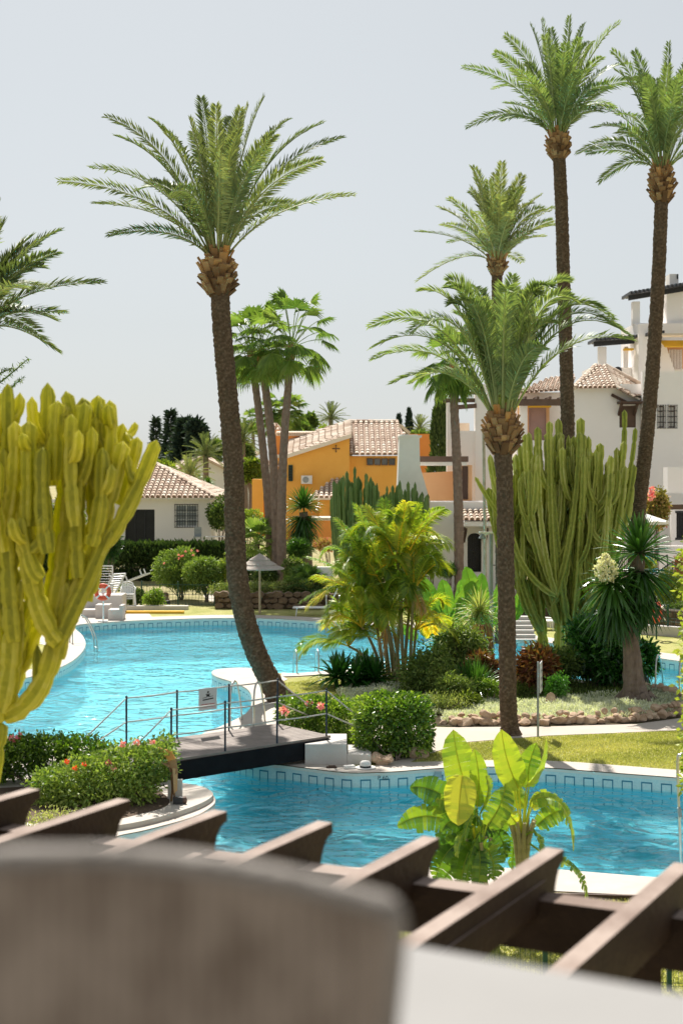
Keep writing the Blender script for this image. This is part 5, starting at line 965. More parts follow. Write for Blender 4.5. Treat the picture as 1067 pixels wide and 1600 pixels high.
tiles(mb, [(X(412, Y), Y+.2, Z(728, Y)), (X(442, Y), Y+.2, Z(728, Y)), (X(442, Y), Y+2.4, Z(719, Y)), (X(416, Y), Y+2.4, Z(719, Y))], .3); part(mb, 'roof', M['tile'], r)
window(r, 450.5, 457.5, 726.5, 752, Y-.22, 1, 6, 'green', 'dark', dep=.12, name='shuttered_window'); window(r, 516, 522.5, 792, 808, Y-3.18, 1, 1, 'brown', 'dark', dep=.1)
for x0 in (573, 584.5, 596, 607.5): window(r, x0, x0+10, 716, 727, Y+1.0, 1, 1, 'brown', 'glass', dep=.1)
mb = MB(); c = np.array([X(525, Y), Y-.04, Z(701, Y)]); mb.bar(c-[.2, 0, 0], c+[.2, 0, 0], .04, .06); mb.bar(c-[0, 0, .2], c+[0, 0, .2], .06, .04, up=(1, 0, 0))
for dx, dz in ((-.2, 0), (.2, 0), (0, .2), (0, -.2)): mb.lathe([(0, -.05), (.06, 0), (0, .05)], 6, tuple(c+np.array([dx, 0, dz])))
part(mb, 'cross_ornament', M['brown'], r)
mb = MB(); mb.box(X(471, Y), X(488, Y), Y-.45, Y-.1, Z(756, Y), Z(743, Y)); ac = part(mb, 'air_conditioner', M['plastic'], r)
mb = MB(); mb.tube([(X(478, Y), Y-.47, Z(749.5, Y)), (X(478, Y), Y-.455, Z(749.5, Y))], .2, 16); sub(mb, 'fan_grille', M['galv'], ac, r)
mb = MB(); mb.box(X(415, Y), X(430, Y), Y+6, Y+8, g, Z(672, Y+6)); mb.box(X(424, Y), X(429, Y), Y+6.4, Y+7, Z(672, Y), Z(660, Y)); part(mb, 'chimney', M['peach'], r)
mb = MB(); a = np.array([X(422.5, Y), Y+7, Z(655, Y)])
for s_ in ((-1, -1), (1, -1), (1, 1), (-1, 1)): pass
cs = [a+np.array([sx*.42, sy*.9, -.55]) for sx, sy in ((-1, -1), (1, -1), (1, 1), (-1, 1))]
for i in range(4): tiles(mb, [cs[i], cs[(i+1) % 4], a], .25)
part(mb, 'chimney_roof', M['tile'], r)
# low garden wall with tile capping in front of the ochre house
Yq = 84; mb = MB(); mb.box(X(488, Yq), X(545, Yq), Yq, Yq+.3, gz(Yq), Z(812, Yq)); r = thing('garden_wall', 'ochre garden wall with a scalloped white tile capping', 'wall', loc=(X(515, Yq), Yq, gz(Yq))); part(mb, 'wall', M['orange'], r)
mb = MB()
for i in range(22): x = X(489+55*i/21, Yq); mb.tube([(x, Yq-.12, Z(811, Yq)), (x, Yq+.2, Z(809, Yq))], .10, 7, t=.95)
part(mb, 'capping', M['tile'], r)
# --- far roofs and walls on the skyline
for nm, lb, Y, pts, wm in (('far_house', 'far house with pink-brown roofs on the skyline above the ochre house', 150, [(565,682),(580,666),(592,676),(606,664),(626,668),(640,680),(640,700),(565,700)], 'tile'), ('far_house', 'far white house with a tiled roof left of the three fan palms', 150, [(386,742),(386,716),(400,708),(416,716),(416,742)], 'white2')):
    r = thing(nm, lb, 'house', loc=(X(pts[0][0], Y), Y, gz(Y))); mb = MB(); ppri(mb, [(a, c+6) for a, c in pts], Y, 8, .4); part(mb, 'walls', M['chim'], r)
    mb = MB(); 
    for i in range(1, len(pts)-3): a, c = pts[i], pts[i+1]; mb.bar((X(a[0], Y), Y+4, Z(a[1], Y)+.2), (X(c[0], Y), Y+4, Z(c[1], Y)+.2), 8.6, .3, U(.3, .7))
    part(mb, 'roof', M['tile'], r)
# --- white chimney tower and the terrace house
Y = 66; g = gz(Y); r = thing('terrace_house', 'white terrace house with a big tapered chimney, arched door and peach roof terrace', 'house', loc=(X(720, Y), Y, g))
mb = MB(); 
wallh(mb, 640, 812, 784, 895, Y, .3, [(730, 752, 832, 894)], g); mb.box(X(640, Y), X(812, Y), Y+2.2, Y+2.5, g, Z(784, Y)); mb.box(X(640, Y), X(641, Y), Y+.31, Y+2.19, g, Z(784, Y)); mb.box(X(641, Y)+.01, X(812, Y), Y+.31, Y+2.19, Z(790, Y), Z(786, Y)); part(mb, 'front_wall', M['white2'], r)
mb = MB(); yb_ = Y+2.6; ppri(mb, [(640,740),(735,735),(735,800),(640,800)], yb_+1, .3); mb.box(X(722, Y), X(746, Y), yb_+.2, yb_+.9, Z(784, Y), Z(726, Y)); part(mb, 'terrace_wall', M['peach'], r)
mb = MB(); mb.box(X(729.5, Y), X(739, Y), yb_+.12, yb_+.19, Z(782, Y), Z(728, Y)); part(mb, 'terrace_door', M['wood'], r)
mb = MB(); mb.box(X(660, Y), X(738, Y), yb_-.4, yb_+1.2, Z(721, Y), Z(712, Y)); part(mb, 'terrace_beam', M['brown'], r)
mb = MB(); mb.box(X(661, Y), X(736, Y), yb_-.3, yb_+1.1, Z(727, Y), Z(721, Y)-.003); part(mb, 'terrace_awning', M['cream'] if 0 else M['canvas'], r)
mb = MB(); ppri(mb, [(624,684),(627,679),(652,679),(655,684),(656,728),(672,784),(620,784),(622,740)], Y-.9, 1.5); mb.box(X(622, Y), X(657, Y), Y-.95, Y+.62, Z(684, Y), Z(681, Y)); part(mb, 'chimney', M['chim'], r)
# door recess with arch, awning
mb = MB(); xm = X(741, Y); hw = X(752, Y)-xm
for s_ in (-1, 1):
    arc = [(xm+s_*hw, Z(832, Y)), (xm+s_*hw, Z(842, Y))]+[(xm+s_*hw*cos(q), Z(842, Y)+(Z(833, Y)-Z(842, Y))*sin(q)) for q in np.linspace(.2, pi/2, 6)]+[(xm, Z(832, Y))]
    mb.prism(arc if s_ > 0 else arc[::-1], Y+.003, Y+.28)
part(mb, 'arch', M['white2'], r)
mb = MB(); mb.box(xm-hw-.2, xm+hw+.2, Y+.5, Y+.56, g, Z(828, Y)); 
for i in range(7): x = xm-hw+2*hw*i/6; mb.box(x-.02, x+.02, Y+.46, Y+.5, g, Z(832, Y))
mb.box(xm-hw, xm+hw, Y+.44, Y+.5, Z(862, Y)-.05, Z(862, Y)+.05); dr = part(mb, 'door', M['dark'], r)
mb = MB(); mb.lathe([(0, -.04), (.05, 0), (0, .04)], 8, (xm+.05, Y+.42, Z(865, Y))); sub(mb, 'knob', M['steel'], dr, r)
mb = MB(); tiles(mb, [(X(720, Y), Y-1.3, Z(812, Y-1.3)), (X(812, Y), Y-1.3, Z(812, Y-1.3)), (X(812, Y), Y-.01, Z(796, Y)), (X(724, Y), Y-.01, Z(796, Y))], .26, .36); part(mb, 'awning_roof', M['tile'], r)
mb = MB(); mb.box(X(721, Y), X(812, Y), Y-1.25, Y-.02, Z(822, Y-1), Z(814.5, Y-1)); part(mb, 'awning_soffit', M['white2'], r)
mb = MB()
for x in (724, 757, 790): mb.bar((X(x, Y), Y-.02, Z(846, Y)), (X(x, Y), Y-1.1, Z(827, Y)), .12, .12); mb.bar((X(x, Y), Y-.02, Z(826, Y)), (X(x, Y), Y-1.2, Z(826, Y)), .12, .12)
part(mb, 'awning_bracket', M['wood'], r)
mb = MB(); q = [(X(600, Y), Z(895, Y)), ]; mb.box(X(640, Y), X(860, Y), Y-1.6, Y-.9, 0, g-.0+.25); part(mb, 'doorstep', M['pav'], r)
# --- big white apartment building on the right
Y = 72; g = gz(Y); r = thing('apartment_building', 'large white stepped building with tiled roofs, pergolas and shuttered windows', 'building', loc=(X(950, Y), Y, g))
mb = MB()
wallh(mb, 896, 1100, 600, 900, Y, .4, [(967, 993, 634, 668)], g)          # front wall of the hipped wing
mb.box(X(896, Y), X(1100, Y), Y+5, Y+5.3, g, Z(612, Y)); 
ppri(mb, [(806,690),(806,613),(895.5,613),(895.5,900),(806,900)], Y+1.5, .4); mb.box(X(800, Y), X(895, Y), Y+1.0, Y+1.49, g, Z(690, Y))
part(mb, 'front_wall', M['white2'], r)
mb = MB(); Yb2 = Y+6; wallh(mb, 985, 1180, 577, 900, Yb2-9, .4, [(1028, 1037, 634, 668), (1044, 1055, 634, 668)], gz(63)) if 0 else None
Y3b = 71.3; wallh(mb, 1003, 1200, 580, 900, Y3b, .4, [(1028, 1037.5, 634, 668), (1044, 1055, 634, 668)], gz(Y3b)); part(mb, 'side_wall', M['white2'], r)
window(r, 1028, 1037.5, 634, 668, Y3b, 1, 4, 'brown', 'canvas', 3, dep=.25, name='arched_window'); window(r, 1044, 1055, 634, 668, Y3b, 1, 4, 'brown', 'canvas', 3, dep=.25, name='arched_window')
mb = MB()
for x0, x1 in ((1027, 1038.5), (1043, 1056)):
    xm, hw = X((x0+x1)/2, Y3b), X(x1, Y3b)-X((x0+x1)/2, Y3b); arc = [(xm+hw*1.0*cos(q), Z(634, Y3b)+.28*sin(q)) for q in np.linspace(0, pi, 9)]; mb.prism(arc, Y3b-.03, Y3b-.003)
part(mb, 'arch_relief', M['white2'], r)
window(r, 967, 993, 634, 668, Y, 1, 1, 'brown', 'brown', dep=.1, name='shuttered_window')
mb = MB(); mb.box(X(963, Y), X(1002, Y), Y-.9, Y-.02, Z(630, Y)-.06, Z(630, Y)+.06)
for x in (966, 990): mb.bar((X(x, Y), Y-.02, Z(648, Y)), (X(x, Y), Y-.8, Z(631, Y)), .12, .14)
mb.bar((X(955, Y), Y-.03, Z(617, Y)), (X(974, Y), Y-.5, Z(629, Y)), .12, .14); part(mb, 'window_canopy', M['wood'], r)
# hipped tile roof
ap0, ap1 = np.array([X(930, Y+3), Y+3, Z(571, Y+3)]), np.array([X(946, Y+3), Y+3, Z(571, Y+3)]); f0 = np.array([X(893, Y), Y-.5, Z(607, Y)]); f1 = np.array([X(957, Y), Y-.5, Z(606, Y)]); f2 = np.array([X(978, Y), Y-.5, Z(618, Y)]); f3 = np.array([X(1034, Y), Y-.5, Z(617, Y)])
mb = MB(); tiles(mb, [f0, f1, ap1, ap0], .24, .36); tiles(mb, [f1, f2, f3, np.array([X(1008, Y+3), Y+3, Z(603, Y+3)]), ap1], .24, .36); ridge(mb, f0, ap0, .14); ridge(mb, ap1, np.array([X(1006, Y+2), Y+2, Z(603, Y+2)]), .12)
l0 = np.array([X(806, Y), Y+.8, Z(613, Y)]); l1 = np.array([X(897, Y), Y+.8, Z(607, Y)]); l2 = np.array([X(897, Y+4), Y+4, Z(583, Y+4)]); l3 = np.array([X(858, Y+4), Y+4, Z(590, Y+4)]); tiles(mb, [l0, l1, l2, l3], .24, .36)
mb.box(X(1030, Y), X(1180, Y), Y-.1, Y+1, Z(524, Y), Z(521, Y), .6); part(mb, 'roof', M['tile'], r)
# balcony bay with orange lintel and mauve shutter
mb = MB(); mb.box(X(795, Y), X(882, Y), Y-.3, Y+.0, Z(634, Y), Z(624, Y)); 
for i in range(5): x = X(800+19*i, Y); mb.box(x-.06, x+.06, Y-.5, Y+1, Z(624, Y)+.003, Z(624, Y)+.12)
part(mb, 'balcony_beam', M['brown'], r)
mb = MB(); mb.box(X(812, Y), X(862, Y), Y+.90, Y+.995, Z(690, Y), Z(628, Y)); part(mb, 'balcony_back', M['peach'], r)
mb = MB(); mb.box(X(812, Y), X(862, Y), Y+.3, Y+.9, Z(636, Y), Z(629, Y)); part(mb, 'balcony_lintel', M['awn'], r)
window(r, 826, 853, 637, 692, Y+.7, 1, 1, 'mauve', 'mauve', dep=.1, name='shutter')
mb = MB(); mb.box(X(812, Y), X(824, Y), Y+.1, Y+.3, Z(700, Y), Z(628, Y)); mb.box(X(806, Y), X(895, Y), Y-.1, Y+.095, Z(760, Y), Z(688, Y)); part(mb, 'balcony_wall', M['white2'], r)
# upper storeys
mb = MB(); Yu = Y+6
mb.box(X(992, Yu), X(1100, Yu), Yu, Yu+4, Z(600, Yu), Z(505, Yu)); mb.box(X(928, Yu), X(992, Yu)-.01, Yu+1, Yu+4, Z(606, Yu), Z(572, Yu)); mb.box(X(990, Yu), X(1013, Yu), Yu-1.2, Yu-.01, Z(606, Yu), Z(510, Yu))
ppri(mb, [(1013,600),(1013,510),(1030,510),(1060,600)], Yu-.6, .55)
mb.box(X(1035, Yu), X(1100, Yu), Yu-.4, Yu-.01, Z(580, Yu), Z(577, Yu)); mb.box(X(936, Yu), X(948, Yu), Yu+.2, Yu+.6, Z(575, Yu), Z(541, Yu)); mb.box(X(976, Yu), X(982, Yu), Yu+.2, Yu+.5, Z(575, Yu), Z(541, Yu))
mb.box(X(990, Yu), X(1001, Yu), Yu+.3, Yu+.8, Z(506, Yu), Z(470, Yu)); mb.box(X(1044, Yu), X(1100, Yu), Yu+.5, Yu+3, Z(505, Yu), Z(452, Yu)); mb.box(X(1052, Yu), X(1066, Yu), Yu+1, Yu+2, Z(452, Yu), Z(424, Yu)); part(mb, 'upper_storeys', M['white2'], r)
mb = MB(); mb.box(X(1036, Yu), X(1110, Yu), Yu-.35, Yu-.02, Z(577, Yu)+.003, Z(540, Yu)); part(mb, 'recess_wall', M['peach'], r)
mb = MB(); Yo = Yu-.45; mb.box(X(1045, Yo), X(1064, Yo), Yo, Yo+.05, Z(577, Yo)+.01, Z(547, Yo))
part(mb, 'barred_window', M['mauve'], r); mb = MB()
for i in range(9): x = X(1045+19*i/8, Yo); mb.box(x-.02, x+.02, Yo-.05, Yo-.01, Z(577, Yo)+.02, Z(546, Yo))
part(mb, 'window_bars', M['white2'], r)
mb = MB()
for i in range(8):
    z = Z(533+i*1.7, Yo); mb.bar((X(1030, Yo), Yo-.1-.16*i, z), (X(1120, Yo), Yo-.1-.16*i, z-.0), .17, .05)
mb.bar((X(974, Yu), Yu+.0, Z(546, Yu)), (X(988, Yu), Yu+.0, Z(546, Yu)), .5, .1); part(mb, 'yellow_awning', M['awn'], r)
mb = MB()
for (x0, x1, y0, y1, yy) in ((927, 990, 538, 533, Yu), (981, 1100, 466, 446, Yu+.2), (1008, 1030, 530, 527, Yu-1)):
    mb.bar((X(x0, yy), yy, Z(y0, yy)), (X(x1, yy), yy, Z(y1, yy)), .2, .25)
    k = int((x1-x0)/6)
    for i in range(k+1): x = X(x0+(x1-x0)*i/k, yy); z = Z(y0+(y1-y0)*i/k, yy)+.2; mb.bar((x, yy-.9, z), (x, yy+1.6, z), .12, .16)
part(mb, 'roof_pergola', M['iron'], r)
mb = MB(); mb.tube([(X(970, Yu), Yu+.95, Z(577, Yu)), (X(970, Yu), Yu+.99, Z(577, Yu))], .22, 12); part(mb, 'round_vent', M['dark'], r)
mb = MB(); mb.box(X(1063, Yu), X(1065, Yu), Yu+.9, Yu+.98, Z(432, Yu), Z(425, Yu)); part(mb, 'slit_opening', M['dark'], r)
# white pillar block between the two houses with brown beams
Y = 71; g = gz(Y); r = thing('white_gateway', 'white pillars with brown beams on top left of the front date palm crown', 'gateway', loc=(X(730, Y), Y, g))
mb = MB(); mb.box(X(698, Y), X(709, Y), Y, Y+.5, g, Z(629, Y)); mb.box(X(709, Y)+.003, X(742, Y), Y+.1, Y+.4, g, Z(673, Y)); ppri(mb, [(742,600),(768,600),(800,640),(800,800),(742,800),(742,720)], Y, .6); part(mb, 'pillars', M['white2'], r)
mb = MB(); mb.bar((X(693, Y), Y+.2, Z(629, Y)+.12), (X(744, Y), Y+.2, Z(629, Y)+.12), .2, .2); mb.bar((X(698, Y), Y-.5, Z(624, Y)+.25), (X(744, Y), Y-.2, Z(622, Y)+.25), .15, .15); mb.bar((X(706, Y), Y-.02, Z(637, Y)), (X(744, Y), Y-.02, Z(634, Y)), .15, .22); part(mb, 'beams', M['brown'], r)
mb = MB(); mb.box(X(715, Y+2), X(733, Y+2), Y+2, Y+4, Z(690, Y+2), Z(661, Y+2)); part(mb, 'far_roof', M['tile'], r)
# right terrace: low walls, ramp, railing
Y = 60; r = thing('stair_wall', 'white sloping stair wall with thin handrails right of the yucca', 'wall', loc=(X(1030, Y), Y, 0))
mb = MB(); ppri(mb, [(975,925),(1010,905),(1045,882),(1075,870),(1300,870),(1300,945),(975,945)], Y, .3); ppri(mb, [(960,853),(1300,853),(1300,900),(1000,900),(960,912)], Y+2.5, .3); mb.box(X(1300, Y), X(900, Y+4), Y+2.81, Y+3.9, 0, Z(858, Y+3)); part(mb, 'wall', M['white2'], r)
mb = MB()
for (a, c, d, e) in ((1000, 893, 1042, 867), (1010, 905, 1050, 878)): mb.tube([A(a, c, Y-.1), A(d, e, Y-.1)], .025, 6); mb.tube([A(d, e, Y-.1), A(d, e+22, Y-.1)], .025, 6); mb.tube([A(a, c, Y-.1), A(a, c+22, Y-.1)], .025, 6)
part(mb, 'handrails', M['iron'], r)
Y = 66; r = thing('terrace_parapet', 'grey-white terrace house wall with a dark barred window at the right edge', 'wall', loc=(X(1060, Y), Y, gz(Y))); mb = MB(); wallh(mb, 1048, 1250, 790, 860, Y, .3, [(1056, 1120, 800, 842)], gz(Y)); mb.box(X(1040, Y), X(1250, Y), Y-.3, Y+.6, Z(770, Y), Z(730, Y)); part(mb, 'wall', M['white2'], r)
mb = MB(); mb.box(X(1056, Y), X(1120, Y), Y+.2, Y+.25, Z(842, Y), Z(800, Y)); part(mb, 'window_opening', M['dark'], r)
mb = MB()
for i in range(8): x = X(1056+3*i, Y); mb.box(x-.02, x+.02, Y+.02, Y+.06, Z(842, Y), Z(800, Y))
for z in (800, 842): mb.box(X(1054, Y), X(1122, Y), Y-.04, Y-.003, Z(z, Y)-.05, Z(z, Y)+.05)
part(mb, 'window_bars', M['iron'], r)
Y = 62; r = thing('wooden_pergola', 'dark wooden pergola beam over the parasol and bougainvillea', 'pergola', loc=(X(1020, Y), Y, gz(Y))); mb = MB(); mb.bar(A(930, 795, Y), A(1200, 789, Y), .2, .22); part(mb, 'beam', M['brown'], r)
for x in (948, 1150): mb = MB(); mb.bar(A(x, 796, Y), np.array([X(x, Y), Y, 0]), .18, .18, up=(0, 1, 0)); part(mb, 'post', M['brown'], r)
# parasol
Y = 57; r = thing('parasol', 'white canvas parasol opened under the dark pergola beam', 'parasol', loc=(X(1001, Y), Y, 0)); c = A(1001, 800, Y); mb = MB(); k = 8
for i in range(k):
    a0, a1 = 2*pi*i/k, 2*pi*(i+1)/k; e = [np.array([cos(a)*1.12, sin(a)*1.12, -.38]) for a in (a0, a1)]; mb.add([c, c+e[0], c+e[1], c+(e[0]+e[1])/2*.96+[0, 0, .02]], [(0, 1, 3), (0, 3, 2)]); mb.add([c+e[0], c+e[1], c+e[1]-[0, 0, .1], c+e[0]-[0, 0, .1]], [(0, 1, 2, 3)])
part(mb, 'canopy', M['canvas'], r); mb = MB(); mb.tube([c+[0, 0, .08], (c[0], c[1], 0)], .03, 8); part(mb, 'pole', M['ropeb'], r)
# right side greenery
Yg = 64
def fb(name, label, cat, px, py, rx, rz, Y, n, L, W, mat, k=10, tint=.45, ry=None, flowers=None, **kw):
    c = A(px, py, Y); k_ = Y/F; bl = ellblobs(c, (rx*k_*.8, (ry or rx*k_*.7), rz*k_*.75), k, .55); return bush(name, label, cat, bl, n, L, W, mat, (c[0], c[1], min(gz(Y), c[2]-rz*k_)), tint=tint, zmin=gz(Y)+.02, flowers=flowers, **kw)
fb('bougainvillea', 'bougainvillea mass with a magenta flower cluster right of the dark palm trunk', 'shrub', 1025, 800, 32, 48, 61, 5200, .14, .09, 'boug', 14, flowers=[([A(1014, 771, 60.3), A(1018, 765, 60.3), A(1021, 773, 60.3), A(1016, 778, 60.3)], 'pet', .18)])
fb('bougainvillea', 'yellowish bougainvillea hanging between the big cactus and the dark palm trunk', 'shrub', 975, 800, 30, 36, 61, 3600, .14, .09, 'boug', 10, tint=.5)
fb('garden_shrub', 'bright yellow-green shrub at the right edge above the stone slope', 'shrub', 1045, 920, 42, 34, 55, 5200, .12, .05, 'lime', 12, tint=.45)
fb('garden_shrub', 'pink-leaved shrub at the right edge by the sloping stair wall', 'shrub', 1062, 885, 14, 22, 56, 1500, .12, .06, 'boug', 6, tint=.8)
fb('garden_shrub', 'small green plants beside the stair handrail', 'shrub', 1005, 880, 22, 18, 58, 1500, .12, .05, 'lime', 6, tint=.35)
fb('garden_shrub', 'dark undergrowth below the yellow-green shrub at the right edge', 'shrub', 1050, 952, 36, 14, 53.5, 1600, .12, .05, 'oak', 6, tint=.25)
fb('garden_shrub', 'brownish shrub on the stone slope between the front trunk and the big cactus', 'shrub', 835, 935, 26, 22, 56, 1800, .12, .05, 'oak', 7, tint=.6)
# leaning yellow branch at the right edge near the camera
r = thing('yellow_leaf_branch', 'slim yellow-leaved plant poking in at the right edge', 'plant', loc=(5.15, 18, 0)); mb = MB(); bl = []
for y in range(860, 1240, 26): bl.append((*A(1082, y, 18), .13, .13, .16))
foliage(mb, bl, 1500, .09, .05, shell=.2, tint=.75); part(mb, 'leaves', M['lime'], r); mb = MB(); mb.tube([(5.15, 18, 0), A(1086, 1100, 18), A(1082, 870, 18)], [.03, .02, .01], 6); part(mb, 'stem', M['bark'], r)
# ------------------------------------------------------------ far garden
Yh = 69; bl = [(X(px, Yh), Yh+1, 1.0, 1.3, .8, 1.0) for px in range(150, 372, 14)]+[(X(px, Yh), Yh+1, 1.5+.10*(i % 3), .5, .6, .5) for i, px in enumerate(range(160, 366, 9))]
bush('thuja_hedge', 'tall dark trimmed hedge in front of the white bungalow', 'hedge', bl, 30000, .26, .10, 'hedge', shell=.72, p=4, tint=.35, base=(X(250, Yh), Yh, 0), up=1.2, rnd=.5)
fb('oleander_bush', 'oleander bush with pale pink flowers left of the reddish one, before the dark hedge', 'shrub', 283, 892, 46, 46, 63, 9500, .18, .05, 'ole', 14, tint=.5, flowers=[([A(U(255, 310), U(855, 885), 61.8) for _ in range(9)], 'pet', .07)])
fb('oleander_bush', 'green and reddish oleander bush right of centre before the dark hedge', 'shrub', 322, 898, 42, 42, 62, 8500, .18, .05, 'ole', 12, tint=.42)
fb('garden_shrub', 'pale green shrub just left of the leaning trunk behind the fence', 'shrub', 352, 892, 16, 22, 62, 1400, .13, .05, 'lime', 6, tint=.4)
fb('clipped_ball_bush', 'dark rounded bush behind the stacked white chairs', 'shrub', 205, 928, 27, 23, 60.5, 4200, .11, .05, 'oak', 8, tint=.3)
fb('clipped_ball_bush', 'small bright green bush right of the dark rounded bush', 'shrub', 240, 934, 19, 16, 59, 2400, .11, .05, 'box', 7, tint=.6)
fb('yucca_bush', 'dark spiky foliage behind the left cactus beside the hedge', 'shrub', 172, 850, 18, 50, 64, 2600, .3, .05, 'yuc', 9, tint=.2)
for lb, px, py, Y, L in (('dark yucca with hanging blades in front of the ochre house', 474, 800, 68, 1.1),):
    c = A(px, py, Y); r = thing('yucca_tree', lb, 'yucca', loc=(c[0], Y, gz(Y))); mb = MB(); mb.tube([(c[0]+.2, Y, gz(Y)), (c[0]+.1, Y, 3), c], [.3, .25, .2], 8); part(mb, 'trunk', M['bark'], r)
    mb = MB(); blade_rosette(mb, c+[0, 0, .2], 130, L, .09, .5, (-.2, 1.5), bend=.15); blade_rosette(mb, c-[0, 0, .3], 130, L, .09, .25, (-1.35, .3), bend=.3); blade_rosette(mb, c-[0, 0, .8], 90, L*.9, .09, .15, (-1.4, -.3), bend=.3); part(mb, 'blades', M['yuc'], r)
for lb, px, py, Y in (('small bright yucca in front of the far gable wall', 304, 745, 112), ('tiny yucca low in front of the far gable wall', 325, 755, 112)):
    c = A(px, py, Y); r = thing('far_yucca', lb, 'yucca', loc=(c[0], Y, gz(Y))); mb = MB(); mb.tube([(c[0]+.6, Y, gz(Y)), c-[0, 0, .3]], .12, 6); part(mb, 'trunk', M['bark'], r); mb = MB(); blade_rosette(mb, c, 90, .9 if px < 310 else .6, .1, .7, (-.8, 1.5), bend=.2); part(mb, 'blades', M['yuc'], r)
fb('garden_shrub', 'rounded green shrub beside the three slender fan palms', 'shrub', 462, 888, 24, 26, 63, 3200, .12, .06, 'oak', 9, tint=.55)
fb('garden_shrub', 'shrub with narrow leaves under the dark yucca', 'shrub', 470, 858, 26, 22, 66, 2200, .3, .04, 'yuc', 7, tint=.5)
fb('garden_shrub', 'yellow-green low shrub left of the slender fan palms', 'shrub', 385, 812, 34, 20, 74, 2600, .14, .07, 'lime', 8, tint=.35)
fb('garden_shrub', 'dark green garden mass right of the bungalow', 'shrub', 345, 805, 24, 34, 79, 3200, .2, .1, 'oak', 10, tint=.35)
fb('garden_shrub', 'pinkish flowering shrub beside the ochre wall', 'shrub', 515, 850, 30, 16, 70, 1800, .14, .08, 'boug', 6, tint=.75)
fb('garden_shrub', 'grey-green shrub at the foot of the white terrace wall', 'shrub', 672, 872, 24, 22, 63, 2200, .16, .05, 'oak', 8, tint=.5)
fb('garden_shrub', 'low green plants left of the arched door', 'shrub', 700, 890, 26, 12, 62, 1400, .2, .07, 'yuc', 6, tint=.3)
fb('garden_shrub', 'dark bush under the slender fan palms behind the straw parasol', 'shrub', 420, 900, 40, 16, 64, 2200, .14, .07, 'oak', 8, tint=.15)
# trees
def ft(name, lb, px, py, rx, rz, Y, n, L, mat, k=14, tint=.4, tr=.2, **kw):
    c = A(px, py, Y); k_ = Y/F; bl = ellblobs(c, (rx*k_, rx*k_*.8, rz*k_), k, .42); tree(name, lb, (c[0], Y, gz(Y)), bl, n, L, L*.5, mat, tr, tint=tint, **kw)
def conifer(name, lb, px, yt, yb_, wpx, Y, n, mat='conif', tiers=14, L=.5, tint=.45, p=1., colm=False):
    b = np.array([X(px, Y), Y, gz(Y)]); zt, zb = Z(yt, Y), max(gz(Y), Z(yb_, Y)); w_ = wpx*Y/F/2; r = thing(name, lb, 'tree', loc=tuple(b)); mb = MB(); mb.tube([b, (b[0], Y, zt)], [.25, .03], 6); part(mb, 'trunk', M['bark'], r); mb = MB()
    h = rng.random(n)**.85; a = rng.random(n)*2*pi; prof = (np.interp(h, [0, .1, .3, .75, 1], [.6, .9, 1, .6, .04]) if colm else (1-h)**p+.04)
    if not colm: tq = (h*tiers) % 1; prof = prof*(1.1-.65*tq)
    rr = w_*prof*rng.uniform(.45 if not colm else .7, 1.05, n)*(1+.22*np.sin(a*3+h*17)); c = np.column_stack([b[0]+rr*np.cos(a), Y+rr*np.sin(a), zb+(zt-zb)*h]); d = np.column_stack([np.cos(a), np.sin(a), np.full(n, 2.2 if colm else .25)])+rng.normal(size=(n, 3))*.35
    mb.kites(c, d, L*rng.uniform(.6, 1.2, n), L*.3, np.clip(rng.normal(tint, .2, n), 0, 1)); part(mb, 'crown', M[mat], r)
conifer('cypress', 'tall dense green cypress left of the white pillars', 688, 603, 800, 33, 76, 9000, 'hedge', L=.3, tint=.7, colm=True)
conifer('cypress', 'small dark cypress on the skyline, left one of the pair', 623, 650, 690, 8, 170, 900, 'conif', L=.5, tint=.3, colm=True)
conifer('cypress', 'small dark cypress on the skyline, right taller one of the pair', 639, 641, 690, 10, 170, 1000, 'conif', L=.5, tint=.3, colm=True)
conifer('norfolk_pine', 'slim dark tiered pine on the skyline nearest the yellow cactus', 244, 653, 760, 22, 150, 800, tiers=16, L=.7, p=.75)
conifer('norfolk_pine', 'tallest tiered pine on the skyline above the gable house', 267, 643, 760, 34, 145, 1300, tiers=18, L=.75, p=.75)
conifer('dark_conifer', 'broad dark conifer on the skyline right of the tiered pines', 290, 657, 740, 52, 135, 2000, tiers=7, L=.9, p=.7, tint=.35)
ft('dark_tree', 'dark leaning tree right of the broad conifer', 308, 680, 17, 22, 132, 1800, .7, 'conif', tint=.4)
ft('green_tree', 'mid-green tree left of the leaning trunk above the gable house', 311, 705, 15, 26, 138, 1500, .5, 'oak', tint=.5)
ft('green_tree', 'grey-green tree just left of the leaning trunk', 337, 710, 13, 28, 136, 1500, .5, 'oak', tint=.4)
ft('yellow_tree', 'yellow-green low tree above the gable roof', 283, 722, 26, 17, 142, 2400, .4, 'lime', tint=.35)
ft('yellow_tree', 'green and yellow shrub tree left of the gable roof', 255, 735, 16, 16, 105, 1500, .4, 'lime', tint=.3)
ft('green_tree', 'green garden tree left of the ochre house', 392, 735, 18, 18, 110, 1800, .4, 'lime', tint=.2)
ft('green_tree', 'dark tree right of the leaning trunk below the skyline palm', 385, 708, 12, 20, 119, 1200, .45, 'oak', tint=.35)
ft('green_tree', 'low round tree left of the palm above the ochre house', 482, 663, 14, 14, 140, 1200, .5, 'oak', tint=.3)
ft('green_tree', 'bushy tree on the skyline right of the shaggy fan palm', 470, 672, 22, 12, 130, 1500, .45, 'oak', tint=.5)
ft('green_tree', 'low green tree below the small dark date palm', 515, 676, 26, 9, 132, 1400, .45, 'lime', tint=.2)
ft('green_tree', 'thin tree at the right end of the skyline above the ochre roof', 548, 674, 10, 12, 150, 700, .4, 'oak', tint=.3)
ft('green_tree', 'green tree on the skyline left of the big cypress', 652, 685, 22, 10, 160, 1200, .6, 'oak', tint=.45)
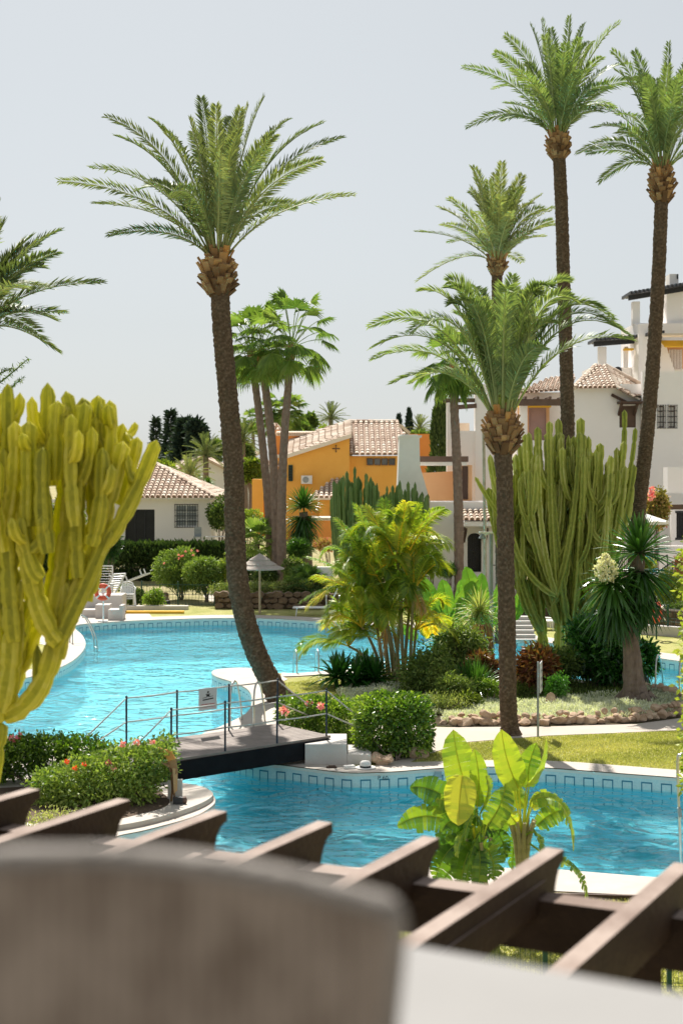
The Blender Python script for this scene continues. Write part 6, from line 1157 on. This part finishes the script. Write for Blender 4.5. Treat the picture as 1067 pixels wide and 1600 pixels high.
# tree behind the left cactus (dark, only glimpsed) and araucaria twig at the edge
ft('green_tree', 'dark tree glimpsed between the arms of the yellow cactus', 90, 860, 70, 90, 72, 4200, .3, 'oak', tint=.25)
Yn = 30; r = thing('araucaria_branch', 'thin conifer branch curling in at the left edge under the palm', 'tree', loc=(X(-60, Yn), Yn, 0)); mb = MB(); mb.tube([(X(-60, Yn), Yn, 0), A(-60, 640, Yn)], [.2, .1], 8); part(mb, 'trunk', M['bark'], r); mb = MB()
for pts in ([(-60,640),(-10,610),(45,560)], [(-60,660),(0,622),(34,592)], [(-60,600),(-10,590),(20,575)]):
    p = bez(*[A(a, c, Yn) for a, c in pts], 30); mb.tube(p, np.linspace(.03, .01, 30), 5); mb.kites(np.repeat(p, 6, 0), rng.normal(size=(180, 3)), .12, .02, rng.random(180))
part(mb, 'crown', M['oak'], r)
# stone retaining wall with planting
def rwall(label, pts, h, D=.6, label2=None):
    r = thing('retaining_wall', label, 'wall', loc=tuple(P(*pts[0]))); mb = MB(); q = [P(*p) for p in pts]
    for a, b_ in zip(q[:-1], q[1:]): mb.bar(a+np.array([0, D/2, h/2]), b_+np.array([0, D/2, h/2]), D, h)
    part(mb, 'wall', M['soil'], r)
    k = 0; mb = MB()
    L = np.array(q); d = np.concatenate([[0], np.cumsum(np.linalg.norm(np.diff(L, axis=0), axis=1))]); row = 0
    for z in np.arange(.12, h, .24):
        s_ = U(0, .2)
        while s_ < d[-1]:
            c = np.array([np.interp(s_, d, L[:, i]) for i in range(3)]); w_ = U(.11, .26); v = nrm(rng.normal(size=(12, 3)))
            th = np.linspace(0, 2*pi, 8)[:-1]; rr = w_*rng.uniform(.8, 1.1, 7); V = [c+[cos(t)*x_*.95, -.10-U(0, .04), z+U(-.03, .03)+sin(t)*x_*.58] for t, x_ in zip(th, rr)]; V2 = [c+[cos(t)*x_*1.1, .05, z+sin(t)*x_*.75] for t, x_ in zip(th, rr)]
            mb.add(V+V2, [(i, (i+1) % 7, 7+(i+1) % 7, 7+i) for i in range(7)]); mb.add(V, [tuple(range(7))[::-1]]); s_ += w_*1.9
    part(mb, 'facing_stones', M['stoned'], r)
rwall('low brown stone retaining wall behind the straw parasol', [(338,951),(400,952),(470,952),(560,952)], .62)
bush('wall_top_plants', 'dry grey-green plants spilling over the stone retaining wall', 'plants', [(X(px, 59.6), 59.8, .75, .55, .5, .28) for px in range(345, 560, 8)], 11000, .13, .035, 'spik', base=(X(450, 59.5), 59.8, .5), tint=.25, shell=.4)
rwall('low stone wall behind the pool to the right of the front palm trunk', [(820,966),(860,972),(920,978)], .9)
rwall('pale stone wall under the yellow-green shrub at the right edge', [(975,982),(1030,986),(1150,996)], .75)
mb = MB(); a, b_ = P(800, 975), P(1160, 1003); mb.bar(a+np.array([0, 0, .17]), b_+np.array([0, 0, .17]), .3, .34); tag(mb.build('kerb_wall', M['white']), 'low white kerb wall along the path behind the right arm of the pool', 'kerb')
q = A(518, 905, 60); mb = MB(); mb.box(X(492, 60), X(520, 60), 60, 60.3, .5, Z(886, 60)); tag(mb.build('white_wall_block', M['white2']), 'short white wall block half hidden by the areca palms', 'wall')
stones([(250,938),(262,939)], 3, 'boulders in the sandy yard', 'brown boulder lying behind the green wire fence', z=.15, sc=(1.8, 2.4), Yoff=.5)
# wire fence behind the main pool
def wire_fence(label, q0, q1, h, nposts, cell=.10, dia=.006, z=0., postw=.05, hb=None):
    q0, q1 = np.array(q0, float), np.array(q1, float); r = thing('wire_fence', label, 'fence', loc=tuple(q0)); d = nrm(q1-q0); L = np.linalg.norm(q1-q0)
    for i in range(nposts): c = q0+d*L*i/(nposts-1); mb = MB(); mb.bar(c, c+[0, 0, h+.06], postw, postw, up=(0, 1, 0)); mb.box(c[0]-postw*.6, c[0]+postw*.6, c[1]-postw*.6, c[1]+postw*.6, c[2]+h+.061, c[2]+h+.09); part(mb, 'post', M['green'], r)
    mb = MB()
    for s_ in np.arange(cell/2, L, cell): c = q0+d*s_; mb.tube([c+[0, 0, .03], c+[0, 0, h]], dia/2, 4, False)
    for z in np.arange(.05, h+.01, hb or cell*2): mb.tube([q0+[0, 0, z], q1+[0, 0, z]], dia/2*1.15, 4, False)
    for z in (.08, h*.5, h-.06): mb.tube([q0+[0, .012, z], q1+[0, .012, z]], dia*.9, 4, False)
    part(mb, 'wire_mesh', M['green'], r)
wire_fence('dark green wire fence between the main pool lawn and the oleanders', P(222, 946), P(565, 949), .95, 7, .14, .012)
wire_fence('dark green wire fence behind the right arm of the pool', P(1000, 990), P(1180, 1006), 1.0, 5, .14, .012)
# ------------------------------------------------------------ pool furniture
b = P(406, 959); r = thing('straw_parasol', 'round slatted straw parasol on a wooden pole beyond the main pool', 'parasol', loc=tuple(b)); mb = MB(); mb.tube([b, b+[0, 0, 2.28]], .045, 8); part(mb, 'pole', M['ropeb'], r)
for k, (r0_, r1_, z0, z1) in enumerate(((.0, .42, 2.42, 2.17), (.36, .68, 2.16, 1.98), (.62, .98, 1.965, 1.83))): 
    mb = MB(); n_ = 40; mb.lathe([(r0_+.001, z0), (r1_, z1), (r1_+.005, z1-.045), (r0_*.95, z0-.05)], n_, tuple(b)); part(mb, 'roof_tier', M['straw'], r)
def ladder(label, px, py, rz, h=.9, wd=.55, out=.75, drop=.7, name='pool_ladder', steps=True, z=.012):
    b = P(px, py); r = thing(name, label, 'ladder', loc=(b[0], b[1], z)); mb_ = []
    for s_ in (-1, 1):
        x = s_*wd/2; pts = [(x, 0, 0), (x, 0, h*.55), (x, .08, h*.88), (x, .25, h), (x, .45, h*.92), (x, out*.8, h*.55), (x, out, 0), (x, out+.02, -drop)]; p = crom(pts, 5); c, s__ = cos(rz), sin(rz); q = np.column_stack([b[0]+p[:, 0]*c-p[:, 1]*s__, b[1]+p[:, 0]*s__+p[:, 1]*c, z+p[:, 2]]); mb = MB(); mb.tube(q, .022, 8); part(mb, 'rail', M['steel'], r, True); mb_.append(q[-1])
    if steps:
        for k in range(3): mb = MB(); u = np.array([0, 0, .22*k+.05]); mb.bar(mb_[0]+u, mb_[1]+u, .08, .03); part(mb, 'rung', M['steel'], r)
ladder('steel ladder with two tall hoops on the white deck behind the footbridge', 378, 1136, R(-15)+0, .95, .55, .8)
ladder('thin steel handrail hoops on the far bank in front of the areca palms', 481, 1052, R(10), .62, .62, .7, steps=False)
ladder('steel ladder on the curved white deck at the left side of the main pool', 112, 1004, R(-70), .9, .55, .8)
ladder('steel ladder on the bank of the right arm of the pool', 1042, 1086, R(-25), .95, .6, .9)
ladder('far steel hoop ladder beyond the main pool behind the areca leaves', 520, 966, R(180), .9, .5, .6)
ladder('far thin steel ladder at the back edge of the right pool arm', 948, 1003, R(170), .8, .6, .7)
# single handrail at right of the near pool
b = P(1060, 1215); r = thing('handrail', 'steel handrail rising at the right edge of the near pool', 'handrail', loc=(1.0, 20, 0)); Yr = 20.5; mb = MB(); mb.tube(crom([A(1064, 1362, Yr), A(1061, 1290, Yr), A(1058, 1190, Yr), A(1067, 1176, Yr), A(1110, 1130, Yr), A(1125, 1130, Yr), A(1128, 1365, Yr)], 4), .022, 8); part(mb, 'rail', M['steel'], r, True)
mb = MB(); mb.bar(A(1060, 1262, Yr-.03), A(1062, 1276, Yr-.03), .05, .05); part(mb, 'clamp', M['galv'], r)
# lifebuoys
def buoy(label, c, R_, r_, pole_to, tilt=.1, rz=0):
    r = thing('lifebuoy', label, 'lifebuoy', loc=tuple(c)); mb = MB(); n_ = 28; m_ = 10; V = []; 
    for i in range(n_):
        a = 2*pi*i/n_
        for j in range(m_): b_ = 2*pi*j/m_; x, z, y = (R_+r_*cos(b_))*cos(a), (R_+r_*cos(b_))*sin(a), r_*.75*sin(b_); V.append((c[0]+x*cos(rz), c[1]+y+x*sin(rz), c[2]+z))
    Fq = [(i*m_+j, ((i+1) % n_)*m_+j, ((i+1) % n_)*m_+(j+1) % m_, i*m_+(j+1) % m_) for i in range(n_) for j in range(m_)]; mb.add(V, Fq); part(mb, 'ring', M['red'], r, True)
    mb = MB()
    for a in (pi/4, 3*pi/4, 5*pi/4, 7*pi/4): q = np.array([cos(a), 0, sin(a)]); t_ = np.array([-sin(a), 0, cos(a)]); mb.tube([c+q*R_-t_*.03, c+q*R_+t_*.03], r_*1.08, 12)
    part(mb, 'bands', M['plastic'], r, True); return r
Yb_ = P(160, 972)[1]; c = A(161, 925, Yb_); buoy('red lifebuoy on a white stand by the back edge of the main pool', c, .24, .085, None)
mb = MB(); g_ = np.array([c[0], c[1]+.09, 0]); mb.tube([g_, g_+[0, 0, c[2]+.15]], .028, 8); mb.box(c[0]-.06, c[0]+.06, c[1]+.08, c[1]+.10, c[2]-.1, c[2]+.3); mb.box(c[0]-.18, c[0]+.18, c[1]-.05, c[1]+.2, .012, .05); tag(mb.build('lifebuoy_stand', M['plastic']), 'thin white stand carrying the left red lifebuoy', 'stand')
Yb_ = P(1010, 1000)[1]; c = A(1026, 957, Yb_); buoy('orange-red lifebuoy half hidden by the yucca at the right edge', c, .29, .085, None, rz=.9)
mb = MB(); mb.tube([(c[0], c[1]+.12, 0), (c[0], c[1]+.12, c[2]+.1)], .03, 8); mb.box(c[0]-.04, c[0]+.04, c[1]+.08, c[1]+.11, c[2]-.1, c[2]+.1); tag(mb.build('lifebuoy_post', M['green']), 'dark green post carrying the right lifebuoy', 'post')
# white concrete blocks
b = P(168, 970); mb = MB(); y_ = b[1]; mb.box(X(110, y_), X(177, y_), y_+2.2, y_+3.4, 0, .78); mb.box(X(120, y_), X(150, y_), y_+1.2, y_+2.19, 0, .30); r = thing('concrete_bench', 'long white rendered bench behind the red lifebuoy', 'bench', loc=tuple(b)); part(mb, 'bench', M['white'], r)
b = P(178, 970); y_ = b[1]; mb = MB(); mb.box(X(143, y_), X(165, y_), y_+.9, y_+1.6, 0.01, .52); r = thing('white_block', 'low white block left of the armchair-shaped block', 'block', loc=tuple(b)); part(mb, 'block', M['white'], r)
mb = MB(); mb.box(X(168, y_), X(191, y_), y_+.2, y_+.9, .01, .40); mb.box(X(185.5, y_), X(191, y_), y_+.2, y_+.9, .403, .56); r = thing('white_block', 'white L-shaped block at the pool edge right of the lifebuoy stand', 'block', loc=tuple(b)); part(mb, 'block', M['white'], r)
mb = MB(); a = P(195, 953); mb.box(a[0], a[0]+2.6, a[1], a[1]+.35, .005, .16); tag(mb.build('low_kerb', M['white']), 'low white stone kerb in front of the stacked chairs', 'kerb')
mb = MB(); a = P(192, 960); mb.box(a[0], a[0]+2.4, a[1]+.25, a[1]+.5, .006, .10); tag(mb.build('yellow_hose_channel', M['awn']), 'yellow strip lying along the grass in front of the white kerb', 'strip')
# stacked white plastic chairs
def plastic_chair(loc, rz, label):
    r = thing('plastic_chair', label, 'chair', 'stacked white plastic chairs', loc=loc, rz=rz)
    def lp(mb, nm, sm=False): o = mb.build(nm, M['plastic'], r, sm); return o
    mb = MB(); mb.slab([(-.24, -.22), (.24, -.22), (.21, .22), (-.21, .22)], .40, .425); lp(mb, 'seat')
    mb = MB()
    for i in range(7): x = -.20+.40*i/6; mb.bar((x, .22, .42), (x*1.05, .30, .80+.04*cos(x*6)), .035, .015, up=(0, 1, 0))
    p = crom([(-.24, .26, .70), (-.20, .31, .84), (0, .33, .90), (.20, .31, .84), (.24, .26, .70)], 5); mb.tube(p, .022, 6); lp(mb, 'backrest')
    for s_ in (-1, 1): mb = MB(); p = crom([(s_*.24, .27, .72), (s_*.29, .05, .68), (s_*.29, -.18, .66), (s_*.27, -.26, .60)], 4); mb.tube(p, .024, 6); lp(mb, 'armrest')
    for sx in (-1, 1):
        for sy, zt in ((-1, .60), (1, .42)): mb = MB(); mb.bar((sx*.29, sy*.29, 0), (sx*.25, sy*.24, zt), .05, .035, up=(0, 1, 0)); lp(mb, 'leg')
    return r
b = P(198, 952); ch = plastic_chair((b[0], b[1]+.3, .01), R(12), 'white plastic armchair at the bottom of the stack by the dark bush')
for k, lb in ((1, 'white plastic armchair in the middle of the stack by the dark bush'), (2, 'white plastic armchair on top of the stack by the dark bush')):
    c_ = copy_tree(ch); c_.location = (b[0]+.01*k, b[1]+.3+.02*k, .01+.09*k); c_['label'] = lb
# sun loungers stood on end
def lounger(base, L, wd, lean, label, rz=0, ext=None):
    r = thing('sun_lounger', label, 'sun lounger', 'white sun loungers', loc=tuple(base), rz=rz)
    up = np.array([sin(lean), 0, cos(lean)]); sd_ = np.array([0, 1., 0]) if ext is None else np.array(ext, float); nn = np.cross(up, sd_)
    mb = MB()
    for s_ in (-1, 1): mb.bar(sd_*s_*wd/2, up*L+sd_*s_*wd/2, .05, .07, up=nn)
    mb.bar(sd_*-wd/2, sd_*wd/2, .05, .05, up=nn); mb.bar(up*L-sd_*wd/2, up*L+sd_*wd/2, .05, .05, up=nn); mb.build('frame', M['plastic'], r)
    mb = MB(); k = int(L/.11)
    for i in range(1, k): c = up*L*i/k; mb.bar(c-sd_*wd/2, c+sd_*wd/2, .012, .085, up=nn)
    mb.build('slats', M['plastic'], r)
    for f in (.12, .85):
        for s_ in (-1, 1): mb = MB(); c = up*L*f+sd_*s_*wd*.45; mb.bar(c, c+nn*.28, .05, .05, up=up); mb.build('leg', M['plastic'], r)
    return r
q = A(158, 945, 60.5); q[2] = .02; lounger(q, 1.65, 1.0, 0, 'white slatted sun lounger standing upright behind the red lifebuoy', ext=(1, 0, 0))
q = A(168, 945, 60.0); q[2] = .4; lounger(q, 1.1, .6, .5, 'white sun lounger back leaning to the right beside the upright one', ext=(.7, .7, 0))
q = A(192, 910, 63.5); q[2] = .7; lounger(q, 1.2, .6, 1.2, 'white lounger end sticking out behind the dark rounded bush', ext=(.2, 1, 0))
q = A(143, 935, 60); mb = MB(); mb.tube(crom([q+[-.2, 0, -.3], q+[-.2, 0, 0], q+[.25, 0, 0], q+[.25, 0, -.3]], 4), .03, 6); mb.box(q[0]-.25, q[0]+.3, q[1]+.1, q[1]+.5, 0, q[2]-.3); tag(mb.build('dark_stool', M['iron']), 'dark metal stool behind the white bench at the left', 'stool')
# white lounger beyond the pool near the areca
def flat_lounger(base, label, rz=0, back=.7):
    r = thing('sun_lounger', label, 'sun lounger', 'white sun loungers', loc=tuple(base), rz=rz)
    mb = MB(); 
    for y in (-.3, .3): mb.tube([(-.95, y, .32), (.45, y, .32)], .02, 6); mb.tube([(.45, y, .32), (.8, y, .32+back)], .02, 6)
    mb.tube([(-.95, -.3, .32), (-.95, .3, .32)], .02, 6); mb.tube([(.8, -.3, .32+back), (.8, .3, .32+back)], .02, 6); mb.build('frame', M['plastic'], r)
    mb = MB(); mb.box(-.93, .44, -.29, .29, .325, .335); mb.bar((.45, 0, .335), (.79, 0, .32+back), .58, .01, up=(0, 0, 1)); mb.build('sling', M['canvas'], r)
    for x in (-.8, .4):
        for y in (-.3, .3): mb = MB(); mb.tube([(x, y, .32), (x*1.05, y, 0)], .02, 6); mb.build('leg', M['plastic'], r)
flat_lounger((*P(496, 962)[:2], .01), 'white framed sun lounger on the far lawn left of the areca palms', 0, .75)
flat_lounger((*P(825, 984)[:2], .012), 'green-grey lounger on the path right of the front palm trunk', R(180), .25)
# posts and signs
b = P(767, 1040); Yp = b[1]; r = thing('lamp_post', 'grey steel pool lamp post with a crossbar behind the front palm', 'lamp post', loc=tuple(b)); mb = MB(); mb.tube([b, (b[0], Yp, Z(834, Yp))], .055, 10); part(mb, 'pole', M['galv'], r)
mb = MB(); zt = Z(832, Yp); mb.bar((b[0]-.36, Yp, zt), (b[0]+.36, Yp, zt-.02), .08, .05); mb.bar((b[0]-.2, Yp, zt-.1), (b[0]-.05, Yp, zt), .05, .05); part(mb, 'crossbar', M['plastic'], r)
for sx in (-.26, .24): mb = MB(); mb.lathe([(.03, .03), (.05, -.02), (.11, -.12), (.105, -.14), (0, -.10)], 12, (b[0]+sx, Yp, zt-.04)); part(mb, 'floodlight', M['galv'], r)
b = P(760, 1000); Yp = 50; q = A(758, 900, Yp); mb = MB(); mb.tube([(q[0], Yp, 0), (X(757, Yp), Yp, 4), (X(755, Yp), Yp, Z(668, Yp))], [.07, .06, .05], 8); r = thing('bare_pole', 'thin bare pinkish pole beside the lamp post left of the front palm', 'pole', loc=(q[0], Yp, 0)); part(mb, 'pole', M['ropeb'], r); mb = MB(); mb.lathe([(0, .12), (.07, .08), (.07, 0), (.04, -.04)], 10, (X(755, Yp), Yp, Z(668, Yp))); part(mb, 'pole_cap', M['bark'], r)
b = P(840, 1152); Yp = b[1]; r = thing('sign_post', 'white notice seen edge-on on a dark metal post at the island path', 'sign', loc=tuple(b)); mb = MB(); mb.tube([b, (b[0], Yp, Z(1034, Yp))], .024, 8); part(mb, 'post', M['galv'], r)
mb = MB(); a0 = np.array([b[0]+.03, Yp-.03, 0]); d_ = np.array([.10, .42, 0]); zc0, zc1 = Z(1083, Yp), Z(1036, Yp); mb.add([a0+[0, 0, zc0], a0+d_+[0, 0, zc0], a0+d_+[0, 0, zc1], a0+[0, 0, zc1]]+[v+np.array([.015, -.004, 0]) for v in (a0+[0, 0, zc0], a0+d_+[0, 0, zc0], a0+d_+[0, 0, zc1], a0+[0, 0, zc1])], [(0, 1, 2, 3), (7, 6, 5, 4), (0, 4, 5, 1), (1, 5, 6, 2), (2, 6, 7, 3), (3, 7, 4, 0)]); part(mb, 'notice', M['signw'], r)
mb = MB()
for k in range(3): z = zc0+(zc1-zc0)*(.2+.25*k); mb.bar(a0+d_*.15+[.017, -.006, z], a0+d_*.85+[.017, -.006, z], .004, .05)
part(mb, 'printing', M['galv'], r)
b = P(838, 985); Yp = b[1]; r = thing('short_post', 'thin dark post beside the small lounger right of the front palm', 'post', loc=tuple(b)); mb = MB(); mb.tube([b, (b[0], Yp, Z(928, Yp))], .04, 8); mb.tube([(b[0], Yp, Z(928, Yp)-.02), (b[0], Yp, Z(928, Yp)+.05)], .06, 8); part(mb, 'post', M['iron'], r)
b = P(845, 970)
Yp = 62; r = thing('door_railing', 'thin dark railing in front of the arched door', 'railing', loc=(X(768, Yp), Yp, 0)); mb = MB()
for x in (768, 776): mb.tube([(X(x, Yp), Yp, 0), (X(x, Yp), Yp, Z(883, Yp))], .025, 6)
mb.tube([(X(768, Yp), Yp, Z(883, Yp)), (X(776, Yp), Yp, Z(883, Yp))], .025, 6); part(mb, 'rails', M['iron'], r)
mb = MB(); mb.tube([P(672, 1085), P(665, 1062)+[0, 0, .35]], .012, 6); tag(mb.build('sprinkler_pipe', M['galv']), 'thin sprinkler pipe in the bed right of the areca palms', 'pipe')
mb = MB(); Yp = 47; 
for k in range(6): z = Z(975-k*7.5, Yp); mb.box(X(800, Yp), X(838, Yp), Yp+.3*k, Yp+.3*k+.3, 0, .12+.12*k)
tag(mb.build('white_steps', M['white']), 'white steps behind the front palm trunk', 'steps')
mb = MB(); a = P(262, 944); mb.lathe([(0, .16), (.10, .15), (.13, .02), (.13, 0)], 10, tuple(a)); tag(mb.build('garden_bucket', M['iron']), 'small black bucket behind the green wire fence', 'bucket')
# ------------------------------------------------------------ terrace: pergola, wall, chair, near fence
ztop = H-1.55; pd = nrm(np.array([.485, .875, 0])); pe = np.array([pd[1], -pd[0], 0])
pg = thing('pergola', 'dark timber pergola of parallel rafters on a purlin below the terrace', 'pergola', loc=(0, 4, 0))
tips_ = [(42,1238),(190,1250),(341,1264),(498,1286),(672,1305),(858,1326),(1066,1350)]
T0, T5 = P(190, 1250, ztop), P(1066, 1350, ztop); stepv = (T5-T0)/5
def rafter(tip, L=4.2, wd=.075, h=.2, name='rafter', top=0.):
    prof = [(0, 0), (0, -.045)]+[(-.11*sin(a)-.0, -.045-(h-.045)*(1-cos(a))) for a in np.linspace(.3, pi/2, 6)]+[(-L, -h), (-L, 0)]
    n_ = len(prof); V = [tip+pd*u+pe*s_*wd/2+np.array([0, 0, v+top]) for s_ in (-1, 1) for u, v in prof]
    mb = MB(); mb.add(V, [(i, n_+i, n_+(i+1) % n_, (i+1) % n_) for i in range(n_)]); mb.add(V, [list(range(n_)), list(range(2*n_-1, n_-1, -1))]); return mb
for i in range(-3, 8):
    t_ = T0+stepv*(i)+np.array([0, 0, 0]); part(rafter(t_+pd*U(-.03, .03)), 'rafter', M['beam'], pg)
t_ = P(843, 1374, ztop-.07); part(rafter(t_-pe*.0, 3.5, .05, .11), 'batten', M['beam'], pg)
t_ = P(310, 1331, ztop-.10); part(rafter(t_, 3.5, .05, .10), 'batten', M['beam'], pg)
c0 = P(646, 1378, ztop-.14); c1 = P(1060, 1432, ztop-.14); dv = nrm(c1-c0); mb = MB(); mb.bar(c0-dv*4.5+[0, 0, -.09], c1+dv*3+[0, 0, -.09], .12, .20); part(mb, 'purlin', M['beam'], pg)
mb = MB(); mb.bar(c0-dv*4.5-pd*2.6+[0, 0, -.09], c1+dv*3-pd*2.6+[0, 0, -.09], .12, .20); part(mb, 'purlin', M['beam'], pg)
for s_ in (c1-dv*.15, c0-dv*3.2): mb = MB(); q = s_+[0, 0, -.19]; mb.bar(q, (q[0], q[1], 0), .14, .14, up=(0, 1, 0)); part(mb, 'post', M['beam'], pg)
# terrace wall and slab
w0 = P(640, 1482, 5.0); w1 = P(1290, 1596, 5.0); wd_ = pe
bm = MB(); far0 = w0-pe*5; far1 = w0+pe*4
tr = thing('terrace_wall', 'white rendered terrace wall close to the camera, out of focus', 'wall', loc=(0, 1, 0))
def strip(mb, a, b_, d0, d1, z0, z1): V = [p+(-pd)*d+np.array([0, 0, z-p[2]]) for z in (z0, z1) for (p, d) in ((a, d0), (b_, d0), (b_, d1), (a, d1))]; mb.add(V, [(0, 3, 2, 1), (4, 5, 6, 7), (0, 1, 5, 4), (1, 2, 6, 5), (2, 3, 7, 6), (3, 0, 4, 7)])
strip(bm, far0, far1, 0, .34, 0, 4.975); part(bm, 'wall', M['parapet'], tr); bm = MB(); strip(bm, far0, far1, -.012, .352, 4.977, 5.0); part(bm, 'coping', M['parapet'], tr)
bm = MB(); strip(bm, far0, far1, .353, 6, 4.0, 4.2); tag(bm.build('terrace_floor', M['pav']), kind='structure')
# the chair
def wicker():
    m, N, L, b = mk('woven_textile'); b.inputs['Roughness'].default_value = .75
    tc = N.new('ShaderNodeTexCoord'); mp = N.new('ShaderNodeMapping'); mp.inputs['Scale'].default_value = (1, 1, 1); L.new(tc.outputs['UV'], mp.inputs[0])
    wv = N.new('ShaderNodeTexWave'); wv.inputs['Scale'].default_value = 26; wv.inputs['Distortion'].default_value = 3; wv.inputs['Detail'].default_value = 3; L.new(tc.outputs['Object'], wv.inputs[0])
    mp.inputs['Scale'].default_value = (14, 14, 9); L.new(tc.outputs['Object'], mp.inputs[0]); w2 = N.new('ShaderNodeTexNoise'); w2.inputs['Scale'].default_value = 1.3; w2.inputs['Detail'].default_value = 4; L.new(mp.outputs[0], w2.inputs[0])
    mx = N.new('ShaderNodeMath'); mx.operation = 'MULTIPLY'; mx.inputs[1].default_value = 1.; ms = N.new('ShaderNodeMix'); ms.inputs[0].default_value = .9; L.new(wv.outputs['Fac'], ms.inputs[2]); L.new(w2.outputs[0], ms.inputs[3]); L.new(ms.outputs[0], mx.inputs[0])
    cr = N.new('ShaderNodeValToRGB'); setcr(cr, [(.36, (.12, .092, .07)), (.66, (.24, .20, .165))]); L.new(mx.outputs[0], cr.inputs[0]); L.new(cr.outputs[0], b.inputs['Base Color'])
    bp = N.new('ShaderNodeBump'); bp.inputs['Strength'].default_value = .5; bp.inputs['Distance'].default_value = .004; L.new(mx.outputs[0], bp.inputs['Height']); L.new(bp.outputs[0], b.inputs['Normal']); return m
M['wick'] = wicker(); M['rim'] = pm('lit_woven_edge', (.27, .24, .21), (.20, .175, .15), 30, .7, .3, 90)  # rim paler than the back: light on the top edge put into its colour
Yc = 1.15; zc = 4.2; ch = thing('woven_armchair', 'grey-brown woven chair back close to the camera, out of focus', 'chair', loc=(X(240, Yc), Yc+.3, zc))
top = [(-260,1500),(-225,1425),(-160,1390),(-60,1374),(60,1368),(200,1371),(330,1384),(450,1404),(520,1420),(570,1432),(604,1442),(608,1475)]
ou = crom([A(a, c, Yc) for a, c in top], 5); low_ = [A(605, 1520, Yc), A(590, 1610, Yc), A(570, 1760, Yc), A(575, 1950, Yc), A(-170, 1950, Yc), A(-230, 1700, Yc)]
n_ = 26; L_ = np.array(list(ou)+low_)
# curved shell: depth bows away from the camera towards the middle
def bow(p): u = (p[0]-X(200, Yc))/.24; return np.array([p[0], p[1]+.02*(1-u*u), p[2]])
rows, V, Fc = 15, [], []; bot = np.interp(np.linspace(0, 1, len(ou)), [0, 1], [0, 1])
xl, xr = A(-190, 1700, Yc)[0], A(490, 1760, Yc)[0]
for j in range(rows):
    f = j/(rows-1)
    for i, p in enumerate(ou):
        s_ = i/(len(ou)-1); q = np.array([xl+(xr-xl)*s_, Yc, 4.62]); r_ = p*(1-f)+q*f; V.append(bow(r_))
m_ = len(ou); Fc = [(j*m_+i, j*m_+i+1, (j+1)*m_+i+1, (j+1)*m_+i) for j in range(rows-1) for i in range(m_-1)]
mb = MB(); V = np.array(V); mb.add(np.concatenate([V, V+[0, .035, 0]]), Fc+[tuple(rows*m_+k for k in f[::-1]) for f in Fc]); part(mb, 'backrest', M['wick'], ch, True)
rim_ = np.array([V[j*m_] for j in range(rows-1, 0, -1)]+list(V[:m_])+[V[j*m_+m_-1] for j in range(1, rows)])+[0, .0175, 0]
mb = MB(); mb.tube(rim_, .016, 10); part(mb, 'back_rim', M['rim'], ch, True)
cx_ = (xl+xr)/2; mb = MB(); mb.box(cx_-.24, cx_+.24, Yc+.08, Yc+.52, 4.60, 4.65); part(mb, 'seat', M['wick'], ch)
for sx in (-.22, .22):
    for sy in (.10, .48): mb = MB(); mb.tube([(cx_+sx, Yc+sy, 4.6), (cx_+sx*1.08, Yc+sy, 4.2)], .02, 8); part(mb, 'leg', M['wick'], ch)
# near fence and access cover
wire_fence('dark green wire fence between the pergola and the near pool', P(470, 1536), P(1240, 1552), 1.0, 5, .055, .005, hb=.2)
mb = MB(); a = P(1008, 1522); mb.box(a[0]-.17, a[0]+.14, a[1]-.12, a[1]+.28, .002, .03); tag(mb.build('access_cover', M['signw']), 'pale blue-white access cover in the grass behind the near fence', 'cover')
